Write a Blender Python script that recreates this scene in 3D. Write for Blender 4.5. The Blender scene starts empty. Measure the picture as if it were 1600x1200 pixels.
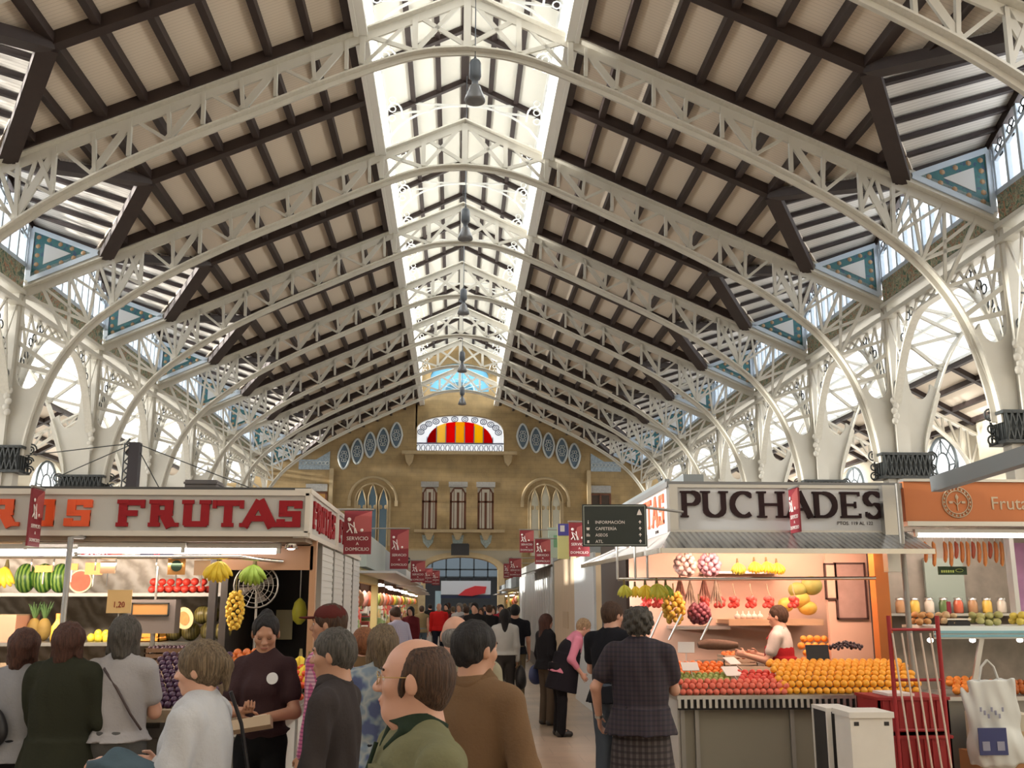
import bpy, math, random
import numpy as np
from mathutils import Vector, Matrix
R = math.radians
SC = bpy.context.scene
COL = SC.collection

# ---------------------------------------------------------------- camera
F = 1560.0
PITCH = math.atan(342 / F)
YAW = math.atan(89 / F * math.cos(PITCH))
EYE = 1.78
cd = bpy.data.cameras.new('camera')
cam = bpy.data.objects.new('camera', cd); COL.objects.link(cam)
cd.sensor_width = 36; cd.lens = 36 * F / 1600
cd.clip_start = 0.05; cd.clip_end = 400
cam.location = (0, 0, EYE)
cam.rotation_euler = (R(90) + PITCH, 0, -YAW)
SC.camera = cam
_r = Vector((math.cos(YAW), -math.sin(YAW), 0))
_f = Vector((math.sin(YAW) * math.cos(PITCH), math.cos(YAW) * math.cos(PITCH), math.sin(PITCH)))
_u = _r.cross(_f)
def at(px, py, Y):
    d = _r * ((px - 800) / F) - _u * ((py - 600) / F) + _f
    return Vector((0, 0, EYE)) + d * (Y / d.y)

# ---------------------------------------------------------------- light
SC.view_settings.view_transform = 'Standard'
SC.view_settings.look = 'None'
SC.view_settings.gamma = 1
SC.view_settings.use_curve_mapping = False
SC.view_settings.exposure = 0.0
SC.cycles.max_bounces = 7
SC.cycles.diffuse_bounces = 4
SC.cycles.glossy_bounces = 3
SC.cycles.transmission_bounces = 5
SC.cycles.transparent_max_bounces = 8
SC.cycles.caustics_reflective = False
SC.cycles.caustics_refractive = False
SC.cycles.sample_clamp_indirect = 6
world = bpy.data.worlds.new('sky'); SC.world = world
world.use_nodes = True
wn = world.node_tree
bg = wn.nodes['Background']
bg.inputs[0].default_value = (0.93, 0.965, 1.0, 1)
bg.inputs[1].default_value = 2.4

def area(name, loc, rot, sx, sy, power, color=(1, 1, 1), spread=180):
    l = bpy.data.lights.new(name, 'AREA'); l.shape = 'RECTANGLE'; l.size = sx; l.size_y = sy
    l.energy = power; l.color = color; l.spread = R(spread)
    o = bpy.data.objects.new(name, l); COL.objects.link(o); o.location = loc; o.rotation_euler = rot
    return o
sun = bpy.data.lights.new('sun', 'SUN'); sun.energy = 22.0; sun.angle = R(2.5); sun.color = (1, 0.96, 0.88)
suno = bpy.data.objects.new('sun', sun); COL.objects.link(suno)
suno.location = (-30, 20, 40)
suno.rotation_euler = Vector((0.98, 0.08, -0.135)).to_track_quat('-Z', 'Y').to_euler()

X0 = 0.12
BAY = 6.02
def TY(i): return 20.02 + BAY * i           # truss lines: i = -1 .. 6 ; the far wall stands on i = 7
for s in (-1, 1):                            # daylight through the lantern's side glazing
    area('daylight_lantern', (X0 + s * 2.75, 34.5, 15.5), (0, R(90) * s, 0), 2.3, 54, 1500, (0.95, 0.98, 1.0))
    area('daylight_clerestory', (X0 + s * 12.6, 38.0, 11.3), (0, R(96) * s, 0), 1.6, 48, 1500, (0.92, 0.96, 1.0))
    area('daylight_aisle_windows', (X0 + s * 16.9, 38.0, 5.6), (0, R(112) * s, 0), 3.6, 50, 2200, (1.0, 0.97, 0.92))
# added unseen fill behind the camera, brightening the truss faces
area('fill_behind_camera', (0, -8.5, 8.5), (R(112), 0, 0), 22, 9, 200, (1.0, 0.96, 0.9))

# ---------------------------------------------------------------- materials
MATS = {}
def mat(name, col, rough=0.6, metal=0.0, spec=0.5, noise=0.0, nscale=8.0, bump=0.0, bscale=40.0, emit=None, estr=0.0, trans=0.0, alpha=1.0, sheen=0.0, coat=0.0, sss=0.0):
    if name in MATS: return MATS[name]
    m = bpy.data.materials.new(name); m.use_nodes = True
    nt = m.node_tree; b = nt.nodes['Principled BSDF']
    c = (col[0], col[1], col[2], 1)
    b.inputs['Base Color'].default_value = c
    b.inputs['Roughness'].default_value = rough
    b.inputs['Metallic'].default_value = metal
    b.inputs['Specular IOR Level'].default_value = spec
    if sheen: b.inputs['Sheen Weight'].default_value = sheen
    if coat: b.inputs['Coat Weight'].default_value = coat
    if sss: b.inputs['Subsurface Weight'].default_value = sss; b.inputs['Subsurface Scale'].default_value = 0.02
    if trans: b.inputs['Transmission Weight'].default_value = trans
    if alpha < 1: b.inputs['Alpha'].default_value = alpha
    if emit: b.inputs['Emission Color'].default_value = (*emit, 1); b.inputs['Emission Strength'].default_value = estr
    if noise or bump:
        tc = nt.nodes.new('ShaderNodeTexCoord')
    if noise:
        n = nt.nodes.new('ShaderNodeTexNoise'); n.inputs['Scale'].default_value = nscale; n.inputs['Detail'].default_value = 4
        mx = nt.nodes.new('ShaderNodeMix'); mx.data_type = 'RGBA'
        mx.inputs[6].default_value = tuple(max(0, v * (1 - noise)) for v in col) + (1,)
        mx.inputs[7].default_value = tuple(min(1, v * (1 + noise)) for v in col) + (1,)
        nt.links.new(tc.outputs['Object'], n.inputs['Vector'])
        nt.links.new(n.outputs['Fac'], mx.inputs[0]); nt.links.new(mx.outputs[2], b.inputs['Base Color'])
    if bump:
        n2 = nt.nodes.new('ShaderNodeTexNoise'); n2.inputs['Scale'].default_value = bscale
        bp = nt.nodes.new('ShaderNodeBump'); bp.inputs['Strength'].default_value = bump; bp.inputs['Distance'].default_value = 0.01
        nt.links.new(tc.outputs['Object'], n2.inputs['Vector'])
        nt.links.new(n2.outputs['Fac'], bp.inputs['Height']); nt.links.new(bp.outputs[0], b.inputs['Normal'])
    MATS[name] = m
    return m
def nodes(m):
    nt = m.node_tree
    return nt, nt.nodes['Principled BSDF'], nt.nodes.new('ShaderNodeTexCoord')
def ramp(nt, stops, interp='LINEAR'):
    r = nt.nodes.new('ShaderNodeValToRGB'); r.color_ramp.interpolation = interp
    e = r.color_ramp.elements
    while len(e) < len(stops): e.new(0.5)
    for k, (p, c) in enumerate(stops): e[k].position = p; e[k].color = (*c, 1)
    return r
def wave_mat(name, c1, c2, scale, axis='Z', prof='SAW', lo=0.9, rough=0.6, coord='Object', distort=0.0, metal=0.0):
    """stripes: boards, slats or shutters across one axis"""
    if name in MATS: return MATS[name]
    m = mat(name, c1, rough, metal); nt, b, tc = nodes(m)
    w = nt.nodes.new('ShaderNodeTexWave'); w.wave_type = 'BANDS'; w.bands_direction = axis; w.wave_profile = prof
    w.inputs['Scale'].default_value = scale; w.inputs['Distortion'].default_value = distort
    r = ramp(nt, [(0.0, c1), (lo, c1), (min(1, lo + 0.04), c2), (1.0, c2)])
    nt.links.new(tc.outputs[coord], w.inputs['Vector']); nt.links.new(w.outputs['Fac'], r.inputs[0])
    nt.links.new(r.outputs[0], b.inputs['Base Color'])
    return m
def brick_mat(name, c1, c2, cm, sx, bw=0.5, rh=0.25, mortar=0.02, rough=0.8, axes='XZ'):
    if name in MATS: return MATS[name]
    m = mat(name, c1, rough); nt, b, tc = nodes(m)
    sp = nt.nodes.new('ShaderNodeSeparateXYZ'); cb = nt.nodes.new('ShaderNodeCombineXYZ')
    nt.links.new(tc.outputs['Object'], sp.inputs[0])
    nt.links.new(sp.outputs[axes[0]], cb.inputs[0]); nt.links.new(sp.outputs[axes[1]], cb.inputs[1])
    br = nt.nodes.new('ShaderNodeTexBrick')
    br.inputs['Color1'].default_value = (*c1, 1); br.inputs['Color2'].default_value = (*c2, 1); br.inputs['Mortar'].default_value = (*cm, 1)
    br.inputs['Scale'].default_value = sx; br.inputs['Brick Width'].default_value = bw; br.inputs['Row Height'].default_value = rh; br.inputs['Mortar Size'].default_value = mortar
    nt.links.new(cb.outputs[0], br.inputs['Vector'])
    n = nt.nodes.new('ShaderNodeTexNoise'); n.inputs['Scale'].default_value = 1.3; n.inputs['Detail'].default_value = 6
    nt.links.new(tc.outputs['Object'], n.inputs['Vector'])
    r = ramp(nt, [(0.3, (0.72, 0.72, 0.72)), (0.7, (1.08, 1.05, 1.0))])
    nt.links.new(n.outputs['Fac'], r.inputs[0])
    mx = nt.nodes.new('ShaderNodeMix'); mx.data_type = 'RGBA'; mx.blend_type = 'MULTIPLY'; mx.inputs[0].default_value = 1
    nt.links.new(br.outputs['Color'], mx.inputs[6]); nt.links.new(r.outputs[0], mx.inputs[7]); nt.links.new(mx.outputs[2], b.inputs['Base Color'])
    return m

# ---------------------------------------------------------------- mesh builder
class MB:
    def __init__(s): s.v = []; s.f = []; s.sm = []
    def add(s, vs, fs, smooth=False):
        o = len(s.v); s.v += [tuple(p) for p in vs]
        for f in fs: s.f.append(tuple(i + o for i in f)); s.sm.append(smooth)
        return s
    def box(s, x0, x1, y0, y1, z0, z1):
        return s.add([(x0,y0,z0),(x1,y0,z0),(x1,y1,z0),(x0,y1,z0),(x0,y0,z1),(x1,y0,z1),(x1,y1,z1),(x0,y1,z1)],
                     [(0,3,2,1),(4,5,6,7),(0,1,5,4),(1,2,6,5),(2,3,7,6),(3,0,4,7)])
    def bar(s, p, q, w, h, up=(0, 0, 1)):
        p = Vector(p); q = Vector(q); d = (q - p).normalized(); up = Vector(up)
        sd = d.cross(up)
        if sd.length < 1e-4: sd = d.cross(Vector((1, 0, 0)))
        sd.normalize(); u2 = sd.cross(d).normalized()
        vs = [c + sd * (w / 2) * a + u2 * (h / 2) * b for c in (p, q) for a, b in ((-1,-1),(1,-1),(1,1),(-1,1))]
        return s.add(vs, [(0,1,2,3),(7,6,5,4),(0,4,5,1),(1,5,6,2),(2,6,7,3),(3,7,4,0)])
    def tube(s, pts, r, n=8, caps=True, closed=False):
        pts = [Vector(p) for p in pts]; m = len(pts)
        rr = r if isinstance(r, (list, tuple)) else [r] * m
        vs = []; nrm = None
        for i, p in enumerate(pts):
            if closed: d = (pts[(i + 1) % m] - pts[i - 1]).normalized()
            else: d = ((pts[min(i + 1, m - 1)]) - pts[max(i - 1, 0)]).normalized()
            if nrm is None:
                nrm = d.cross(Vector((0, 0, 1)))
                if nrm.length < 1e-3: nrm = d.cross(Vector((1, 0, 0)))
            nrm = (nrm - d * nrm.dot(d)).normalized(); b = d.cross(nrm)
            for k in range(n):
                a = 2 * math.pi * k / n
                vs.append(p + (nrm * math.cos(a) + b * math.sin(a)) * rr[i])
        fs = []
        for i in range(m if closed else m - 1):
            j = (i + 1) % m
            for k in range(n):
                k2 = (k + 1) % n
                fs.append((i*n+k, i*n+k2, j*n+k2, j*n+k))
        s.add(vs, fs, True)
        if caps and not closed:
            s.add(vs[:n], [tuple(range(n))[::-1]]); s.add(vs[-n:], [tuple(range(n))])
        return s
    def ribbon(s, pts, w, t, axis='y'):
        """band following pts (3d, in a plane across `axis`), w along axis, t thick to the left side"""
        pts = [Vector(p) for p in pts]; ax = Vector((1,0,0)) if axis == 'x' else Vector((0,1,0))
        vs = []
        for i, p in enumerate(pts):
            d = (pts[min(i+1, len(pts)-1)] - pts[max(i-1, 0)]).normalized(); nn = d.cross(ax).normalized()
            vs += [p - ax*w/2, p + ax*w/2, p + ax*w/2 + nn*t, p - ax*w/2 + nn*t]
        fs = []
        for i in range(len(pts)-1):
            a = 4*i; b = a+4
            for k in range(4): fs.append((a+k, a+(k+1)%4, b+(k+1)%4, b+k))
        n = 4*(len(pts)-1); fs += [(3,2,1,0), (n,n+1,n+2,n+3)]
        return s.add(vs, fs)
    def prism(s, poly, a, b, fn=None):
        """extrude a 2d polygon; fn(u,v,w)->xyz, default u=x v=z w=y"""
        fn = fn or (lambda u, v, w: (u, w, v)); n = len(poly)
        vs = [fn(u, v, a) for u, v in poly] + [fn(u, v, b) for u, v in poly]
        return s.add(vs, [tuple(range(n)), tuple(range(2*n-1, n-1, -1))] + [(i, (i+1)%n + 0, (i+1)%n + n, i+n)[::-1] for i in range(n)])
    def ell(s, c, r, n=16, m=10, rot=None):
        vs = []; fs = []
        c = Vector(c)
        for i in range(m+1):
            th = math.pi*i/m
            for k in range(n):
                ph = 2*math.pi*k/n
                p = Vector((r[0]*math.sin(th)*math.cos(ph), r[1]*math.sin(th)*math.sin(ph), r[2]*math.cos(th)))
                if rot is not None: p = rot @ p
                vs.append(c + p)
        for i in range(m):
            for k in range(n):
                k2 = (k+1)%n
                fs.append((i*n+k, (i+1)*n+k, (i+1)*n+k2, i*n+k2))
        return s.add(vs, fs, True)
    def lathe(s, prof, c=(0,0,0), n=20, smooth=True):
        vs = []; fs = []
        for r, z in prof:
            for k in range(n):
                a = 2*math.pi*k/n; vs.append((c[0]+r*math.cos(a), c[1]+r*math.sin(a), c[2]+z))
        for i in range(len(prof)-1):
            for k in range(n):
                k2 = (k+1)%n; fs.append((i*n+k, i*n+k2, (i+1)*n+k2, (i+1)*n+k))
        return s.add(vs, fs, smooth)
    def build(s, name, m, parent=None, loc=None):
        me = bpy.data.meshes.new(name); me.from_pydata(s.v, [], s.f); me.update()
        me.polygons.foreach_set('use_smooth', s.sm)
        if m: me.materials.append(m)
        o = bpy.data.objects.new(name, me); COL.objects.link(o)
        if parent: o.parent = parent
        if loc: o.location = loc
        return o
def mesh_obj(name, vs, fs, m, parent=None, smooth=True):
    me = bpy.data.meshes.new(name)
    vs = np.asarray(vs, dtype=np.float32); fs = np.asarray(fs, dtype=np.int32)
    me.vertices.add(len(vs)); me.vertices.foreach_set('co', vs.ravel())
    k = fs.shape[1]
    me.loops.add(fs.size); me.loops.foreach_set('vertex_index', fs.ravel())
    me.polygons.add(len(fs)); me.polygons.foreach_set('loop_start', np.arange(0, fs.size, k, dtype=np.int32))
    me.update(calc_edges=True); me.validate()
    me.polygons.foreach_set('use_smooth', np.ones(len(me.polygons), dtype=bool))
    me.materials.append(m)
    o = bpy.data.objects.new(name, me); COL.objects.link(o); o.parent = parent
    return o
def tag(o, label, cat, group=None, kind=None):
    if label: o['label'] = label
    if cat: o['category'] = cat
    if group: o['group'] = group
    if kind: o['kind'] = kind
    return o
def struct(o): o['kind'] = 'structure'; return o
def thing(name, label, cat, loc=(0,0,0), rz=0, group=None):
    o = bpy.data.objects.new(name, None); COL.objects.link(o); o.empty_display_size = 0.1
    o.location = loc; o.rotation_euler = (0,0,rz)
    return tag(o, label, cat, group)
def copy_tree(o, parent=None):
    c = o.copy(); COL.objects.link(c); c.parent = parent
    for ch in KIDS.get(o.name, ()): copy_tree_child(ch, c)
    return c
def copy_tree_child(ch, p):
    c = ch.copy(); COL.objects.link(c); c.parent = p
    for g in KIDS.get(ch.name, ()):
        d = g.copy(); COL.objects.link(d); d.parent = c
KIDS = {}
def learn(root):
    """remember the children of a prototype so that copies are quick"""
    for o in bpy.data.objects:
        if o.parent is not None: KIDS.setdefault(o.parent.name, [])
    names = {root.name}
    for k in list(KIDS): KIDS[k] = []
    for o in bpy.data.objects:
        if o.parent is not None: KIDS.setdefault(o.parent.name, []).append(o)
def dup(o, loc, rz=None, label=None, group=None):
    c = copy_tree(o); c.location = loc
    if rz is not None: c.rotation_euler = (0,0,rz)
    if label: c['label'] = label
    if group: c['group'] = group
    return c
ORD = ['nearest','second','third','fourth','fifth','sixth','seventh','eighth','ninth','tenth']
# ================================================================ materials of the hall
iron = mat('painted_iron', (0.56, 0.535, 0.47), 0.45, 0.0, 0.5, noise=0.10, nscale=1.5)
iron2 = mat('riveted_iron', (0.60, 0.575, 0.50), 0.5, noise=0.16, nscale=14)
wood = mat('dark_beam_wood', (0.030, 0.017, 0.014), 0.6, noise=0.3, nscale=6)
boards = wave_mat('ceiling_boards', (0.76, 0.665, 0.545), (0.60, 0.52, 0.42), 3.2, 'Y', 'SAW', 0.86, 0.7)
slatboard = wave_mat('slatted_ceiling', (0.66, 0.62, 0.56), (0.48, 0.44, 0.39), 4.5, 'Y', 'SAW', 0.8, 0.7)
lantern_board = mat('lantern_board', (0.80, 0.77, 0.68), 0.7)
paleblue = mat('pale_blue_paint', (0.52, 0.60, 0.68), 0.5)
black_iron = mat('black_wrought_iron', (0.035, 0.04, 0.04), 0.5, noise=0.3, nscale=20)
glass_w = mat('frosted_glass', (0.95, 0.98, 1.0), 0.4, trans=0.0, alpha=0.35)
stone = brick_mat('sand_stone', (0.385, 0.275, 0.135), (0.35, 0.25, 0.12), (0.31, 0.22, 0.11), 1.0, 0.62, 0.27, 0.012)
stone_trim = mat('carved_stone', (0.43, 0.33, 0.19), 0.8, noise=0.15, nscale=4, bump=0.4, bscale=25)

def tilework(name):
    m = mat(name, (0.05, 0.25, 0.25), 0.35); nt, b, tc = nodes(m)
    vo = nt.nodes.new('ShaderNodeTexVoronoi'); vo.inputs['Scale'].default_value = 3.4; vo.inputs['Randomness'].default_value = 0.25
    nt.links.new(tc.outputs['Object'], vo.inputs['Vector'])
    r = ramp(nt, [(0.0, (0.62, 0.38, 0.16)), (0.30, (0.55, 0.33, 0.14)), (0.36, (0.02, 0.10, 0.10)), (0.45, (0.02, 0.13, 0.125)), (1.0, (0.02, 0.10, 0.13))])
    nt.links.new(vo.outputs['Distance'], r.inputs[0])
    n = nt.nodes.new('ShaderNodeTexNoise'); n.inputs['Scale'].default_value = 9
    nt.links.new(tc.outputs['Object'], n.inputs['Vector'])
    mx = nt.nodes.new('ShaderNodeMix'); mx.data_type = 'RGBA'; mx.blend_type = 'MIX'
    mt = nt.nodes.new('ShaderNodeMath'); mt.operation = 'GREATER_THAN'; mt.inputs[1].default_value = 0.62
    nt.links.new(n.outputs['Fac'], mt.inputs[0]); nt.links.new(mt.outputs[0], mx.inputs[0])
    mx.inputs[7].default_value = (0.02, 0.06, 0.12, 1)
    nt.links.new(r.outputs[0], mx.inputs[6]); nt.links.new(mx.outputs[2], b.inputs['Base Color'])
    return m
tiles = tilework('flowered_tiles')
def friezework():
    m = mat('flower_frieze', (0.2, 0.2, 0.1), 0.5); nt, b, tc = nodes(m)
    n = nt.nodes.new('ShaderNodeTexNoise'); n.inputs['Scale'].default_value = 4.5; n.inputs['Detail'].default_value = 3; n.inputs['Distortion'].default_value = 1.5
    nt.links.new(tc.outputs['Object'], n.inputs['Vector'])
    r = ramp(nt, [(0.30, (0.03, 0.06, 0.04)), (0.42, (0.10, 0.16, 0.09)), (0.48, (0.42, 0.34, 0.22)), (0.54, (0.07, 0.15, 0.11)), (0.60, (0.45, 0.20, 0.10)), (0.68, (0.05, 0.07, 0.05))])
    nt.links.new(n.outputs['Fac'], r.inputs[0]); nt.links.new(r.outputs[0], b.inputs['Base Color'])
    return m
frieze_m = friezework()

# ================================================================ floor and shell
struct(MB().box(-18, 18, -9.6, -9.3, 0, 16).build('wall_front', mat('cream_render', (0.66, 0.60, 0.48), 0.8, noise=0.08, nscale=2)))
fm = brick_mat('hall_floor', (0.50, 0.40, 0.32), (0.46, 0.37, 0.295), (0.38, 0.30, 0.24), 1.0, 0.6, 0.6, 0.008, 0.28, 'XY')
struct(MB().box(-24, 24, -8, 95, -0.2, 0).build('floor', fm))

def roofz(dx): return 15.08 - 0.445 * dx
PANEL = 0.30
# ---- main roof boards per bay and side are one ceiling
ceil = MB()
for s in (-1, 1):
    for b in range(-4, 8):
        y0 = TY(b) - BAY; y1 = TY(b); ym = (y0 + y1) / 2
        def P(dx, y, dz=0): return (X0 + s * dx, y, roofz(dx) + PANEL + dz)
        for poly in ([(2.45, y0), (7.7, y0), (7.7, y1), (2.45, y1)], [(7.7, y0), (9.9, y0), (7.7, ym)], [(7.7, y1), (9.9, y1), (7.7, ym)]):
            n = len(poly)
            vs = [P(a, c) for a, c in poly] + [P(a, c, 0.08) for a, c in poly]
            fs = [tuple(range(n)), tuple(range(2*n-1, n-1, -1))] + [(i, (i+1) % n, (i+1) % n + n, i + n) for i in range(n)]
            ceil.add(vs, fs)
struct(ceil.build('ceiling', boards))
SIDE = {-1: 'left', 1: 'right'}
# purlins: long beams running down the nave
for s in (-1, 1):
    for k, dx in enumerate([2.56, 3.42, 4.27, 5.12, 5.97, 6.82, 7.66]):
        w = 0.22 if k in (0, 6) else 0.15
        hgt = 0.26 if k in (0,) else 0.2
        z = roofz(dx) + PANEL - hgt / 2
        o = MB().bar((X0 + s*dx, 8, z), (X0 + s*dx, 62.1, z), w, hgt).build('roof_purlin', wood)
        tag(o, f'long dark wooden purlin on the {SIDE[s]} roof slope, {ORD[k] if k else "topmost, beside the skylight"}' + (' down from the skylight' if k else ''), 'roof beam', f'purlins of the {SIDE[s]} roof slope')
# rafters: beams following the slope on every truss line and half way between
RN = ['first','second','third','fourth','fifth','sixth','seventh','eighth','ninth','tenth','eleventh','twelfth','thirteenth','fourteenth','fifteenth','sixteenth','seventeenth','eighteenth']
for s in (-1, 1):
    for k in range(0, 16):
        y = TY(-1) + BAY / 2 * k
        onl = k % 2 == 0
        dx1 = 9.55 if onl else 7.7
        w = 0.52 if onl else 0.24
        h = 0.27
        a = (X0 + s*2.45, y, roofz(2.45) + PANEL - h/2); b_ = (X0 + s*dx1, y, roofz(dx1) + PANEL - h/2)
        o = MB().bar(a, b_, w, h).build('roof_rafter', wood)
        tag(o, f'dark wooden rafter on the {SIDE[s]} roof slope, {RN[k]} counted from the viewer', 'roof beam', f'rafters of the {SIDE[s]} roof slope')

# ---- truss prototype
ARCH = [(0,13.74),(0.9,13.65),(1.8,13.38),(3.2,12.78),(4.5,12.17),(5.85,11.54),(7.1,10.90),(8.2,10.26),(9.1,9.62),(9.9,8.92),(10.5,8.1),(10.88,7.25),(11.1,6.4),(11.2,5.8),(11.22,5.45)]
def arch_z(dx):
    for (a, za), (b, zb) in zip(ARCH, ARCH[1:]):
        if a <= dx <= b: return za + (zb - za) * (dx - a) / (b - a)
    return ARCH[-1][1]
def smooth_pts(pts, n=4):
    out = []
    for i in range(len(pts) - 1):
        p0 = pts[max(i-1,0)]; p1 = pts[i]; p2 = pts[i+1]; p3 = pts[min(i+2, len(pts)-1)]
        for k in range(n):
            t = k / n
            out.append(tuple(0.5*((2*b)+(-a+c)*t+(2*a-5*b+4*c-d)*t*t+(-a+3*b-3*c+d)*t**3) for a,b,c,d in zip(p0,p1,p2,p3)))
    out.append(pts[-1]); return out
tr = thing('roof_truss', 'x', 'roof truss', (X0, TY(-1), 0), 0, 'white iron trusses across the nave')
full = [(-a, z) for a, z in smooth_pts(ARCH)[::-1]] + smooth_pts(ARCH)[1:]
m = MB(); m.ribbon([(a, 0, z) for a, z in full], 0.38, -0.04)
MB_arch = m.build('arch_flange', iron2, tr)
m = MB(); m.ribbon([(a, 0, z + 0.03) for a, z in full], 0.06, -0.17); m.build('arch_web', iron, tr)
m = MB()
for s in (-1, 1):
    m.bar((0, 0, roofz(0)), (s*11.6, 0, roofz(11.6)), 0.42, 0.04)
m.build('top_flange', iron2, tr)
for s in (-1, 1): MB().bar((s*9.5, 0, roofz(9.5)+0.16), (s*11.6, 0, roofz(11.6)+0.16), 0.36, 0.30).build('end_plate', iron, tr)
m = MB()
for s in (-1, 1): m.bar((0, 0, roofz(0) - 0.11), (s*11.6, 0, roofz(11.6) - 0.11), 0.06, 0.22)
m.build('top_web', iron, tr)
def strut(a, b, w, t=0.05, name='brace'):
    MB().bar((a[0], 0, a[1]), (b[0], 0, b[1]), t, w, up=(0.001, 0, 1) if abs(a[0]-b[0]) > 0.01 else (1, 0, 0)).build(name, iron, tr)
strut((0, 13.8), (0, 15.0), 0.16, 0.12, 'king_post')
for s in (-1, 1):
    T = lambda dx: (s*dx, roofz(dx) - 0.06); Bt = lambda dx: (s*dx, arch_z(dx) + 0.12)
    for d in (1.15, 2.3): strut(Bt(d), T(d), 0.12, 0.10, 'post')
    strut(Bt(0.05), T(1.1), 0.10); strut(T(0.05), Bt(1.1), 0.10); strut(Bt(1.2), T(2.25), 0.10); strut(T(1.2), Bt(2.25), 0.07)
    for k in range(5):
        tx = 2.6 + 1.5*k; bx = 3.35 + 1.5*k
        strut(T(tx), Bt(bx), 0.15, 0.06)
        if k < 5: strut(Bt(bx), T(tx + 1.5), 0.07, 0.05)
        strut(Bt(bx - 0.72), T(tx + 0.05), 0.08, 0.10, 'post')
        strut(Bt(bx - 0.05), T(tx + 0.78), 0.08, 0.10, 'post')
    # haunch lattice between the arch and the top chord
    hs = [(8.6, 9.0), (9.3, 9.75), (9.9, 10.5), (10.35, 11.2)]
    for (a, t2), (a2, t3) in zip(hs, hs[1:]):
        strut(Bt(a), T(t2), 0.08, 0.08, 'post'); strut(Bt(a), T(t3), 0.07); strut(Bt(a2), T(t2), 0.07)
    strut(Bt(10.35), T(11.2), 0.08, 0.08, 'post')
    strut(Bt(10.35), (s*11.75, 8.9), 0.08); strut(Bt(10.7), (s*11.7, 8.5), 0.10, 0.08); strut(Bt(9.9), (s*11.6, 9.7), 0.08)
    strut(Bt(10.75), (s*11.7, 7.9), 0.10)
LAST = 7
learn(tr)
tr.name = 'roof_truss'; trusses = [tr]
for i in range(0, LAST):
    c = copy_tree(tr); c.location = (X0, TY(i), 0); trusses.append(c)
for i, t in enumerate(trusses):
    t['label'] = f'white riveted iron arched truss spanning the nave, {["nearest","second from the viewer, one below the nearest","third from the viewer","fourth from the viewer","fifth from the viewer","sixth from the viewer","seventh from the viewer","farthest, just before the stone end wall"][i]}'

# ---- columns with flared brackets, both sides
def column(s, y, label):
    c = thing('iron_column', label, 'column', (X0, y, 0), 0, 'white iron columns of the nave')
    X = lambda d: s*d
    m = MB(); m.box(min(X(11.35), X(12.35)), max(X(11.35), X(12.35)), -0.17, 0.17, 0, 5.5)
    m.box(min(X(11.6), X(12.1)), max(X(11.6), X(12.1)), -0.24, 0.24, 0, 5.5); m.build('shaft', iron, c)
    # web plate filling the fork with a round cut-out above
    pts = [(11.22,5.45),(11.18,5.9),(11.02,6.5),(10.75,7.35),(10.92,7.5)]
    cut = [(11.30 + 0.30*math.cos(a)*1.0, 7.62 + 0.42*math.sin(a)) for a in [math.pi*(1+k/10) for k in range(11)]]
    poly = pts + cut + [(11.62, 9.95), (12.05, 9.95)]
    cut2 = [(12.48 + 0.30*math.cos(a), 7.62 + 0.42*math.sin(a)) for a in [math.pi*(1+k/10) for k in range(11)]]
    poly += cut2 + [(12.95, 7.5), (13.05, 7.35), (12.75, 6.5), (12.55, 5.9), (12.45, 5.45)]
    poly = [(X(a), z) for a, z in poly]
    if s < 0: poly = poly[::-1]
    # split in two halves at dx=11.85 to keep faces simple
    m = MB(); m.prism(poly, -0.05, 0.05); m.build('web_plate', iron, c)
    m = MB(); m.box(min(X(11.66), X(12.02)), max(X(11.66), X(12.02)), -0.2, 0.2, 5.4, 10.0); m.build('post', iron, c)
    out = smooth_pts([(12.45,5.45),(12.5,6.0),(12.7,6.7),(13.0,7.5),(13.35,8.3),(13.8,9.0),(14.3,9.5)])
    m = MB(); m.ribbon([(X(a), 0, z) for a, z in out], 0.34, 0.05*s); m.build('aisle_flange', iron2, c)
    for a, b in (((12.0,7.9),(13.3,8.2)), ((12.0,9.0),(13.2,8.0)), ((12.0,8.6),(13.9,9.1)), ((12.0,9.9),(13.8,9.0)), ((12.0,9.9),(14.3,9.5))):
        MB().bar((X(a[0]),0,a[1]), (X(b[0]),0,b[1]), 0.07, 0.09).build('brace', iron, c)
    # iron basket capital
    m = MB()
    x0, x1 = min(X(11.2), X(12.5)), max(X(11.2), X(12.5))
    for z in (5.0, 5.62): m.box(x0-0.06, x1+0.06, -0.34, 0.34, z, z+0.07)
    for k in range(11):
        x = x0 + (x1-x0)*k/10
        for yy in (-0.33, 0.33):
            m.bar((x, yy, 5.05), (x + 0.13*(1 if k < 10 else 0), yy, 5.65), 0.03, 0.03); m.bar((x + 0.13*(1 if k < 10 else 0), yy, 5.05), (x, yy, 5.65), 0.03, 0.03)
    for xx in (x0, x1):
        for k in range(5):
            yy = -0.3 + 0.15*k; m.bar((xx, yy, 5.05), (xx, yy, 5.65), 0.03, 0.03)
    m.box(x0+0.05, x1-0.05, -0.26, 0.26, 5.1, 5.6)
    m.build('basket_capital', black_iron, c)
    for e in (-1, 1):    # scrolls at the capital's ends
        m = MB(); cx = (x1 + 0.2) if e > 0 else (x0 - 0.2)
        for zz, rr in ((5.62, 0.16), (5.32, 0.11), (5.08, 0.13)):
            m.tube([(cx + e*(-0.05) + rr*math.cos(t)*(1-t/14), 0, zz + rr*math.sin(t)*(1-t/14)) for t in [k*0.5 for k in range(18)]], 0.022, 5)
        m.build('scroll', black_iron, c)
    # cast leaf ornament on the flank
    m = MB()
    for k in range(5):
        m.ell((X(11.62 + 0.05*(k % 2)), -0.26, 6.55 + 0.14*k), (0.09, 0.05, 0.10), 8, 6)
    m.build('leaf_ornament', iron, c)
    return c
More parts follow.
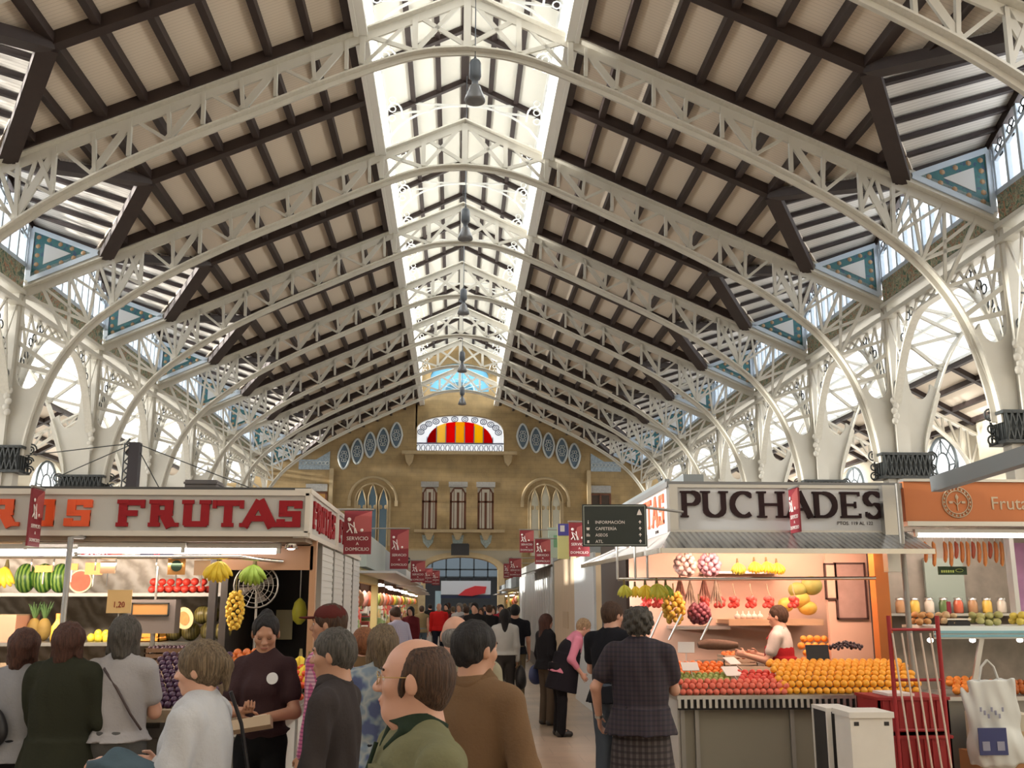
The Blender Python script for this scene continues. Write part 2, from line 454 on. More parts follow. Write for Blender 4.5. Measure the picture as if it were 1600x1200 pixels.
for s in (-1, 1):
    p = column(s, TY(-1), 'x'); learn(p)
    cols = [p] + [dup(p, (X0, TY(i), 0)) for i in range(0, LAST)]
    for i, c in enumerate(cols):
        c['label'] = f'white forked iron column with dark basket capital, {ORD[i]} on the {SIDE[s]} side of the nave'

# ---- dormers with clerestory windows, one per bay and side
def dormer(s, y, label):
    d = thing('roof_dormer', label, 'roof dormer', (X0, y, 0), 0, f'dormers over the {SIDE[s]} clerestory')
    V = Vector((s*7.7, 0, 11.80)); Rr = Vector((s*11.62, 0, 12.98))
    for e in (-1, 1):
        B = Vector((s*9.6, e*3.0, 10.93)); E = Vector((s*11.62, e*3.0, 11.62))
        up = Vector((0, 0, 0.12))
        m = MB(); m.add([V+up, B+up, E+up, Rr+up, V+up*1.6, B+up*1.6, E+up*1.6, Rr+up*1.6], [(0,1,2,3),(7,6,5,4),(0,4,5,1),(1,5,6,2),(2,6,7,3),(3,7,4,0)])
        m.build('slatted_ceiling', slatboard, d)
        for k in range(7):
            t = k / 6
            m = MB().bar(V.lerp(B, t) + up*0.6, Rr.lerp(E, t) + up*0.6, 0.15, 0.09).build('ceiling_beam', wood, d)
        MB().bar(V - up*0.3, B - up*0.6, 0.36, 0.22).build('valley_beam', wood, d)
        MB().bar(Rr, E, 0.16, 0.2).build('head_beam', wood, d)
        # short purlins from valley to truss
        for q in (0.33, 0.70):
            pv = V.lerp(B, q); MB().bar((pv.x, pv.y, roofz(abs(pv.x)) + 0.18), (pv.x, e*3.0, roofz(abs(pv.x)) + 0.18), 0.13, 0.18).build('short_purlin', wood, d)
        # tiled triangle standing on the truss
        yy = e*2.86
        t0, t1, t2 = (s*9.75, 10.90), (s*11.5, 11.55), (s*11.5, 10.10)
        fr = lambda p, k: tuple(sum(q[i] for q in (t0, t1, t2))/3*(1-k) + p[i]*k for i in (0, 1))
        m = MB(); m.prism([t0, t1, t2], yy-0.03, yy+0.03); pn = m.build('tile_panel', tiles, d)
        m = MB(); m.prism([fr(t0,.40), fr(t1,.40), fr(t2,.40)], yy-0.045, yy+0.045); m.build('centre_panel', mat('pale_panel', (0.62,0.62,0.60), 0.6), pn)
        m = MB()
        for a, b in ((t0,t1),(t1,t2),(t2,t0)): m.bar((a[0],yy,a[1]), (b[0],yy,b[1]), 0.14, 0.13)
        m.build('panel_frame', paleblue, d)
        m = MB()
        for a, b in ((t0,t1),(t1,t2),(t2,t0)):
            ai = tuple(fr(a, .70)); bi = tuple(fr(b, .70))
            for q in range(4):
                fx, fz = ai[0] + (bi[0]-ai[0])*(q+.1)/4, ai[1] + (bi[1]-ai[1])*(q+.1)/4
                m.ell((fx, yy, fz), (0.085, 0.05, 0.085), 8, 5)
        m.build('flower_bosses', mat('flower_glaze', (0.40,0.25,0.13), 0.5, noise=0.4, nscale=3), pn)
    # clerestory window
    xw = s*11.62
    m = MB()
    for k in range(12):
        yy = -2.75 + 0.5*k; zt = 12.9 - abs(yy)*0.45
        m.box(xw-0.05, xw+0.05, yy-0.045, yy+0.045, 10.4, zt)
    m.box(xw-0.05, xw+0.05, -3.0, 3.0, 10.45, 10.58)
    m.bar((xw, -3, 11.18), (xw, 0, 12.3), 0.08, 0.09); m.bar((xw, 3, 11.18), (xw, 0, 12.3), 0.08, 0.09)
    w = m.build('clerestory_window', paleblue, d)
    m = MB()
    for k in range(11):
        yy = -2.5 + 0.5*k; zc = 12.55 - abs(yy)*0.40
        for t in range(4):
            a = t*math.pi/2
            m.tube([(xw, yy + 0.10*math.cos(a) + 0.09*math.cos(b), zc - 0.05 + 0.12*math.sin(a) + 0.09*math.sin(b)) for b in [q*math.pi/3 for q in range(6)]], 0.018, 4, closed=True)
    m.build('scrollwork', black_iron, w)
    m = MB(); m.box(xw+s*0.06-0.01, xw+s*0.06+0.01, -2.98, 2.98, 10.45, 11.5); m.build('pane', glass_w, w)
    # flowered frieze and lattice girder below it
    m = MB(); m.box(xw-0.06, xw+0.06, -2.75, 2.75, 9.88, 10.45); m.build('flower_frieze', frieze_m, d)
    return d
def girder(s, y, label):
    g = thing('lattice_girder', label, 'girder', (X0, y, 0), 0, f'girders between the {SIDE[s]} columns')
    xw = s*11.72
    for z, h, w in ((9.80, 0.10, 0.34), (9.48, 0.12, 0.30)):
        MB().box(xw-w/2, xw+w/2, -3.0, 3.0, z-h/2, z+h/2).build('rail', iron, g)
    def az(yy): return 9.2 - 2.2*max(0, (abs(yy)-0.6)/2.2)**2.2
    pts = [(xw, yy, az(yy)) for yy in [(-2.78 + 5.56*k/24) for k in range(25)]]
    MB().ribbon(pts, 0.22, 0.05, 'x').build('arched_rail', iron2, g)
    n = 10
    for k in range(n):
        a = -2.8 + 5.6*k/n; b = -2.8 + 5.6*(k+1)/n
        MB().bar((xw, a, 9.42), (xw, b, az(b)), 0.05, 0.06).build('brace', iron, g)
        MB().bar((xw, b, 9.42), (xw, a, az(a)), 0.05, 0.06).build('brace', iron, g)
    m = MB()
    for e in (-1, 1):
        for k in range(7):
            yy = e*(1.5 + 0.2*k); zz = az(yy) + 0.35 + 0.1*(k % 2)
            MB().tube([(xw, yy + 0.11*math.cos(b), zz + 0.11*math.sin(b)) for b in [q*math.pi/4 for q in range(8)]], 0.02, 4, closed=True).build('ring_ornament', black_iron, g)
    return g
for s in (-1, 1):
    p = dormer(s, TY(0) - BAY/2, 'x'); q = girder(s, TY(0) - BAY/2, 'x'); learn(p)
    ds = [p] + [dup(p, (X0, TY(i) - BAY/2, 0)) for i in range(1, 8)]
    gs = [q] + [dup(q, (X0, TY(i) - BAY/2, 0)) for i in range(1, 8)]
    for i in range(8):
        ds[i]['label'] = f'slatted roof dormer with barred clerestory window and flowered tile triangles, {ORD[i]} on the {SIDE[s]}'
        gs[i]['label'] = f'white lattice girder with ring ornaments between two columns, {ORD[i]} on the {SIDE[s]}'

# ---- lantern (raised skylight) over the ridge
LH = 2.44
m = MB()
for s in (-1, 1):
    z0, z1 = 16.82, 18.02
    vs = [(X0, -10, z1+.1), (X0 + s*LH, -10, z0+.1), (X0 + s*LH, 62.1, z0+.1), (X0, 62.1, z1+.1)]
    m.add(vs + [(a, b, c+.07) for a, b, c in vs], [(0,1,2,3),(7,6,5,4),(0,4,5,1),(1,5,6,2),(2,6,7,3),(3,7,4,0)])
m = m.build('ceiling_lantern', lantern_board); struct(m)
for k in range(17):
    y = TY(-1) + BAY/2*(k)
    if y > 61.9: break
    for s in (-1, 1):
        o = MB().bar((X0, y, 18.02), (X0 + s*LH, y, 16.82), 0.16, 0.16).build('lantern_rafter', wood)
        tag(o, f'short dark rafter inside the bright skylight lantern, {SIDE[s]} half, {RN[k]} from the viewer', 'roof beam', 'rafters of the skylight lantern')
for j, dx in enumerate((-1.62, -0.82, 0, 0.82, 1.62)):
    z = 18.06 - abs(dx)*1.2/LH
    o = MB().bar((X0+dx, 8, z), (X0+dx, 62.1, z), 0.15 if dx else 0.24, 0.12).build('lantern_purlin', wood)
    tag(o, f'long dark purlin under the lantern roof, {["far left","centre left","along the ridge","centre right","far right"][j]}', 'roof beam', 'purlins of the skylight lantern')
lw = mat('lantern_paint', (0.82, 0.82, 0.78), 0.5)
for s in (-1, 1):
    L = thing('lantern_glazing', f'row of white framed glazing forming the {SIDE[s]} flank of the skylight lantern', 'skylight window', (X0 + s*LH, 0, 0), 0)
    m = MB(); m.box(-0.05, 0.05, 8, 62.1, 13.95, 14.45); m.box(-0.05, 0.05, 8, 62.1, 16.5, 16.85)
    for k in range(0, 73): y = 8 + 0.7525*k; m.box(-0.05, 0.05, y-0.04, y+0.04, 14.4, 16.6)
    m.build('window_frame', lw, L)
    MB().box(0.02, 0.03, 8, 62.1, 14.4, 16.55).build('pane', glass_w, L)
    m = MB(); m.box(-0.25*s if s > 0 else -0.02, 0.02 if s > 0 else 0.25, 8, 62.1, 13.98, 14.12); m.build('sill', lw, L)
    for k in range(18):
        y = TY(-1) + BAY/2*k - BAY/4
        if y > 61: break
        m = MB(); m.tube([(-s*(0.1 + 0.5*(1-math.cos(t))*0.5), y, 16.2 + 0.55*math.sin(t)*0.9 - 0.3) for t in [q*math.pi/8 for q in range(9)]], 0.03, 5)
        for zz in (15.9, 16.2, 16.5): m.tube([(-s*(0.28 + 0.1*math.cos(b)), y, zz + 0.1*math.sin(b)) for b in [q*math.pi/4 for q in range(8)]], 0.02, 4, closed=True)
        m.build('scroll_bracket', lw, L)
# secondary arched ties of the lantern at mid bays
for k in range(8):
    y = TY(k) - BAY/2
    t = thing('lantern_arch', f'thin white arched tie crossing the skylight lantern in mid bay, {ORD[k]} from the viewer', 'roof arch', (X0, y, 0), 0, 'thin arches of the skylight lantern')
    MB().ribbon([(LH*math.cos(a)*-1, 0, 15.4 + 1.75*math.sin(a)) for a in [math.pi*q/16 for q in range(17)]], 0.07, 0.05).build('arch', lw, t)
    for s in (-1, 1):
        MB().bar((0,0,17.15),(s*1.6,0,17.2),0.05,0.06).build('brace', lw, t)
        MB().bar((s*1.1,0,16.95),(s*2.3,0,16.85),0.05,0.06).build('brace', lw, t)

# ---- aisles: glazed strip, boarded roof, trusses, outer wall with big arched windows
cream = mat('cream_render', (0.66, 0.60, 0.48), 0.8, noise=0.08, nscale=2)
for s in (-1, 1):
    XA = lambda d: X0 + s*d
    m = MB()
    m.add([(XA(15.0), -10, 8.95), (XA(17.2), -10, 7.75), (XA(17.2), 62.1, 7.75), (XA(15.0), 62.1, 8.95), (XA(15.0), -10, 9.05), (XA(17.2), -10, 7.85), (XA(17.2), 62.1, 7.85), (XA(15.0), 62.1, 9.05)],
          [(0,1,2,3),(7,6,5,4),(0,4,5,1),(1,5,6,2),(2,6,7,3),(3,7,4,0)])
    struct(m.build(f'ceiling_aisle_{SIDE[s]}', boards))
    for j, d in enumerate((15.05, 15.75, 16.45, 17.1)):
        z = 8.95 - (d-15)*0.545 - 0.06
        o = MB().bar((XA(d), 8, z), (XA(d), 62.1, z), 0.14, 0.16).build('aisle_purlin', wood)
        tag(o, f'dark purlin under the {SIDE[s]} aisle roof, {RN[j]} from the nave', 'roof beam', f'purlins of the {SIDE[s]} aisle')
    for k in range(0, 17):
        y = TY(-1) + BAY/2*k
        if y > 62: break
        o = MB().bar((XA(15.0), y, 8.87), (XA(17.2), y, 7.67), 0.2, 0.16).build('aisle_rafter', wood)
        tag(o, f'dark rafter under the {SIDE[s]} aisle roof, {RN[k]} from the viewer', 'roof beam', f'rafters of the {SIDE[s]} aisle')
    # glazed strip between nave and aisle roof
    G = thing('aisle_skylight', f'long white glazed roof strip between the nave columns and the {SIDE[s]} aisle roof', 'skylight window', (X0, 0, 0))
    m = MB()
    for k in range(0, 37):
        y = 8 + 1.505*k; m.bar((s*12.1, y, 10.1), (s*15.0, y, 8.98), 0.06, 0.08)
    for d, z in ((12.1, 10.1), (13.5, 9.56), (15.0, 8.98)): m.bar((s*d, 8, z), (s*d, 62.1, z), 0.09, 0.09)
    m.build('glazing_bars', lw, G)
    MB().add([(s*12.1, 8, 10.12), (s*15, 8, 9.0), (s*15, 62.1, 9.0), (s*12.1, 62.1, 10.12)], [(0,1,2,3)]).build('pane', glass_w, G)
    # aisle trusses
    def atruss(y):
        t = thing('aisle_truss', 'x', 'roof truss', (X0, y, 0), 0, f'trusses of the {SIDE[s]} aisle')
        A = lambda d: 9.0 - (d-14.2)*0.545
        MB().bar((s*14.2, 0, A(14.2)-0.1), (s*17.2, 0, A(17.2)-0.1), 0.24, 0.07).build('top_chord', iron2, t)
        low = smooth_pts([(14.2, 8.7), (15.0, 8.15), (15.9, 7.5), (16.6, 6.8), (17.0, 6.0), (17.15, 5.2)])
        MB().ribbon([(s*a, 0, z) for a, z in low], 0.24, -0.05*s).build('arch_flange', iron2, t)
        for a, (b, zb) in zip((14.5, 15.1, 15.7, 16.3, 16.9), (low[3], low[6], low[9], low[12], low[15])):
            MB().bar((s*a, 0, A(a)-0.1), (s*b, 0, zb), 0.06, 0.07).build('brace', iron, t)
            MB().bar((s*(a+0.4), 0, A(a+0.4)-0.1), (s*b, 0, zb), 0.06, 0.07).build('brace', iron, t)
        return t
    p = atruss(TY(-1)); learn(p)
    ts = [p] + [dup(p, (X0, TY(i), 0)) for i in range(0, 7)]
    for i, t in enumerate(ts): t['label'] = f'white lattice truss under the {SIDE[s]} aisle roof, {ORD[i]} from the viewer'
    # outer wall with arched openings
    ys = [10.5 + 8.08*k for k in range(7)]; hw = 1.9; zs = 6.0
    m = MB(); xa, xb = (XA(17.2), XA(17.5)) if s > 0 else (XA(17.5), XA(17.2))
    m.box(xa, xb, -8, 95, 0, 3.2)
    edges = [-8] + [v for c in ys for v in (c-hw, c+hw)] + [62.3]
    for a, b in zip(edges[::2], edges[1::2]): m.box(xa, xb, a, b, 3.2, 8.3)
    for c in ys:
        arc = [(c + hw*math.cos(a), zs + hw*0.86*math.sin(a)) for a in [math.pi*q/12 for q in range(13)]]
        for (y0, z0), (y1, z1) in zip(arc, arc[1:]):
            m.prism([(y0, z0), (y1, z1), (y1, 8.3), (y0, 8.3)], xa, xb, fn=lambda u, v, w: (w, u, v))
    struct(m.build(f'wall_{SIDE[s]}', cream))
    for k, c in enumerate(ys):
        w = MB(); xm = XA(17.3)
        w.tube([(xm, c + 1.05*math.cos(a), zs + 0.55 + 1.05*math.sin(a)) for a in [math.pi*2*q/28 for q in range(28)]], 0.06, 5, closed=True)
        w.tube([(xm, c + 0.5*math.cos(a), zs + 0.55 + 0.5*math.sin(a)) for a in [math.pi*2*q/16 for q in range(16)]], 0.035, 4, closed=True)
        w.tube([(xm, c + 0.98*math.cos(a), zs + 0.55 + 0.98*math.sin(a)) for a in [math.pi*2*q/4 for q in range(4)]], 0.035, 4, closed=True)
        w.tube([(xm, c + 0.5*math.cos(a), zs + 0.55 + 0.9*math.sin(a)) for a in [math.pi*2*q/4 for q in range(4)]], 0.03, 4, closed=True)
        for q in range(8):
            a = math.pi*q/4; w.bar((xm, c + 0.5*math.cos(a), zs+0.55+0.5*math.sin(a)), (xm, c + 1.03*math.cos(a), zs+0.55+1.03*math.sin(a)), 0.04, 0.04)
        for yy in (-1.9, -0.63, 0.63, 1.9): w.box(xm-0.05, xm+0.05, c+yy-0.05, c+yy+0.05, 3.2, 5.6)
        w.box(xm-0.05, xm+0.05, c-1.9, c+1.9, 5.5, 5.6); w.box(xm-0.05, xm+0.05, c-1.9, c+1.9, 3.2, 3.3)
        o = struct(w.build(f'window_{k+1 + (0 if s<0 else 7)}', mat('window_lead', (0.10,0.12,0.13), 0.5)))
        struct(MB().box(xm+0.08*s-0.01, xm+0.08*s+0.01, c-1.95, c+1.95, 3.2, 7.7).build('window_pane', glass_w, o))
# ================================================================ stone end wall of the nave
YW = 62.16
def up_z(x):
    dx = abs(x - X0)
    if dx < 2.44: return 18.2 - dx*0.49
    return max(8.0, roofz(dx) + 0.5)
def wall_piece(m, x0, x1, z0, z1=None):
    """vertical slab from z0 to z1 (or the roof line)"""
    ta = up_z(x0 + 1e-4) if z1 is None else z1; tb = up_z(x1 - 1e-4) if z1 is None else z1
    m.prism([(x0, z0), (x1, z0), (x1, tb), (x0, ta)], YW, YW + 0.5)
m = MB()
D0, D1, DS, DT = -1.82, 2.58, 3.75, 4.5
WX = [(-2.12, -1.18), (-0.4, 0.62), (1.32, 2.34)]       # three tall windows
LX0, LX1 = -2.62, 2.95                                  # lunette
UX0, UX1 = -1.75, 1.99                                  # lantern window
wall_piece(m, -17.4, D0, 0, 6.2); wall_piece(m, D1, 17.6, 0, 6.2)
m.box(D0, D1, YW, YW+.5, DT, 6.2)
arc = [(0.38 + 2.2*math.cos(a), DS + 0.75*math.sin(a)) for a in [math.pi*q/14 for q in range(15)]]
for (a, za), (b, zb) in zip(arc, arc[1:]): m.prism([(b, zb), (a, za), (a, DT), (b, DT)], YW, YW+.5)
xs = [-17.4] + [v for w in WX for v in w] + [17.6]
for a, b in zip(xs[::2], xs[1::2]): wall_piece(m, a, b, 6.2, 9.0)
for a, b in WX: m.box(a, b, YW, YW+.5, 8.85, 9.0)
bx = [-17.4, -12, LX0, ]
wall_piece(m, -17.4, -12, 9.0 - 1.2, 8.2)
for a, b in ((-12.6, -2.44+X0-.2), (2.44+X0+.39, 12.8)):
    n = 10
    for k in range(n): wall_piece(m, a + (b-a)*k/n, a + (b-a)*(k+1)/n, 9.0)
a, b = LX0, LX1
m.box(-2.52, 2.95, YW, YW+.5, 9.0, 11.05)
cx = (LX0+LX1)/2; hw = (LX1-LX0)/2
arc = [(cx + hw*math.cos(t), 12.05 + 1.35*(abs(math.sin(t))**0.6)) for t in [math.pi*q/18 for q in range(19)]]
for (a, za), (b, zb) in zip(arc, arc[1:]): m.prism([(b, zb), (a, za), (a, 14.9), (b, 14.9)], YW, YW+.5)
m.box(-2.7, UX0, YW, YW+.5, 14.9, 16.8); m.box(UX1, 2.95, YW, YW+.5, 14.9, 16.8)
arc = [((UX0+UX1)/2 + 1.87*math.cos(t), 15.6 + 1.15*(math.sin(t)**0.7 if math.sin(t) > 0 else 0)) for t in [math.pi*q/14 for q in range(15)]]
for (a, za), (b, zb) in zip(arc, arc[1:]): m.prism([(b, zb), (a, za), (a, 16.8), (b, 16.8)], YW, YW+.5)
m.prism([(-2.4, 16.8), (2.6, 16.8), (X0, 18.2)], YW, YW+.5)
struct(m.build('wall_end', stone))

def emis(name, col, st):
    return mat(name, col, 0.3, emit=col, estr=st)
glow = lambda n, c: mat(n, c, 0.35, alpha=0.82)
# lunette window: striped red and yellow glass under tracery
lun = thing('lunette_window', 'arched stained glass window with red and yellow stripes high on the stone wall', 'window', (0, YW+0.2, 0))
stripe_cols = [(0.55,0.03,0.02), (0.95,0.72,0.25), (0.85,0.05,0.04), (0.95,0.62,0.06), (0.85,0.04,0.05), (0.98,0.70,0.05), (0.75,0.05,0.03)]
sx0, sx1 = at(667, 690, YW).x, at(770, 690, YW).x
cw = (sx1-sx0)/7
def sg(name, col):
    if name in MATS: return MATS[name]
    m = mat(name, col, 0.3); nt = m.node_tree
    tr_ = nt.nodes.new('ShaderNodeBsdfTranslucent'); tr_.inputs[0].default_value = (*col, 1)
    tp = nt.nodes.new('ShaderNodeBsdfTransparent'); tp.inputs[0].default_value = (*[min(1, c*1.1) for c in col], 1)
    ms = nt.nodes.new('ShaderNodeMixShader'); ms.inputs[0].default_value = 0.45
    nt.links.new(tr_.outputs[0], ms.inputs[1]); nt.links.new(tp.outputs[0], ms.inputs[2])
    nt.links.new(ms.outputs[0], nt.nodes['Material Output'].inputs[0])
    return m
for k, c in enumerate(stripe_cols):
    xa = sx0 + cw*k; xb = xa + cw
    def h(x): 
        u = abs((x - (sx0+sx1)/2)/((sx1-sx0)/2)); return 11.65 + 1.32*math.sqrt(max(0.02, 1-u**2.4))
    pts = [(xa, 11.62), (xb, 11.62)] + [(xb - (xb-xa)*q/4, h(xb - (xb-xa)*q/4)) for q in range(5)]
    o = MB().prism(pts, -0.02, 0.02).build('glass_stripe', sg(f'stained_glass_{k%7}', c), lun)
m = MB()
for k in range(8): xa = sx0 + cw*k; m.box(xa-0.025, xa+0.025, -0.04, 0.04, 11.62, 12.7 if 0 < k < 7 else 12.0)
m.box(LX0, LX1, -0.05, 0.05, 11.55, 11.63)
for k in range(12):
    t = math.pi*(k+0.5)/12; c0 = cx + (hw-0.32)*math.cos(t); z0 = 12.05 + 1.1*math.sin(t)**0.7
    m.tube([(c0 + 0.2*math.cos(b), 0, z0 + 0.17*math.sin(b)) for b in [q*math.pi/5 for q in range(10)]], 0.03, 4, closed=True)
    m.tube([(c0 + 0.09*math.cos(b), 0, z0 + 0.08*math.sin(b)) for b in [q*math.pi/3 for q in range(6)]], 0.025, 4, closed=True)
for k in range(18):
    xa = LX0 + 0.2 + (LX1-LX0-0.4)*k/17; m.tube([(xa + 0.12*math.cos(b), 0, 11.3 + 0.2*math.sin(b)) for b in [q*math.pi/4 for q in range(8)]], 0.022, 4, closed=True)
m.build('tracery', mat('blue_grey_lead', (0.16,0.17,0.26), 0.5), lun)
MB().prism([(LX0+.03, 11.1), (LX1-.03, 11.1)] + [(cx + (hw-.03)*math.cos(t), 12.05 + 1.33*(abs(math.sin(t))**0.6)) for t in [math.pi*q/18 for q in range(19)]], 0.06, 0.075).build('pane', mat('milky_glass', (0.95,0.97,1.0), 0.4, alpha=0.5), lun)
# blue fan window in the lantern gable
fan = thing('fan_window', 'blue arched fan window at the far end of the skylight', 'window', (0, YW+0.2, 0))
uc = (UX0+UX1)/2
MB().prism([(UX0, 14.9), (UX1, 14.9)] + [(uc + 1.87*math.cos(t), 15.6 + 1.15*(math.sin(t)**0.7 if math.sin(t) > 0 else 0)) for t in [math.pi*q/14 for q in range(15)]], -0.01, 0.01).build('pane', sg('sky_blue_glass', (0.42,0.66,0.78)), fan)
m = MB()
for k in range(9):
    t = math.pi*k/8; m.bar((uc, -0.03, 15.0), (uc + 1.5*math.cos(t), -0.03, 15.0 + 1.1*math.sin(t)), 0.05, 0.05)
m.tube([(uc + 0.95*math.cos(t), -0.03, 15.0 + 0.75*math.sin(t)) for t in [math.pi*q/12 for q in range(13)]], 0.03, 5)
m.prism([(uc-0.95, 14.92), (uc+0.95, 14.92)] + [(uc + 0.9*math.cos(t), 14.95 + 0.62*math.sin(t)) for t in [math.pi*q/10 for q in range(11)]], 0.0, 0.015)
m.build('glazing_bars', mat('pale_lead', (0.62,0.72,0.76), 0.5), fan)

# mouldings and relief on the wall
def trim(n, m, mm=None): return struct(m.build(f'trim_{n}', mm or stone_trim))
m = MB(); m.box(-3.4, 3.75, YW-0.5, YW, 10.82, 11.02)
for x in (-2.95, 3.2):
    m.prism([(x-0.28, 10.82), (x+0.28, 10.82), (x+0.2, 10.35), (x, 10.1), (x-0.2, 10.35)], YW-0.3, YW)
trim(1, m)
m = MB(); m.box(-2.55, 3.0, YW-0.35, YW, 6.0, 6.18)
for x in (-1.65, 0.11, 1.83): m.prism([(x-0.3, 6.0), (x+0.3, 6.0), (x+0.1, 5.55), (x-0.1, 5.55)], YW-0.2, YW)
trim(2, m)
m = MB()
a1 = [(0.38 + 2.25*math.cos(t), DS + 0.78*math.sin(t)) for t in [math.pi*q/16 for q in range(17)]]; a2 = [(0.38 + 2.65*math.cos(t), DS + 1.08*math.sin(t)) for t in [math.pi*q/16 for q in range(17)]]
for q in range(16): m.prism([a1[q+1], a1[q], a2[q], a2[q+1]], YW-0.12, YW)
m.box(D0-0.42, D0, YW-0.12, YW, 0, DS); m.box(D1, D1+0.42, YW-0.12, YW, 0, DS)
trim(3, m)
m = MB(); m.box(-3.5, 4.1, YW-0.04, YW, 4.92, 5.02)
m.box(-3.5, -3.42, YW-0.04, YW, 2.5, 5.0); m.box(4.02, 4.1, YW-0.04, YW, 2.5, 5.0); trim(4, m)
m = MB()
for s in (-1, 1): m.box(0.28+s*8.0-0.12, 0.28+s*8.0+0.12, YW-0.25, YW, 5.2, 9.9)
trim(5, m)
pale_wall = mat('pale_wall_panel', (0.38,0.34,0.26), 0.8)
m = MB()
for (a, za), (b, zb) in zip(a2, a2[1:]): m.prism([(b, zb), (a, za), (a, 4.92), (b, 4.92)], YW-0.02, YW)
m.box(-3.42, -2.27, YW-0.02, YW, 3.6, 4.92); m.box(3.03, 4.02, YW-0.02, YW, 3.6, 4.92)
trim(6, m, pale_wall)
# three tall windows
brown = mat('brown_window_frame', (0.14,0.05,0.025), 0.5); wglass = mat('window_glass', (0.62,0.58,0.48), 0.25, alpha=0.92)  # pale, nearly opaque glass colour paints the brightness of lit panes
for k, (a, b) in enumerate(WX):
    w = thing('casement_window', f'tall brown framed window with arched top light above the doorway, {["left, with a half drawn pale blind","middle","right"][k]} of three', 'window', ((a+b)/2, YW+0.15, 6.2), 0, 'three tall windows over the doorway')
    hw_ = (b-a)/2
    m = MB()
    for x in (-hw_+0.06, 0, hw_-0.06): m.box(x-0.075, x+0.075, -0.05, 0.05, 0, 2.3)
    for z in (0.04, 1.72): m.box(-hw_, hw_, -0.05, 0.05, z-0.05, z+0.05)
    m.bar((-hw_, 0, 2.1), (-hw_*0.5, 0, 2.55), 0.08, 0.09); m.bar((hw_, 0, 2.1), (hw_*0.5, 0, 2.55), 0.08, 0.09); m.bar((-hw_*0.5, 0, 2.55), (hw_*0.5, 0, 2.55), 0.08, 0.09)
    for x in (-hw_*0.5, hw_*0.5): m.box(x-0.02, x+0.02, -0.03, 0.03, 0, 2.5)
    m.build('window_frame', brown, w)
    MB().box(-hw_, hw_, -0.01, 0.01, 0, 2.6).build('pane', wglass, w)
    m = MB()
    for x in (-hw_*0.5, hw_*0.5):
        for z in (0.35, 0.75, 1.15, 1.5): m.tube([(x + 0.13*math.cos(t), 0.02, z + 0.16*math.sin(t)) for t in [q*math.pi/4 for q in range(8)]], 0.015, 4, closed=True)
    m.build('lead_pattern', mat('grey_lead', (0.25,0.24,0.22), 0.5), w)
    if k == 0:
        MB().box(-hw_+0.1, hw_-0.08, 0.06, 0.08, 0.0, 1.55).build('blind', mat('pale_blind', (0.75,0.70,0.60), 0.8), w)
        MB().box(-hw_+0.1, -0.06, 0.03, 0.05, 1.85, 2.35).build('amber_pane', mat('amber_glass', (0.8,0.42,0.10), 0.3), w)
    MB().box(-hw_-0.08, hw_+0.08, -0.18, -0.05, 2.62, 2.95).build('lintel_panel', mat('carved_grey', (0.36,0.35,0.33), 0.8, noise=0.3, nscale=12), w)
# triple lancets in round arches
blue_gl = mat('blue_grey_glass', (0.10,0.17,0.23), 0.2); cream_gl = mat('cream_glass', (0.52,0.50,0.40), 0.4)
for k, (cx_, gl, tx) in enumerate([(-5.15, blue_gl, 'dark blue glass, on the left'), (5.55, cream_gl, 'pale cream glass, on the right')]):
    w = thing('lancet_window', f'triple lancet window in a round stone arch with {tx} of the end wall', 'window', (cx_, YW-0.02, 0))
    zt = 9.0
    m = MB()
    for rr, th in ((1.45, 0.10), (1.05, 0.07)):
        m.tube([(rr*math.cos(t), 0, 7.95 + rr*math.sin(t)) for t in [math.pi*q/16 for q in range(17)]], th, 6)
        for s in (-1, 1): m.box(s*rr-th, s*rr+th, -th, th, (5.2 if rr < 1.2 else 7.6), 7.95)
    m.build('stone_arch', stone_trim, w)
    for q in (-1, 0, 1):
        x = q*0.66; hh = 7.9 + (0.28 if q == 0 else 0)
        m = MB(); m.prism([(x-0.24, 4.6), (x+0.24, 4.6), (x+0.24, hh), (x+0.12, hh+0.45), (x, hh+0.75), (x-0.12, hh+0.45), (x-0.24, hh)], -0.07, -0.03)
        m.build('lancet_pane', gl, w)
        m = MB(); m.tube([(x-0.26, -0.08, 4.6), (x-0.26, -0.08, hh), (x-0.14, -0.08, hh+0.45), (x, -0.08, hh+0.8), (x+0.14, -0.08, hh+0.45), (x+0.26, -0.08, hh), (x+0.26, -0.08, 4.6)], 0.05, 5)
        for s in (-1, 1): m.ell((x+s*0.15, -0.08, 7.55), (0.1, 0.03, 0.14), 8, 6)
        m.build('mullion', stone_trim, w)
# side windows
for k, (x, c) in enumerate([(-8.6, (0.55,0.30,0.08)), (9.0, (0.05,0.03,0.02))]):
    w = thing('side_window', f'small dark window with brown shutters near the {"left" if k==0 else "right"} end of the stone wall', 'window', (x, YW-0.02, 7.2))
    MB().box(-0.6, 0.6, -0.06, 0, -1.6, 1.2).build('pane', mat(f'side_glass_{k}', c, 0.4), w)
    m = MB()
    for xx in (-0.6, 0, 0.6): m.box(xx-0.06, xx+0.06, -0.10, 0, -1.6, 1.2)
    for zz in (-0.5, 0.2, 1.2): m.box(-0.66, 0.66, -0.10, 0, zz-0.05, zz+0.05)
    m.build('window_frame', brown, w)
    MB().box(-0.66, 0.66, -0.12, 0, 1.3, 1.75).build('lintel_panel', MATS['carved_grey'], w)
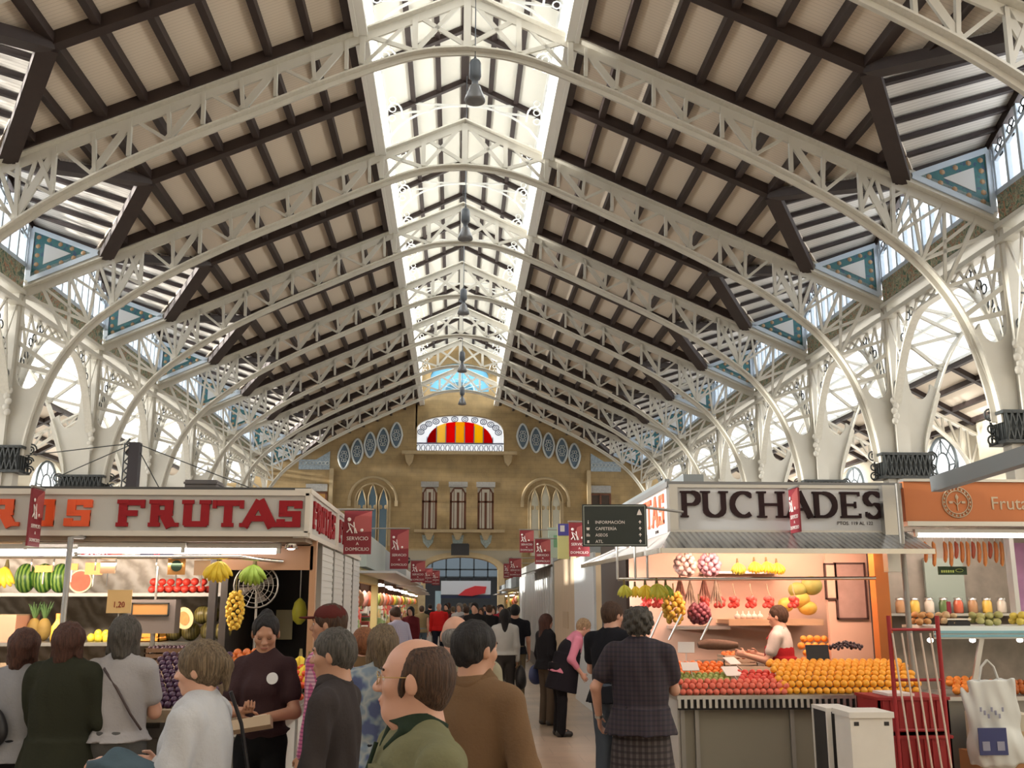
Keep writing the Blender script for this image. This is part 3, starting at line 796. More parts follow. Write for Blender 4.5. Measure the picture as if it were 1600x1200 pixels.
# rosette windows stepping up the gable
rl = [(-3.80,12.05),(-4.62,11.70),(-5.42,11.42),(-6.2,11.0),(-7.0,10.68),(4.15,12.05),(4.98,11.82),(5.77,11.48),(6.62,11.15),(7.4,10.82)]
lead_b = mat('rosette_blue', (0.10,0.15,0.20), 0.4); lead_w = mat('rosette_stone', (0.50,0.53,0.52), 0.7)
for k, (x, z) in enumerate(rl):
    side = 'left' if k < 5 else 'right'
    w = thing('rosette_window', f'small pointed tracery window on the {side} half of the gable, {["highest","second highest","middle","second lowest","lowest"][k%5]} of five', 'window', (x, YW-0.03, z), 0, f'tracery windows stepping up the {side} gable')
    o = [(0.36*math.cos(t)*(1-0.25*abs(math.sin(t))), 0.78*math.sin(t)) for t in [2*math.pi*q/20 for q in range(20)]]
    m = MB().prism(o, -0.03, 0.02); m.build('pane', lead_b, w)
    m = MB(); m.tube([(a, -0.03, b) for a, b in o], 0.07, 5, closed=True)
    for q in range(6): t = q*math.pi/3; m.tube([(0.15*math.cos(t) + 0.08*math.cos(b), -0.05, 0.28*math.sin(t) + 0.1*math.sin(b)) for b in [v*math.pi/3 for v in range(6)]], 0.025, 4, closed=True)
    m.build('tracery', lead_w, w)
for s in (-1, 1):
    w = thing('tile_band', f'blue and white tile band at the {"left" if s<0 else "right"} foot of the gable', 'tile panel', (0.28 + s*9.1, YW-0.03, 10.35))
    m = MB(); m.box(-0.95, 0.95, -0.02, 0.02, -0.5, 0.12); m.prism([(s*-0.95, 0.12), (s*-0.1, 0.12), (s*-0.95, 0.65)], -0.02, 0.02)
    m.build('tiles', mat('blue_tiles', (0.30,0.36,0.40), 0.4, noise=0.55, nscale=9), w)
    m = MB()
    for k in range(8): m.tube([(-0.8 + 0.23*k + 0.11*math.cos(b), -0.04, -0.1 + 0.11*math.sin(b)) for b in [v*math.pi/4 for v in range(8)]], 0.022, 4, closed=True)
    m.build('ornament', lead_w, w)
for k, x in enumerate((-1.7, 0.12, 1.85)):
    w = tag(MB().prism([(x-0.38, 5.85), (x+0.38, 5.85), (x+0.3, 5.4), (x, 5.05), (x-0.3, 5.4)], YW-0.06, YW-0.01).build('crest_relief', mat('blue_relief', (0.28,0.33,0.31), 0.6, noise=0.5, nscale=14)), f'blue-green tile crest under the {["left","middle","right"][k]} tall window', 'crest', 'tile crests over the doorway')
w = thing('hanging_screen', 'black screen hanging above the arched doorway', 'screen', (at(719,859,YW-0.6).x, YW-0.6, at(719,859,YW-0.6).z))
MB().box(-0.55, 0.55, -0.05, 0.05, -0.33, 0.33).build('screen', mat('black_screen', (0.012,0.012,0.016), 0.3), w)
m = MB(); m.box(-0.5, 0.5, -0.02, 0.6, 0.33, 0.38); m.build('bracket', black_iron, w)
for k, x in enumerate((-2.9, 3.4)):
    w = thing('wall_lamp', f'small black lamp on a bracket {"left" if k==0 else "right"} of the arched doorway', 'lamp', (x, YW, 4.3))
    MB().ell((0, -0.25, 0), (0.16, 0.16, 0.22), 10, 8).build('lamp_head', black_iron, w); MB().tube([(0, 0, -0.5), (0, -0.25, -0.5), (0, -0.25, -0.2)], 0.03, 5).build('bracket', black_iron, w)
# hall beyond the doorway
m = MB(); m.box(-14, 14, 88, 88.4, 0, 3.95); m.box(-14, -3.2, 88, 88.4, 3.95, 9); m.box(4.0, 14, 88, 88.4, 3.95, 9); m.box(-3.2, 4.0, 88, 88.4, 7, 9)
struct(m.build('wall_far', mat('far_wall', (0.20,0.21,0.22), 0.8)))
struct(MB().box(-14, 14, 62.7, 88.4, 9, 9.2).build('ceiling_far', mat('far_ceiling', (0.3,0.3,0.3), 0.8)))
for s in (-1, 1): struct(MB().box(min(s*9, s*9.3), max(s*9, s*9.3), 62.7, 88, 0, 9).build(f'wall_far_{SIDE[s]}', mat('far_wall', (0.2,0.2,0.2))))
m = MB()
for k in range(7): x = -3.2 + 1.2*k; m.box(x-0.06, x+0.06, 87.9, 88.1, 3.3, 7)
for z in (3.95, 4.6, 5.8, 7): m.box(-3.2, 4.0, 87.9, 88.1, z-0.06, z+0.06)
o = struct(m.build('window_20', mat('grey_mullion', (0.25,0.30,0.33), 0.5)))
struct(MB().box(-3.2, 4.0, 88.1, 88.12, 3.3, 7).build('window_pane', sg('pale_blue_glass', (0.26,0.285,0.30)), o))
area('far_hall_fill', (0.5, 70, 8.5), (0, 0, 0), 14, 12, 900, (0.92,0.96,1.0))  # added fill below the closed ceiling, brightening the far stall's signs
w = thing('far_stall', 'distant stall with white and red signs seen through the arched doorway', 'market stall', (0.6, 72, 0))
MB().box(-1.6, 1.9, -0.1, 0.1, 2.35, 3.3).build('white_sign', mat('sign_white', (0.75,0.78,0.82), 0.4), w)
MB().prism([(-0.4, 2.3), (0.6, 2.25), (1.5, 2.45), (1.6, 2.9), (0.8, 2.95), (0.1, 2.7)], -0.16, -0.1).build('red_sign', mat('sign_red', (0.75,0.05,0.06), 0.4), w)
MB().box(-1.6, 1.9, -0.08, 0.08, 2.1, 2.3).build('dark_fascia', mat('dark_blue_fascia', (0.03,0.04,0.09), 0.5), w)
MB().box(-1.9, 2.1, 0.0, 0.8, 0, 1.0).build('counter', mat('dark_counter', (0.07,0.07,0.09), 0.5), w)
MB().box(-2.0, -1.6, -0.05, 0.05, 0, 2.6).build('pale_post', mat('pale_blue_post', (0.45,0.62,0.68), 0.5), w)

# ---- pendant lamps along the ridge
greym = mat('lamp_grey', (0.07,0.08,0.095), 0.45); lampglass = mat('lamp_glass', (0.13,0.13,0.135), 0.25)
def pendant(x, y, z, label):
    L = thing('pendant_lamp', label, 'pendant lamp', (x, y, z), 0, 'industrial pendant lamps on the nave axis')
    MB().lathe([(0.0,1.0),(0.10,1.0),(0.13,0.94),(0.135,0.62),(0.11,0.56),(0.07,0.54),(0.07,0.42),(0.10,0.38)], n=16).build('ballast_housing', greym, L)
    MB().lathe([(0.10,0.40),(0.13,0.36),(0.15,0.28),(0.21,0.14),(0.23,0.05),(0.225,0.02),(0.19,0.0),(0.0,-0.03)], n=18).build('lamp_shade', lampglass, L)
    MB().tube([(0,0,1.0), (0,0,17.9 - z)], 0.014, 5).build('cable', greym, L)
    m = MB(); m.tube([(0.05,0,1.0),(0,0,1.12),(-0.05,0,1.0)], 0.015, 5); m.build('hanger', greym, L)
    return L
pl = pendant(at(742,158,20.0).x, 20.0, at(742,160,20.0).z, 'grey industrial lamp on a long cable, nearest and largest of the row'); learn(pl)
zl = pl.location.z
for k, (px, py, Y) in enumerate([(727, 376, 0), (724, 492, 0), (722, 582, 0), (722, 633, 0), (721, 672, 0), (720, 700, 0)]):
    t = math.tan(PITCH + math.atan((600 - py)/F)); Y = (zl - EYE)/t
    if Y > 61: continue
    dup(pl, (at(px, py, Y).x, Y, zl), label=f'grey industrial lamp on a long cable, {ORD[k+1]} of the row under the skylight')
for k in range(7):
    y = TY(k) - 1.0
    o = thing('ridge_fitting', f'small dark round fitting under the lantern ridge, {ORD[k]} from the viewer', 'light fitting', (X0, y, 16.9), 0, 'small fittings under the lantern ridge')
    MB().ell((0,0,0), (0.09,0.09,0.09), 10, 8).build('fitting_body', greym, o); MB().tube([(0,0,0),(0,0,1.15)], 0.012, 5).build('stem', greym, o)
# ================================================================ people: smooth bodies grown from blended distance fields
def surface_nets(f, org, h):
    S = f < 0
    c = S[:-1,:-1,:-1].astype(np.int8)
    tot = np.zeros_like(c)
    for i in (0,1):
        for j in (0,1):
            for k in (0,1):
                tot += S[i:S.shape[0]-1+i, j:S.shape[1]-1+j, k:S.shape[2]-1+k]
    mix = (tot > 0) & (tot < 8)
    idx = np.argwhere(mix)
    num = -np.ones(mix.shape, dtype=np.int32); num[tuple(idx.T)] = np.arange(len(idx))
    acc = np.zeros((len(idx), 3)); cnt = np.zeros(len(idx))
    cor = [(i,j,k) for i in (0,1) for j in (0,1) for k in (0,1)]
    for a in cor:
        for ax in range(3):
            if a[ax]: continue
            b = list(a); b[ax] = 1
            fa = f[idx[:,0]+a[0], idx[:,1]+a[1], idx[:,2]+a[2]]; fb = f[idx[:,0]+b[0], idx[:,1]+b[1], idx[:,2]+b[2]]
            m = (fa < 0) != (fb < 0)
            t = np.where(m, fa/np.where(fa-fb == 0, 1, fa-fb), 0)
            p = np.tile(np.array(a, float), (len(idx), 1)); p[:, ax] += t
            acc[m] += p[m]; cnt[m] += 1
    v = (idx + acc/np.maximum(cnt,1)[:,None])*h + org
    fs = []
    for ax in range(3):
        o1, o2 = (ax+1) % 3, (ax+2) % 3
        sl0 = [slice(1,-1)]*3; sl1 = [slice(1,-1)]*3
        sl0[ax] = slice(0,-1); sl1[ax] = slice(1,None)
        A = S[tuple(sl0)]; B = S[tuple(sl1)]
        for m, flip in ((A & ~B, False), (~A & B, True)):
            e = np.argwhere(m)
            if not len(e): continue
            e = e + 1; e[:, ax] -= 1
            q = []
            for d1, d2 in ((0,0),(1,0),(1,1),(0,1)):
                c_ = e.copy(); c_[:, o1] -= (1-d1); c_[:, o2] -= (1-d2)
                q.append(num[c_[:,0], c_[:,1], c_[:,2]])
            q = np.stack(q, 1)
            if flip: q = q[:, ::-1]
            fs.append(q[(q >= 0).all(1)])
    return v, np.concatenate(fs)

class Field:
    """list of primitives; each blends only near itself, so evaluation stays local"""
    def __init__(s): s.p = []; s.cuts = []; s.wob = None
    def cone(s, a, b, r1, r2, k=0.03, sy=1.0): s.p.append(('c', np.array(a, float), np.array(b, float), r1, r2, k, sy)); return s
    def ell(s, c, r, k=0.03, M=None): s.p.append(('e', np.array(c, float), np.array(r, float), M, None, k, 1)); return s
    def sub(s, c, r, k=0.01, M=None): s.p.append(('s', np.array(c, float), np.array(r, float), M, None, k, 1)); return s
    def skirt(s, a, b, ra, rb, k=0.02): s.p.append(('k', np.array(a, float), np.array(b, float), ra, rb, k, 1)); return s
    def cut(s, n, d): s.cuts.append((np.array(n, float), d)); return s    # keep n.p < d
    def bounds(s):
        lo = np.full(3, 1e9); hi = -lo
        for t, a, b, r1, r2, k, sy in s.p:
            if t == 's': continue
            if t == 'c': r = max(r1, r2)*max(1, sy); l = np.minimum(a, b) - r; u = np.maximum(a, b) + r
            elif t == 'e': l = a - b.max(); u = a + b.max()
            else: r = max(max(r1), max(r2)); l = np.minimum(a, b) - r; u = np.maximum(a, b) + r
            lo = np.minimum(lo, l); hi = np.maximum(hi, u)
        return lo, hi
    def mesh(s, h):
        lo, hi = s.bounds(); lo -= 3*h; hi += 3*h
        n = np.ceil((hi-lo)/h).astype(int) + 1
        f = np.full(tuple(n), 1.0, dtype=np.float32)
        ax = [lo[i] + np.arange(n[i])*h for i in range(3)]
        for t, a, b, r1, r2, k, sy in s.p:
            if t == 'c': r = max(r1, r2)*max(1, sy); l = np.minimum(a, b) - r; u = np.maximum(a, b) + r
            elif t in 'es': l = a - b.max(); u = a + b.max()
            else: r = max(max(r1), max(r2)); l = np.minimum(a, b) - r; u = np.maximum(a, b) + r
            pad = k + 3*h
            i0 = np.clip(((l - pad - lo)/h).astype(int), 0, n-1); i1 = np.clip(((u + pad - lo)/h).astype(int) + 2, 1, n)
            sl = tuple(slice(i0[j], i1[j]) for j in range(3))
            X = ax[0][sl[0]][:,None,None]; Y = ax[1][sl[1]][None,:,None]; Z = ax[2][sl[2]][None,None,:]
            if t == 'c':
                ba = b - a; L = max(1e-9, ba @ ba)
                px, py, pz = X-a[0], (Y-a[1]), Z-a[2]
                tt = np.clip((px*ba[0] + py*ba[1] + pz*ba[2])/L, 0, 1)
                d = np.sqrt((px-tt*ba[0])**2 + ((py-tt*ba[1])/sy)**2 + (pz-tt*ba[2])**2) - (r1 + (r2-r1)*tt)
            elif t in 'es':
                px, py, pz = X-a[0], Y-a[1], Z-a[2]
                M = r1
                if M is not None:
                    qx = M[0][0]*px + M[1][0]*py + M[2][0]*pz; qy = M[0][1]*px + M[1][1]*py + M[2][1]*pz; qz = M[0][2]*px + M[1][2]*py + M[2][2]*pz
                else: qx, qy, qz = px, py, pz
                k0 = np.sqrt((qx/b[0])**2 + (qy/b[1])**2 + (qz/b[2])**2); k1 = np.sqrt((qx/b[0]**2)**2 + (qy/b[1]**2)**2 + (qz/b[2]**2)**2) + 1e-9
                d = k0*(k0-1)/k1
            else:
                ba = b - a; L = ba @ ba
                px, py, pz = X-a[0], Y-a[1], Z-a[2]
                tt = (px*ba[0] + py*ba[1] + pz*ba[2])/L; tc = np.clip(tt, 0, 1)
                rx = r1[0] + (r2[0]-r1[0])*tc; ry = r1[1] + (r2[1]-r1[1])*tc
                d = (np.sqrt(((px-tt*ba[0])/rx)**2 + ((py-tt*ba[1])/ry)**2) - 1)*np.minimum(rx, ry)
                d = np.maximum(d, np.maximum(-tt, tt-1)*math.sqrt(L))
            g = f[sl]
            if t == 's':
                dd = -d; hh = np.clip(0.5 - 0.5*(g-dd)/k, 0, 1); f[sl] = g*(1-hh) + dd*hh + k*hh*(1-hh)
            else:
                hh = np.clip(0.5 + 0.5*(g-d)/k, 0, 1); f[sl] = g*(1-hh) + d*hh - k*hh*(1-hh)
        X = ax[0][:,None,None]; Y = ax[1][None,:,None]; Z = ax[2][None,None,:]
        if s.wob:
            amp, fr = s.wob
            f += (amp*(np.sin(fr*(X*1.3+Z*0.5)+1.3)*np.sin(fr*(Y*1.1-Z*0.35)) + 0.6*np.sin(fr*2.1*(X-Y*0.7+Z*0.25)))).astype(np.float32)
        for nrm, d in s.cuts:
            f = np.maximum(f, (X*nrm[0] + Y*nrm[1] + Z*nrm[2] - d).astype(np.float32))
        return surface_nets(f, lo, h)
    def build(s, name, m, parent, h):
        v, q = s.mesh(h)
        return mesh_obj(name, v, q, m, parent)

def rotx(a): c, s = math.cos(a), math.sin(a); return np.array([[1,0,0],[0,c,-s],[0,s,c]])
def rotz(a): c, s = math.cos(a), math.sin(a); return np.array([[c,-s,0],[s,c,0],[0,0,1]])
def roty(a): c, s = math.cos(a), math.sin(a); return np.array([[c,0,s],[0,1,0],[-s,0,c]])

def skin(tone=0):
    c = [(0.50,0.27,0.19), (0.58,0.33,0.24), (0.42,0.22,0.14), (0.34,0.17,0.11)][tone]
    return mat(f'skin_tone_{tone}', c, 0.5, sss=0.06, noise=0.08, nscale=14)
def cloth(name, col, noise=0.12, ns=6, rough=0.9): return mat('cloth_'+name, tuple(c*0.85 for c in col), rough, spec=0.15, noise=noise, nscale=ns, bump=0.25, bscale=60)
def check_cloth(name, c1, c2, c3, sc=14):
    if 'cloth_'+name in MATS: return MATS['cloth_'+name]
    m = mat('cloth_'+name, c1, 0.85); nt, b, tc = nodes(m)
    w = [nt.nodes.new('ShaderNodeTexWave') for _ in (0,1)]
    for q, d in zip(w, ('X','Z')): q.bands_direction = d; q.inputs['Scale'].default_value = sc; nt.links.new(tc.outputs['Object'], q.inputs['Vector'])
    r1 = ramp(nt, [(0.0, c1), (0.55, c1), (0.7, c2), (1, c2)]); r2 = ramp(nt, [(0.0, (1,1,1)), (0.6, (1,1,1)), (0.75, c3), (1, c3)])
    nt.links.new(w[0].outputs['Fac'], r1.inputs[0]); nt.links.new(w[1].outputs['Fac'], r2.inputs[0])
    mx = nt.nodes.new('ShaderNodeMix'); mx.data_type = 'RGBA'; mx.blend_type = 'MULTIPLY'; mx.inputs[0].default_value = 1
    nt.links.new(r1.outputs[0], mx.inputs[6]); nt.links.new(r2.outputs[0], mx.inputs[7]); nt.links.new(mx.outputs[2], b.inputs['Base Color'])
    return m
def blotch_cloth(name, c1, c2, c3, sc=9):
    if 'cloth_'+name in MATS: return MATS['cloth_'+name]
    m = mat('cloth_'+name, c1, 0.85); nt, b, tc = nodes(m)
    n = nt.nodes.new('ShaderNodeTexNoise'); n.inputs['Scale'].default_value = sc; nt.links.new(tc.outputs['Object'], n.inputs['Vector'])
    r = ramp(nt, [(0.40, c1), (0.48, c2), (0.55, c1), (0.60, c3)]); nt.links.new(n.outputs['Fac'], r.inputs[0]); nt.links.new(r.outputs[0], b.inputs['Base Color'])
    return m
HAIRC = {'black': (0.012,0.010,0.010), 'brown': (0.055,0.028,0.016), 'redbrown': (0.060,0.024,0.016), 'grey': (0.16,0.15,0.14), 'darkgrey': (0.065,0.058,0.05), 'blond': (0.30,0.20,0.11), 'ash': (0.13,0.092,0.055), 'auburn': (0.20,0.075,0.03)}
def hairmat(c):
    if 'hair_'+c in MATS: return MATS['hair_'+c]
    m = mat('hair_'+c, HAIRC[c], 0.6, spec=0.3); nt, b, tc = nodes(m)
    mp = nt.nodes.new('ShaderNodeMapping'); mp.inputs['Scale'].default_value = (140, 140, 12); nt.links.new(tc.outputs['Object'], mp.inputs[0])
    n = nt.nodes.new('ShaderNodeTexNoise'); n.inputs['Scale'].default_value = 1.0; n.inputs['Detail'].default_value = 3; n.inputs['Distortion'].default_value = 0.6; nt.links.new(mp.outputs[0], n.inputs['Vector'])
    k = HAIRC[c]; r = ramp(nt, [(0.30, tuple(v*0.42 for v in k)), (0.72, tuple(min(1, v*1.6) for v in k))]); nt.links.new(n.outputs['Fac'], r.inputs[0]); nt.links.new(r.outputs[0], b.inputs['Base Color'])
    bp = nt.nodes.new('ShaderNodeBump'); bp.inputs['Strength'].default_value = 0.9; bp.inputs['Distance'].default_value = 0.012; nt.links.new(n.outputs['Fac'], bp.inputs['Height']); nt.links.new(bp.outputs[0], b.inputs['Normal'])
    return m

def person(label, x, y, rz, h=1.68, sex='m', fat=1.0, tone=0, res=0.009, lean=0, hyaw=0, hpitch=0, armL=None, armR=None,
           top=('shirt', 'grey', (0.2,0.2,0.2)), sleeve='long', hem=0.86, bottom='trousers', bcol=('black', (0.02,0.02,0.022)), bhem=0.42,
           hair='short', hcol='brown', stride=0.0, shoes=(0.02,0.018,0.016), collar=None, group=None, coat=0.0, z=0.0, detail=1, eyes=True):
    T = thing('person', label, 'person', (x, y, z), rz, group)
    k = h/1.70; sw = (0.185 if sex == 'm' else 0.165)*fat
    La = R(lean)
    hipz = 0.90*k
    RX = rotx(-La)
    def U(p):                                   # upper body leans about the hips
        q = np.array(p, float)*k; q = q - np.array([0,0,hipz]); return RX @ q + np.array([0,0,hipz])
    hc = U((0, 0.012, 1.585))
    HM = RX @ rotz(R(hyaw)) @ rotx(R(hpitch))
    def Hd(p): return hc + HM @ (np.array(p, float)*k)
    sm = skin(tone)
    # limbs
    sh = {-1: U((-sw, -0.01, 1.375)), 1: U((sw, -0.01, 1.375))}
    def arm(side, spec):
        u, fdir, pn = spec if spec else ((0.10*side, -0.04, -1), (0.04*side, 0.22, -1), (-side, 0, 0))
        u = RX @ (np.array(u, float)/np.linalg.norm(u)); fd = RX @ (np.array(fdir, float)/np.linalg.norm(fdir))
        e = sh[side] + u*0.285*k; w = e + fd*0.245*k
        n = RX @ (np.array(pn, float)/np.linalg.norm(pn)); n = n - fd*(n @ fd); n = n/max(1e-6, np.linalg.norm(n))
        return e, w, fd, n
    arms = {-1: arm(-1, armL), 1: arm(1, armR)}
    legs = {}
    for s in (-1, 1):
        st = stride*s
        hip = np.array([s*0.088*k*fat**0.5, 0, hipz]); an = np.array([s*0.10*k, st*0.26*k, 0.085*k + (0.04*k if st < 0 else 0)]); kn = (hip+an)/2 + np.array([0, 0.03*k + abs(st)*0.04, 0.01])
        legs[s] = (hip, kn, an)
    B = Field()
    # torso
    B.ell(U((0, 0.0, 1.26)), np.array([0.155*fat, 0.105*fat, 0.20])*k, 0.06, RX)
    B.ell(U((0, 0.008, 1.06)), np.array([0.135*fat, 0.10*fat, 0.17])*k, 0.06, RX)
    B.ell(U((0, -0.005, 0.94)), np.array([0.155*fat, 0.115*fat, 0.13])*k, 0.06, RX)
    for s in (-1, 1): B.cone(U((s*0.03, -0.012, 1.425)), U((s*sw*0.94, -0.01, 1.375)), 0.05*k, 0.045*k, 0.05)
    B.cone(U((0, -0.02, 1.40)), U((0, -0.005, 1.52)), 0.060*k*(1 if sex == 'm' else 0.85), 0.052*k*(1 if sex == 'm' else 0.85), 0.04)
    for s in (-1, 1):
        e, w, fd, n = arms[s]
        B.cone(sh[s], e, 0.047*k*fat, 0.038*k, 0.03); B.cone(e, w, 0.041*k, 0.027*k, 0.02)
        hip, kn, an = legs[s]
        B.cone(hip, kn, 0.085*k*fat, 0.055*k, 0.04); B.cone(kn, an, 0.056*k, 0.038*k, 0.03)
        B.cone(an, an + np.array([0, 0.12*k, -0.045*k]), 0.040*k, 0.026*k, 0.02)
        # hand: palm, four fingers, thumb leaving the side
        sd = np.cross(fd, n)*s; fr = max(0.0085*k, res*0.62)
        palm = w + fd*0.048*k
        Mh = np.stack([sd, n, fd], 1)
        B.ell(palm, np.array([0.040, 0.017, 0.056])*k, 0.012, Mh)
        for j, (o, ln) in enumerate(((-0.030, 0.062), (-0.010, 0.072), (0.010, 0.076), (0.030, 0.066))):
            b0 = w + fd*0.090*k + sd*o*k; d1 = fd*0.80 + n*0.6; d2 = fd*0.25 + n*0.97
            m1 = b0 + d1*ln*0.55*k; m2 = m1 + d2*ln*0.5*k
            B.cone(b0 - fd*0.01, m1, fr, fr*0.95, 0.004); B.cone(m1, m2, fr*0.95, fr*0.8, 0.004)
        t0 = w + fd*0.025*k + sd*0.032*k; t1 = t0 + (fd*0.6 + sd*0.6 + n*0.4)*0.042*k; t2 = t1 + (fd*0.8 + sd*0.05 + n*0.5)*0.034*k
        B.cone(t0, t1, fr*1.25, fr*1.1, 0.008); B.cone(t1, t2, fr*1.1, fr*0.9, 0.004)
    # head
    B.ell(Hd((0, -0.008, 0.030)), np.array([0.077, 0.095, 0.088])*k, 0.02, HM)
    B.ell(Hd((0, 0.020, -0.035)), np.array([0.061, 0.069, 0.084])*k, 0.03, HM)
    if fat > 1.15 and sex == 'm': B.ell(Hd((0, 0.030, -0.085)), np.array([0.048, 0.050, 0.036])*k, 0.03, HM); B.ell(Hd((0, 0.015, -0.105)), np.array([0.052, 0.05, 0.035])*k, 0.03, HM)
    B.ell(Hd((0, 0.060, -0.090)), np.array([0.026, 0.024, 0.022])*k, 0.025, HM)
    if detail:
        B.cone(Hd((0, 0.084, 0.016)), Hd((0, 0.107, -0.022)), 0.009*k, 0.014*k, 0.012)
        for s in (-1, 1):
            B.ell(Hd((s*0.012, 0.098, -0.026)), np.array([0.010, 0.011, 0.009])*k, 0.006, HM)
            B.ell(Hd((s*0.040, 0.058, -0.018)), np.array([0.024, 0.024, 0.024])*k, 0.02, HM)
            B.ell(Hd((s*0.079, -0.006, -0.004)), np.array([0.010, 0.021, 0.033])*k, 0.006, HM @ rotz(R(s*-20)))
            B.sub(Hd((s*0.031, 0.103, 0.008)), np.array([0.016, 0.019, 0.009])*k, 0.012, HM)
        B.cone(Hd((-0.034, 0.080, 0.030)), Hd((0.034, 0.080, 0.030)), 0.011*k, 0.011*k, 0.014)
        for s in (-1, 1): B.cone(Hd((s*0.020, 0.0865, 0.0175)), Hd((s*0.043, 0.079, 0.0155)), 0.0055*k, 0.0055*k, 0.005)
        B.cone(Hd((-0.016, 0.088, -0.052)), Hd((0.016, 0.088, -0.052)), 0.008*k, 0.008*k, 0.008)
        B.cone(Hd((-0.012, 0.086, -0.064)), Hd((0.012, 0.086, -0.064)), 0.009*k, 0.009*k, 0.008)
    B.cone(Hd((0, -0.025, -0.055)), U((0, -0.015, 1.46)), 0.056*k*(1 if sex == 'm' else 0.82), 0.060*k*(1 if sex == 'm' else 0.85), 0.03)
    B.build('body', sm, T, res)
    if detail:
        for s in (-1, 1):
            c = Hd((s*0.031, 0.0755, 0.008))
            if not eyes:
                MB().tube([Hd((s*0.018, 0.0885, 0.004)), Hd((s*0.031, 0.0905, 0.001)), Hd((s*0.044, 0.0835, 0.004))], 0.0022*k, 5).build('eyelashes', hairmat(hcol), T); continue
            e = MB().ell(c, (0.0125*k,)*3, 12, 8).build('eye', mat('eye_white', (0.62,0.58,0.55), 0.3), T)
            MB().ell(Hd((s*0.031, 0.0840, 0.008)), (0.0055*k, 0.0045*k, 0.0055*k), 8, 6).build('iris', mat('iris_dark', (0.04,0.025,0.02), 0.2), e)
            MB().tube([Hd((s*0.017, 0.092, 0.030)), Hd((s*0.032, 0.092, 0.035)), Hd((s*0.048, 0.082, 0.030))], 0.0035*k, 5).build('eyebrow', hairmat(hcol), T)
        MB().tube([Hd((-0.020, 0.091, -0.058)), Hd((0, 0.0975, -0.057)), Hd((0.020, 0.091, -0.058))], 0.0045*k, 6).build('mouth', mat('lips', (0.33,0.11,0.09), 0.5), T)
    # top garment
    g = 0.016 + coat
    tm = top[2] if not isinstance(top[2], tuple) else cloth(top[1], top[2])
    G = Field()
    G.ell(U((0, 0.0, 1.26)), (np.array([0.155*fat, 0.105*fat, 0.20]) + g)*k, 0.06, RX)
    G.ell(U((0, 0.008, 1.06)), (np.array([0.140*fat, 0.102*fat, 0.18]) + g*1.2)*k, 0.06, RX)
    for s in (-1, 1): G.cone(U((s*0.035, -0.012, 1.42)), U((s*sw*0.95, -0.01, 1.375)), (0.052 + g*0.7)*k, (0.046 + g*0.6)*k, 0.05)
    if sex == 'f': G.ell(U((0, 0.085, 1.25)), np.array([0.115*fat, 0.055, 0.065])*k, 0.05, RX)
    hz = hem*k
    hipc = U((0, 0, 0.98))
    G.skirt(hipc, (hipc[0]*1, hipc[1]*0.5, hz), ((0.152*fat + g)*k, (0.114*fat + g)*k), ((0.178*fat + g*1.2 + coat)*k, (0.134*fat + g*1.3 + coat)*k), 0.05)
    for s in (-1, 1):
        e, w, fd, n = arms[s]
        if sleeve == 'none': G.ell(sh[s]*1.0, np.array([0.062, 0.062, 0.062])*k, 0.03)
        elif sleeve == 'short': G.cone(sh[s], sh[s] + (e-sh[s])*0.60, (0.050 + g*0.5)*k*fat, (0.050 + g*0.7)*k, 0.03)
        else:
            G.cone(sh[s], e, (0.048 + g*0.6)*k*fat, (0.042 + g*0.8)*k, 0.03)
            el = 1.0 if sleeve == 'long' else 0.55
            G.cone(e, e + (w-e)*el*0.97, (0.042 + g*0.8)*k, (0.032 + g*0.6)*k, 0.025)
    G.cone(U((0, -0.018, 1.41)), U((0, -0.012, 1.45)), 0.072*k, 0.064*k, 0.03)
    G.wob = (0.0042 if res < 0.0095 else (0.003 if res < 0.013 else 0.0), 27)
    G.build(top[0], tm, T, res)
    if collar is not None:
        Cc = Field()
        Cc.skirt(U((0, 0.004, 1.436)), U((0, -0.024, 1.494)), ((0.092+coat)*k, (0.086+coat)*k), ((0.071+coat*.6)*k, (0.069+coat*.6)*k), 0.008)
        for s in (-1, 1): Cc.cone(U((s*0.022, 0.098, 1.405)), U((s*0.066, 0.052, 1.452)), 0.008*k, 0.020*k, 0.015)
        Cc.build('collar', cloth(collar[0], collar[1]), T, res)
    # bottom garment
    bm_ = bcol[1] if not isinstance(bcol[1], tuple) else cloth(bcol[0], bcol[1])
    W = Field()
    W.ell((0, -0.005, 0.94*k), np.array([0.166*fat, 0.128*fat, 0.15])*k, 0.03)
    if bottom == 'trousers':
        for s in (-1, 1):
            hip, kn, an = legs[s]
            W.cone(hip, kn, 0.094*k*fat, 0.072*k, 0.03); W.cone(kn, an + np.array([0, 0, -0.02*k]), 0.073*k, 0.066*k, 0.02)
    else:
        W.skirt((0, 0, 1.02*k), (0, 0.0, bhem*k), (0.145*k*fat, 0.115*k*fat), (0.235*k*fat, 0.19*k*fat), 0.03)
    W.cut((0,0,1), 1.005*k)
    W.wob = (0.004 if res < 0.012 else 0.0, 22)
    W.build(bottom, bm_, T, res)
    for s in (-1, 1):
        an = legs[s][2]; S_ = Field()
        S_.cone(an + np.array([0, -0.025*k, -0.04*k]), an + np.array([0, 0.135*k, -0.046*k]), 0.050*k, 0.040*k, 0.02); S_.cone(an, an + np.array([0,-0.01*k,-0.03*k]), 0.050*k, 0.05*k, 0.02)
        S_.cut((0,0,-1), 0.0)
        S_.build('shoe', mat('shoe_%02x%02x' % (int(shoes[0]*255), int(shoes[2]*255)), shoes, 0.4), T, max(res, 0.009))
    # hair
    Hf = Field(); hm = hairmat(hcol)
    def face_cut(d=0.02): Hf.sub(Hd((0, 0.085, -0.045)), np.array([0.066, 0.075, 0.100 + d])*k, 0.012, HM)
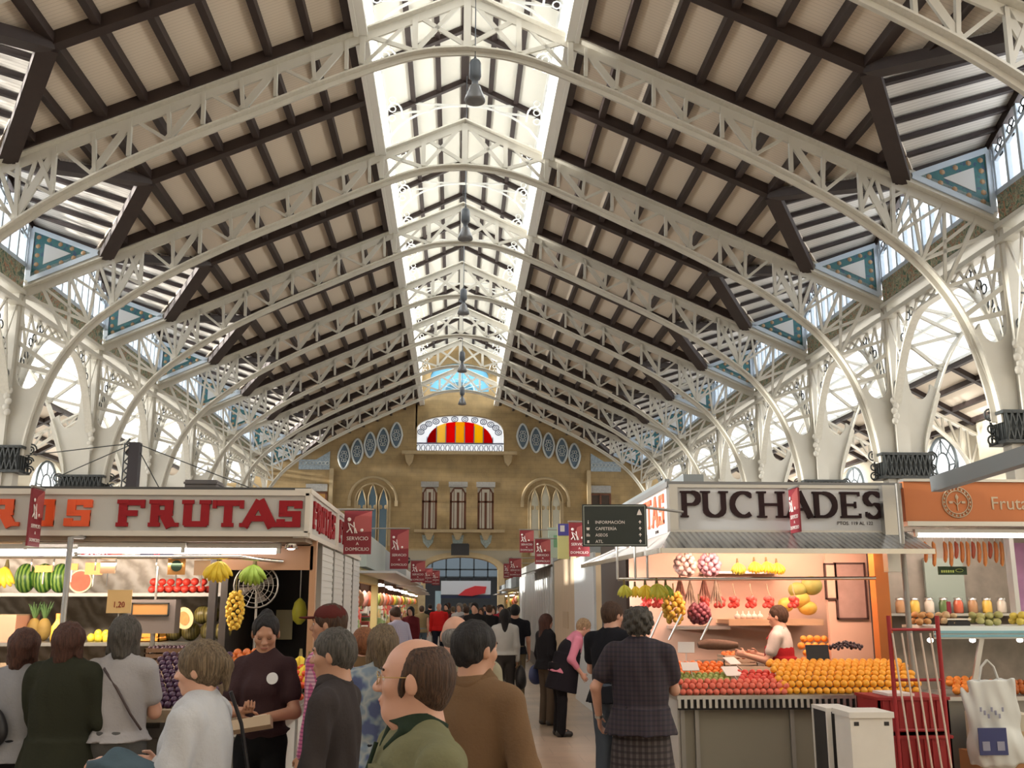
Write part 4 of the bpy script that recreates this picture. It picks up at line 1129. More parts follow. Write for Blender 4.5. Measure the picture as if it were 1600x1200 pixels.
    if hair in ('short', 'neat', 'curly', 'bun', 'ponytail', 'bob', 'long', 'tied'):
        gth = 0.012 if hair in ('short','neat') else (0.009 if hair == 'bun' else 0.02)
        Hf.ell(Hd((0, -0.014, 0.036)), (np.array([0.077, 0.094, 0.086]) + gth)*k, 0.02, HM)
        Hf.ell(Hd((0, -0.045, -0.01)), np.array([0.070, 0.062, 0.075])*k, 0.03, HM)
        if hair == 'curly':
            for q in range(40):
                a = q*2.399; zz = 0.115 - 0.19*(q/40); rr = 0.095*math.sqrt(max(0.1, 1-((zz-0.03)/0.11)**2))
                if math.sin(a) > 0.35 and zz < 0.05: continue
                Hf.ell(Hd((rr*math.cos(a), -0.015 + rr*1.12*math.sin(a), zz)), np.array([0.026]*3)*k, 0.008)
        if hair == 'bob':
            for s in (-1, 1): Hf.cone(Hd((s*0.072, -0.01, 0.03)), Hd((s*0.078, -0.015, -0.095)), 0.028*k, 0.030*k, 0.03)
            Hf.cone(Hd((0, -0.075, 0.0)), Hd((0, -0.072, -0.10)), 0.062*k, 0.055*k, 0.04)
        if hair == 'long':
            for s in (-1, 1): Hf.cone(Hd((s*0.070, -0.02, 0.02)), Hd((s*0.085, -0.03, -0.24)), 0.03*k, 0.03*k, 0.03)
            Hf.cone(Hd((0, -0.07, 0.0)), Hd((0, -0.085, -0.28)), 0.068*k, 0.06*k, 0.04)
        if hair == 'bun': Hf.ell(Hd((0, -0.075, 0.095)), np.array([0.042]*3)*k, 0.015)
        if hair == 'tied': Hf.ell(Hd((0.0, -0.12, 0.02)), np.array([0.034, 0.04, 0.045])*k, 0.02, HM); Hf.cone(Hd((0, -0.125, 0.0)), Hd((0, -0.125, -0.09)), 0.028*k, 0.014*k, 0.02)
        if hair == 'ponytail': Hf.cone(Hd((0, -0.12, 0.03)), Hd((0, -0.13, -0.20)), 0.035*k, 0.018*k, 0.02)
        face_cut(0.0 if hair in ('short','neat') else 0.005)
        if hair == 'bun': Hf.sub(Hd((0, 0.100, 0.000)), np.array([0.064, 0.070, 0.085])*k, 0.012, HM)
        if hair in ('short','neat'):
            nn = HM @ np.array([0, 0.35, -1.0]); Hf.cut(nn, nn @ Hd((0, -0.06, -0.075)))
            for s in (-1, 1): Hf.sub(Hd((s*0.085, 0.03, -0.06)), np.array([0.03, 0.05, 0.055])*k, 0.01, HM)
    elif hair == 'balding':
        Hf.ell(Hd((0, -0.022, 0.022)), (np.array([0.077, 0.092, 0.084]) + 0.010)*k, 0.02, HM)
        Hf.ell(Hd((0, -0.055, -0.02)), np.array([0.064, 0.055, 0.075])*k, 0.03, HM)
        for s in (-1, 1): Hf.ell(Hd((s*0.074, 0.022, -0.015)), np.array([0.010, 0.014, 0.030])*k, 0.01, HM)
        Hf.sub(Hd((0, 0.115, 0.05)), np.array([0.10, 0.125, 0.13])*k, 0.012, HM)
        Hf.sub(Hd((0, 0.02, 0.128)), np.array([0.064, 0.105, 0.048])*k, 0.012, HM)
        for s in (-1, 1): Hf.sub(Hd((s*0.092, 0.0, -0.022)), np.array([0.03, 0.022, 0.042])*k, 0.006, HM)
        nn = HM @ np.array([0, 0.3, -1.0]); Hf.cut(nn, nn @ Hd((0, -0.06, -0.085)))
    elif hair == 'fringe':      # bald crown with a ring of hair
        Hf.ell(Hd((0, -0.02, 0.0)), (np.array([0.078, 0.092, 0.08]) + 0.006)*k, 0.02, HM)
        nn = HM @ np.array([0, 0.5, 1.0]); Hf.cut(nn, nn @ Hd((0, -0.06, 0.045))); nn = HM @ np.array([0, 1.0, 0]); Hf.cut(nn, nn @ Hd((0, 0.02, 0)))
    if Hf.p:
        if hair not in ('balding', 'neat') and res < 0.012: Hf.wob = (0.0045 if hair in ('bob','curly','long') else 0.003, 75)
        Hf.build('hair', hm, T, max(res*0.9, 0.006))
    return T, dict(Hd=Hd, U=U, arms=arms, sh=sh, k=k, HM=HM, legs=legs)
# ================================================================ lettering
def G(w, h):    # glyph strokes in a unit box; curves as polylines
    arc = lambda cx, cz, rx, rz, a0, a1, n=8: [(cx + rx*math.cos(R(a0 + (a1-a0)*i/n)), cz + rz*math.sin(R(a0 + (a1-a0)*i/n))) for i in range(n+1)]
    t = h/2; v = w/2
    return {
     'F': ([[(.2,0),(.2,1)], [(.2-v,1-t),(.9,1-t)], [(.2,.5),(.72,.5)]], [(.2,0),(.2,1)], [(.9,1-t,-1)]),
     'E': ([[(.2,0),(.2,1)], [(.2-v,1-t),(.9,1-t)], [(.2,.5),(.72,.5)], [(.2-v,t),(.92,t)]], [(.2,0),(.2,1)], [(.9,1-t,-1),(.92,t,1),(.72,.5,0)]),
     'R': ([[(.2,0),(.2,1)], [(.2-v,1-t),(.55,1-t)] + arc(.55,.74,.27,.26-t,90,-90) + [(.2,.48+t)], [(.5,.48),(.85,0)]], [(.2,0),(.2,1),(.88,0)], []),
     'P': ([[(.2,0),(.2,1)], [(.2-v,1-t),(.55,1-t)] + arc(.55,.72,.3,.28-t,90,-90) + [(.2,.44+t)]], [(.2,0),(.2,1)], []),
     'U': ([[(.18,1),(.18,.32)] + arc(.5,.32,.32,.32-t,180,360) + [(.82,1)]], [(.18,1),(.82,1)], []),
     'T': ([[(.5,0),(.5,1)], [(.04,1-t),(.96,1-t)]], [(.5,0)], [(.04,1-t,-1),(.96,1-t,-1)]),
     'A': ([[(.06,0),(.5,1)], [(.5,1),(.94,0)], [(.22,.32),(.78,.32)]], [(.06,0),(.94,0)], []),
     'S': ([arc(.5,.76-t/2,.34,.24,35,270-10,9) + arc(.5,.26+t/2,.36,.26,80,-145,9)], [], [(.80,.90,-.6),(.16,.12,.6)]),
     'O': ([arc(.5,.5,.42,.5-t,0,360,20)], [], []),
     'C': ([arc(.54,.5,.42,.5-t,52,308,16)], [], [(.82,.86,-.8)]),
     'H': ([[(.17,0),(.17,1)], [(.83,0),(.83,1)], [(.17,.5),(.83,.5)]], [(.17,0),(.17,1),(.83,0),(.83,1)], []),
     'D': ([[(.2,0),(.2,1)], [(.2-v,1-t),(.45,1-t)] + arc(.45,.5,.43,.5-t,90,-90,12) + [(.2-v,t)]], [(.2,0),(.2,1)], []),
    }
def GB(w, h):
    t = h/2; v = w/2
    g = dict(G(w, h))
    g['S'] = ([[(.12,1-t),(.92,1-t)], [(.12,.5),(.90,.5)], [(.08,t),(.90,t)], [(.12+v,.5),(.12+v,.97)], [(.90-v,.03),(.90-v,.5)], [(.92-v*.8,.70),(.92-v*.8,.98)], [(.08+v*.8,.02),(.08+v*.8,.30)]], [], [])
    g['O'] = ([[(.10,1-t),(.90,1-t)], [(.10,t),(.90,t)], [(.10+v,.04),(.10+v,.96)], [(.90-v,.04),(.90-v,.96)]], [], [])
    g['R'] = ([[(.2,0),(.2,1)], [(.2-v,1-t),(.84,1-t)], [(.84-v,.5),(.84-v,.96)], [(.2,.46+t*.5),(.84,.46+t*.5)], [(.55,.46),(.80,0)]], [(.2,0),(.2,1),(.86,0)], [])
    g['U'] = ([[(.2,.06),(.2,1)], [(.8,.06),(.8,1)], [(.2-v*.6,t),(.8+v*.6,t)]], [(.2,1),(.8,1)], [])
    return g
def letter(ch, x0, x1, z0, z1, wv, wh, m, parent, d=0.02, serif=0.10, y=0.0, block=True):
    """solid letter standing proud of a sign face at local y"""
    W = x1-x0; Hh = z1-z0
    st, sf, tick = (GB if block else G)(wv/W, wh/Hh)[ch]
    mb = MB()
    for si, pl in enumerate(st):
        d_ = d + 0.0012*si
        P_ = [(x0 + a*W, z0 + b*Hh) for a, b in pl]; L = []; Rr = []
        for i, p in enumerate(P_):
            a = P_[max(i-1,0)]; b = P_[min(i+1, len(P_)-1)]
            dx, dz = b[0]-a[0], b[1]-a[1]; ln = math.hypot(dx, dz) or 1; dx /= ln; dz /= ln
            hw = 0.5*(wv*abs(dz) + wh*abs(dx))
            if ch == 'A' and a[0] < b[0] and dz > 0.3: hw *= 0.75
            L.append((p[0]-dz*hw, p[1]+dx*hw)); Rr.append((p[0]+dz*hw, p[1]-dx*hw))
        for i in range(len(P_)-1): mb.prism([L[i], L[i+1], Rr[i+1], Rr[i]], y-d_, y)
    for a, b in sf:
        cx = x0 + a*W; cz = z0 + b*Hh + (wh*0.35 if b < .5 else -wh*0.35); e = wv/2 + serif*W
        mb.box(cx-e, cx+e, y-d-0.006, y, cz-wh*0.35, cz+wh*0.35)
    for a, b, up in tick:
        cx = x0 + a*W; cz = z0 + b*Hh; e = wh*1.2 if wh < 0.04 else wh*0.95
        mb.box(cx-wh*0.35, cx+wh*0.35, y-d-0.008, y, cz - (e if up <= 0 else wh/2), cz + (e if up >= 0 else wh/2))
    return mb.build('letter', m, parent)
def text(s, size, m, parent, loc, align='LEFT', rx=90, sx=1.0):
    c = bpy.data.curves.new('lettering', 'FONT'); c.body = s; c.size = size; c.align_x = align; c.extrude = 0.0015
    c.materials.append(m); c.resolution_u = 2
    t = bpy.data.objects.new('type', c); COL.objects.link(t)
    me = bpy.data.meshes.new_from_object(t); bpy.data.objects.remove(t)
    if not me.materials: me.materials.append(m)
    o = bpy.data.objects.new('lettering', me); COL.objects.link(o); o.parent = parent; o.location = loc; o.rotation_euler = (R(rx), 0, 0); o.scale = (sx, 1, 1)
    return o

# ================================================================ materials of the stalls
white_p = mat('stall_white', (0.62,0.61,0.58), 0.45); grey_sign = mat('sign_panel', (0.47,0.46,0.44), 0.4)
steel = mat('brushed_steel', (0.50,0.49,0.47), 0.32, 0.9); steel_d = mat('dull_steel', (0.30,0.29,0.27), 0.45, 0.6)
chrome = mat('chrome', (0.75,0.74,0.72), 0.15, 1.0)
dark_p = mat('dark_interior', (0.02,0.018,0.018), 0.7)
tube_m = mat('fluorescent_tube', (1,1,1), 0.3, emit=(1.0,0.90,0.86), estr=9)
maroon = mat('banner_maroon', (0.20,0.015,0.025), 0.6); rose = mat('banner_rose', (0.36,0.075,0.075), 0.6)
ink = mat('white_ink', (0.75,0.70,0.68), 0.6)
lred = mat('letter_red', (0.27,0.008,0.014), 0.55, spec=0.25); lorange = mat('letter_orange', (0.72,0.085,0.015), 0.45); lblack = mat('letter_brown_black', (0.022,0.009,0.010), 0.6, spec=0.2)

def marble():
    m = mat('streaked_marble', (0.5,0.42,0.33), 0.35); nt, b, tc = nodes(m)
    w = nt.nodes.new('ShaderNodeTexWave'); w.bands_direction = 'DIAGONAL'; w.inputs['Scale'].default_value = 3.5; w.inputs['Distortion'].default_value = 9; w.inputs['Detail'].default_value = 4
    nt.links.new(tc.outputs['Object'], w.inputs['Vector'])
    r = ramp(nt, [(0.0, (0.42,0.34,0.26)), (0.5, (0.60,0.52,0.42)), (1.0, (0.76,0.69,0.60))]); nt.links.new(w.outputs['Fac'], r.inputs[0]); nt.links.new(r.outputs[0], b.inputs['Base Color'])
    return m
marble_m = marble()

# ================================================================ fruit prototypes
PROTO = bpy.data.objects
def ball(name, r, m, squash=0.95, dimple=True, n=14):
    mb = MB(); prof = []
    for i in range(11):
        th = math.pi*i/10; rr = r*math.sin(th); z = r*squash*math.cos(th)
        if dimple and i == 0: z -= r*0.14
        prof.append((max(rr, 0.0002), z))
    mb.lathe(prof[::-1], n=n)
    me = mb.build(name, m); d = me.data; bpy.data.objects.remove(me); return d
def inst(name, data, loc, rz=0, rx=0, sc=1.0):
    o = bpy.data.objects.new(name, data); COL.objects.link(o); o.location = loc; o.rotation_euler = (rx, 0, rz); o.scale = (sc, sc, sc); return o
def bumpy(name, c, rough=0.45, n=0.12): return mat(name, c, rough, noise=n, nscale=12)
f_orange = ball('orange', 0.037, bumpy('orange_skin', (0.90,0.40,0.03)))
f_orange2 = ball('orange', 0.042, bumpy('deep_orange_skin', (0.90,0.30,0.04)))
f_plum = ball('plum', 0.026, bumpy('plum_skin', (0.06,0.022,0.06), 0.35), 1.0)
f_tomato = ball('tomato', 0.030, bumpy('tomato_skin', (0.75,0.10,0.03), 0.25), 0.82)
f_peach = ball('peach', 0.033, bumpy('peach_skin', (0.78,0.17,0.11), 0.6, 0.25), 0.95)
f_persimmon = ball('persimmon', 0.036, bumpy('persimmon_skin', (0.95,0.22,0.03), 0.35), 0.8)
f_green = ball('green_fig', 0.030, bumpy('fig_skin', (0.35,0.38,0.10), 0.5, 0.3), 0.95)
f_apple = ball('red_apple', 0.036, bumpy('apple_skin', (0.70,0.06,0.04), 0.3, 0.3), 0.92)
f_cherry = ball('dark_grape', 0.016, bumpy('grape_skin', (0.05,0.02,0.035), 0.3), 1.0, n=10)
f_lemon = ball('lemon', 0.033, bumpy('lemon_skin', (0.88,0.70,0.06), 0.45), 1.25)
f_pepper = ball('pepper', 0.032, bumpy('pepper_skin', (0.62,0.16,0.03), 0.3, 0.4), 1.15)
random.seed(7)
def pile(kind, data, x0, x1, rows, label, cat, group, step=None, jit=0.003):
    """rows: list of (y, z); hexagonal offset on every second row"""
    r = max(v.co.x for v in data.vertices); step = step or r*2.02
    n = int((x1-x0)/step)
    for i, (y, z) in enumerate(rows):
        for k in range(n):
            x = x0 + step*(k + 0.5 + (0.5 if i % 2 else 0))
            if x > x1: continue
            o = inst(kind, data, (x + random.uniform(-jit, jit), y + random.uniform(-jit, jit), z + random.uniform(-jit, jit)), random.uniform(0, 6.3), random.uniform(-0.5, 0.5), random.uniform(0.95, 1.04))
            tag(o, label, cat, group)

def banana_bunch(loc, label, n=7, sc=1.0, col='yellow', group=None, rz=0):
    c = {'yellow': (0.85,0.62,0.05), 'green': (0.30,0.45,0.06), 'mixed': (0.62,0.60,0.08)}[col]
    b = thing('banana_bunch', label, 'bananas', loc, rz, group)
    for k in range(n):
        a = (k - (n-1)/2)*0.34/ max(1, n/7); m = MB()
        pts = []; 
        for q in range(7):
            t = q/6; rr = 0.115*(t**0.6)*sc; pts.append((math.sin(a)*rr*1.1 + 0.006*math.sin(k*5), -0.02 - 0.05*math.sin(t*2.6)*sc - 0.012*(k % 2), -0.02 - (0.19*t - 0.03*t*t)*math.cos(a*0.8)*sc))
        m.tube(pts, [0.012*sc, 0.019*sc, 0.023*sc, 0.025*sc, 0.024*sc, 0.019*sc, 0.008*sc], 7); m.build('banana', bumpy('banana_'+col, c, 0.5), b)
    MB().tube([(0,0,0.05*sc), (0,0,0), (0,-0.01,-0.03)], [0.010, 0.018*sc, 0.022*sc], 7).build('stem', mat('stem_brown', (0.18,0.14,0.05), 0.7), b)
    return b
def price_card(loc, w, h, label, rz=0, tilt=0, m=None, txt=None, group=None):
    o = thing('price_card', label, 'price card', loc, rz, group)
    MB().box(-w/2, w/2, -0.004, 0.004, 0, h).build('card', m or mat('card_white', (0.75,0.66,0.58), 0.6), o)
    MB().box(-0.004, 0.004, -0.002, 0.006, -0.10, 0).build('pin', steel, o)
    if txt: text(txt, h*0.42, mat('card_ink', (0.25,0.04,0.05), 0.6), o, (-w*0.42, -0.006, h*0.2), sx=0.8)
    o.rotation_euler = (tilt, 0, rz); return o
def crate(loc, w, d, h, label, m, group=None):
    o = thing('crate', label, 'crate', loc, 0, group); mb = MB()
    for z in (0.0, h*0.38, h*0.74):
        mb.box(-w/2, w/2, -d/2, -d/2+0.012, z, z+h*0.26); mb.box(-w/2, w/2, d/2-0.012, d/2, z, z+h*0.26); mb.box(-w/2, -w/2+0.012, -d/2, d/2, z, z+h*0.26); mb.box(w/2-0.012, w/2, -d/2, d/2, z, z+h*0.26)
    mb.build('slats', m, o); mb = MB()
    for a in (-1, 1):
        for b in (-1, 1): mb.box(a*(w/2-0.02)-0.012, a*(w/2-0.02)+0.012, b*(d/2-0.02)-0.012, b*(d/2-0.02)+0.012, 0, h)
    mb.build('corner_posts', m, o); MB().box(-w/2, w/2, -d/2, d/2, -0.002, 0.008).build('bottom', m, o); return o

def stall_light(name, x, y, z, sx, sy, p, c):
    o = area(name, (x, y, z), (R(38), 0, 0), sx, sy, p, c); return o

# ================================================================ LEFT STALL
LY = 8.2; LXR = -1.19
st = thing('fruit_stall', 'fruit stall on the left under the long white sign with red letters', 'market stall', (0, 0, 0))
MB().box(-6.2, LXR, 8.24, 10.3, 2.66, 2.70).build('roof', mat('stall_roof_dark', (0.05,0.05,0.05), 0.6), st)
MB().box(-6.2, LXR-0.02, 8.22, 8.7, 2.26, 2.32).build('soffit', mat('soffit_brown', (0.25,0.19,0.14), 0.6), st)
MB().box(-6.2, -2.05, 10.2, 10.26, 1.0, 2.66).build('back_wall', marble_m, st)
MB().box(-2.05, -1.25, 10.2, 10.26, 0, 2.66).build('doorway_shade_panel', dark_p, st)  # dark sheet painting the shade inside the stall doorway
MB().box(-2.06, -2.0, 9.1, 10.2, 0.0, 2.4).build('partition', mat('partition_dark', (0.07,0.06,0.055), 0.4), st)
MB().box(-6.2, -1.2, 7.32, 8.75, 1.0, 1.05).build('counter_top', steel, st)
MB().box(-6.2, -1.24, 7.42, 7.46, 0.06, 1.0).build('counter_front', mat('counter_grey', (0.22,0.21,0.19), 0.5), st)
mb = MB()
for x in (-6.0, -5.0, -4.0, -3.0, -2.0, -1.24): mb.box(x-0.03, x+0.03, 7.38, 7.44, 0, 1.0)
for z in (0.05, 0.9): mb.box(-6.2, -1.2, 7.39, 7.43, z-0.03, z+0.03)
mb.build('counter_frame', steel, st)
MB().box(-1.24, -1.20, 7.4, 8.75, 0.05, 1.0).build('counter_end', white_p, st)
mb = MB()
for y in (7.42, 8.05, 8.72): mb.box(-1.205, -1.185, y-0.025, y+0.025, 0, 1.0)
mb.box(-1.205, -1.185, 7.4, 8.75, 0.92, 1.0); mb.build('end_frame', steel, st)
MB().box(-6.2, -1.18, 7.25, 7.34, 0.985, 1.065).build('counter_edge', mat('worn_edge', (0.34,0.27,0.19), 0.5), st)
# sloped display board
mb = MB(); mb.prism([(7.36, 1.05), (8.7, 1.05), (8.7, 1.30), (8.4, 1.30)], -6.2, -1.25, fn=lambda u, v, w: (w, u, v)); mb.build('display_board', mat('display_wood', (0.22,0.16,0.10), 0.7), st)
zs1 = at(200, 927, 9.45).z; zs2 = at(200, 1002, 9.2).z
MB().box(-6.2, -2.07, 9.2, 10.2, zs1-0.03, zs1).build('shelf', steel, st)
MB().box(-6.2, -2.07, 8.95, 10.2, zs2-0.03, zs2).build('shelf', steel, st)
mb = MB(); mb.tube([(-6.2, 8.3, 2.14), (-1.75, 8.3, 2.14), (-1.45, 8.6, 2.12)], 0.016, 8); mb.build('hanging_rail', chrome, st)
for k, x in enumerate((at(105, 900, 7.95).x, -5.4)):
    MB().tube([(x, 7.95, 1.05), (x, 7.95, 2.27), (x, 8.3, 2.30)], 0.022, 10).build('post', steel_d, st)
for x, w_ in ((-2.02, 0.06), (-1.20, 0.05)):
    MB().box(x-w_/2, x+w_/2, 8.62, 8.70, 0 if x > -1.5 else 1.05, 2.30).build('corner_post', mat('copper_post', (0.45,0.25,0.14), 0.4) if x > -1.5 else mat('post_dark_steel', (0.12,0.11,0.11), 0.35, 0.5), st)
MB().box(-2.0, -1.2, 8.62, 8.68, 2.05, 2.25).build('end_beam', mat('copper_post'  , (0.45,0.25,0.14)), st)
# white shutters towards the aisle
for k in range(4):
    y0 = 9.1 + 0.93*k
    o = thing('shutter_panel', f'white ribbed shutter panel closing the side of the left fruit stall, {ORD[k]} along the aisle', 'shutter', (-1.22, 0, 0), 0, 'white shutter panels left of the aisle')
    mb = MB(); mb.box(-0.03, 0.02, y0+0.02, y0+0.91, 0.02, 2.28)
    for q in range(38): mb.box(0.018, 0.026, y0+0.03, y0+0.9, 0.05 + 0.0585*q, 0.08 + 0.0585*q)
    mb.build('slats', mat('shutter_white', (0.58,0.59,0.57), 0.4), o)
    MB().box(-0.04, 0.035, y0-0.02, y0+0.02, 0, 2.3).build('guide_rail', steel_d, o)
# sign
sg1 = thing('shop_sign', 'long white fascia sign with orange and dark red block letters over the left fruit stall', 'sign', (0, LY, 0))
zb, zt = at(300, 832, LY).z, at(300, 770, LY).z
MB().box(-6.2, LXR, 0, 0.14, zb, zt).build('sign_panel', grey_sign, sg1)
mb = MB(); mb.box(-6.2, LXR, -0.02, 0.15, zt-0.02, zt+0.025); mb.box(-6.2, LXR, -0.02, 0.15, zb-0.03, zb+0.012); mb.box(LXR-0.03, LXR+0.01, -0.02, 0.15, zb, zt); mb.build('sign_frame', mat('sign_frame_pale', (0.60,0.56,0.50), 0.4), sg1)
za, zc = at(200, 823, LY).z, at(200, 781, LY).z
for ch, a, b, m in (('R', -18, 30, lorange), ('O', 50, 90, lorange), ('S', 100, 147, lorange), ('F', 184, 228, lred), ('R', 234, 278, lred), ('U', 285, 330, lred), ('T', 334, 380, lred), ('A', 380, 430, lred), ('S', 431, 475, lred)):
    letter(ch, at(a, 800, LY).x, at(b, 800, LY).x, za, zc, 0.066, 0.046, m, sg1, serif=0.06 if ch != 'A' else 0.02, y=-0.0)
sg2 = thing('shop_sign', 'side fascia of the left fruit stall with narrow dark red letters, facing the aisle', 'sign', (LXR, 0, 0))
mb = MB(); mb.box(-0.1, 0.0, 8.22, 12.7, zb, zt+0.02); mb.build('sign_panel', grey_sign, sg2)
mb = MB(); mb.box(-0.12, 0.015, 8.2, 12.7, zt, zt+0.04); mb.box(-0.12, 0.015, 8.2, 12.7, zb-0.04, zb); mb.box(-0.12, 0.018, 10.05, 10.2, zb-0.04, zt+0.04); mb.build('sign_frame', mat('sign_frame_pale', (0.6,0.56,0.5)), sg2)
def side_letters(s, y0, y1, z0, z1, m, parent, sgn, x=0.0, wv=0.05, wh=0.04):
    n = len(s); w = (y1-y0)/n
    for i, ch in enumerate(s):
        o = letter(ch, 0, w*0.86, z0, z1, wv, wh, m, parent, d=0.012, serif=0.04)
        if sgn > 0: o.rotation_euler = (0, 0, R(90)); o.location = (x, y0 + w*i, 0)
        else: o.rotation_euler = (0, 0, R(-90)); o.location = (x, y1 - w*i, 0)
side_letters('FRUTAS', 8.42, 9.95, zb+0.05, zt-0.04, lred, sg2, 1, wv=0.07, wh=0.05)
side_letters('FRUTAS', 10.3, 12.5, zb+0.05, zt-0.04, lred, sg2, 1, wv=0.10, wh=0.06)
# fluorescent tubes
tl = thing('tube_lamp', 'x', 'tube light', (0, 0, 0), 0, 'fluorescent tubes under the left stall canopy')
MB().tube([(-0.6, 0, 0), (0.6, 0, 0)], 0.026, 8).build('tube', tube_m, tl); MB().box(-0.64, 0.64, -0.03, 0.03, 0.02, 0.06).build('housing', white_p, tl)
mb = MB()
for s in (-1, 1): mb.box(s*0.62-0.015, s*0.62+0.015, -0.02, 0.02, -0.02, 0.03)
mb.build('end_caps', steel, tl); learn(tl)
tp = [(-5.6, 8.3, 2.17, 'far left, cut by the photo edge'), (at(10, 850, 8.45).x, 8.3, 2.18, 'left, behind the hanging red banner'), (at(175, 850, 8.45).x, 8.3, 2.195, 'middle, right of the thin post'), (at(320, 850, 8.45).x, 8.36, 2.195, 'right end of the row')]
for i, (x, y, z, w_) in enumerate(tp):
    o = tl if i == 0 else copy_tree(tl); o.location = (x, y, z); o['label'] = 'glowing fluorescent tube under the left stall canopy, ' + w_
for x in (-4.9, -3.8, -2.75): stall_light('left_stall_lamp', x, 8.4, 2.16, 1.1, 0.25, 21, (1.0, 0.80, 0.62))
sp_ = thing('spot_lamp', 'small chrome spot lamp under the right end of the left stall canopy', 'spot light', (at(455, 850, 8.4).x, 8.4, at(455, 850, 8.4).z))
MB().lathe([(0.0,0.06),(0.03,0.06),(0.035,0.02),(0.06,-0.04),(0.0,-0.03)], n=12).build('shade', chrome, sp_); MB().ell((0,0,-0.035), (0.035,0.035,0.015), 10, 6).build('bulb', tube_m, sp_); MB().tube([(0,0,0.06),(0,0.03,0.18)], 0.008, 5).build('stem', steel, sp_)
# watermelons etc on the top shelf
def melon_mat(n, c1, c2, sc):
    m = mat(n, c1, 0.35); nt, b, tc = nodes(m); w = nt.nodes.new('ShaderNodeTexWave'); w.bands_direction = 'X'; w.inputs['Scale'].default_value = sc; w.inputs['Distortion'].default_value = 3; w.inputs['Detail'].default_value = 2
    nt.links.new(tc.outputs['Object'], w.inputs['Vector']); r = ramp(nt, [(0.35, c1), (0.6, c2)]); nt.links.new(w.outputs['Fac'], r.inputs[0]); nt.links.new(r.outputs[0], b.inputs['Base Color']); return m
wm = melon_mat('watermelon_rind', (0.035,0.13,0.02), (0.30,0.48,0.10), 9)
for k, px in enumerate((36, 65, 91)):
    p = at(px, 905, 9.5); o = tag(MB().ell((0,0,0), (0.095,0.10,0.135), 20, 14).build('watermelon', wm), f'striped green watermelon on the upper shelf, {["left","middle","right"][k]} of three', 'watermelon', 'whole watermelons on the upper shelf'); o.location = (p.x, 9.55, zs1+0.135)
o = thing('watermelon_half', 'halved watermelon showing red flesh on the upper shelf', 'watermelon', (at(126, 908, 9.35).x, 9.35, zs1+0.105))
mb = MB()
mb.ell((0,0.0,0), (0.105,0.09,0.105), 20, 12); v = [(x, max(0.0, y), z) for x, y, z in mb.v]; mb.v = v; mb.build('rind', wm, o)
MB().prism([(0.104*math.cos(a), 0.104*math.sin(a)) for a in [math.pi*2*q/24 for q in range(24)]], -0.010, -0.002).build('pale_rim', mat('melon_rim', (0.85,0.70,0.50), 0.5), o)
MB().prism([(0.090*math.cos(a), 0.090*math.sin(a)) for a in [math.pi*2*q/24 for q in range(24)]], -0.014, -0.009).build('flesh', mat('melon_flesh', (0.85,0.13,0.06), 0.4, noise=0.2, nscale=20), o)
banana_bunch((at(10, 893, 9.3).x, 9.3, zs1+0.24), 'yellow banana bunch lying at the left end of the upper shelf', 6, 1.1)
# paper signs above the rail, price cards
cards = [(50, 862, 18, 22, 'card_yellow', 'small pale yellow card'), (85, 863, 44, 18, 'card_maroon', 'maroon card reading PIÑA'), (150, 863, 44, 18, 'card_maroon', 'maroon card reading SANDIA'), (182, 862, 16, 18, 'card_red', 'bright red price card'), (245, 864, 50, 16, 'card_black', 'black card with red writing'),
         (68, 889, 26, 10, 'card_orange', 'orange patterned card above the watermelons'), (112, 886, 18, 10, 'card_orange', 'orange patterned card left of the halved watermelon'), (146, 889, 26, 18, 'card_pineapple', 'orange and red fruit picture card'), (168, 887, 22, 18, 'card_cream', 'cream price card'), (275, 886, 26, 24, 'card_greenframe', 'orange framed card with a dark green oval'), (315, 888, 24, 22, 'card_cream', 'cream price card at the right'), (185, 941, 36, 34, 'card_peseta', 'cream and orange price card hanging in front of the marble')]
cm = {'card_yellow': (0.85,0.78,0.45), 'card_maroon': (0.22,0.03,0.03), 'card_red': (0.70,0.08,0.05), 'card_black': (0.02,0.015,0.03), 'card_orange': (0.60,0.20,0.04), 'card_pineapple': (0.75,0.20,0.05), 'card_cream': (0.85,0.55,0.35), 'card_greenframe': (0.75,0.35,0.10), 'card_peseta': (0.82,0.55,0.25)}
tx = {'maroon card reading PIÑA': ('PIÑA', ink), 'maroon card reading SANDIA': ('SANDIA', ink), 'cream and orange price card hanging in front of the marble': ('1,20', lred), 'black card with red writing': ('2,2', mat('red_ink', (0.7,0.05,0.05)))}
for px, py, w_, h_, mn, lb in cards:
    Yc = 8.32 if py < 895 and mn not in ('card_orange','card_pineapple') else 8.9
    if mn == 'card_peseta': Yc = 8.3
    p = at(px, py + h_/2, Yc); s_ = Yc/1560
    o = price_card(p, w_*s_, h_*s_, lb + (' hanging over the left stall' if 'marble' not in lb else ''), m=mat(mn, cm[mn], 0.6))
    if lb in tx: text(tx[lb][0], h_*s_*(0.36 if mn == 'card_peseta' else 0.62), tx[lb][1], o, (0, -0.007, h_*s_*0.25), 'CENTER', sx=0.85)
    if mn == 'card_greenframe': MB().prism([(0.045*math.cos(a), 0.07 + 0.045*math.sin(a)) for a in [math.pi*2*q/14 for q in range(14)]], -0.008, -0.004).build('oval', mat('dark_green', (0.02,0.05,0.03)), o)
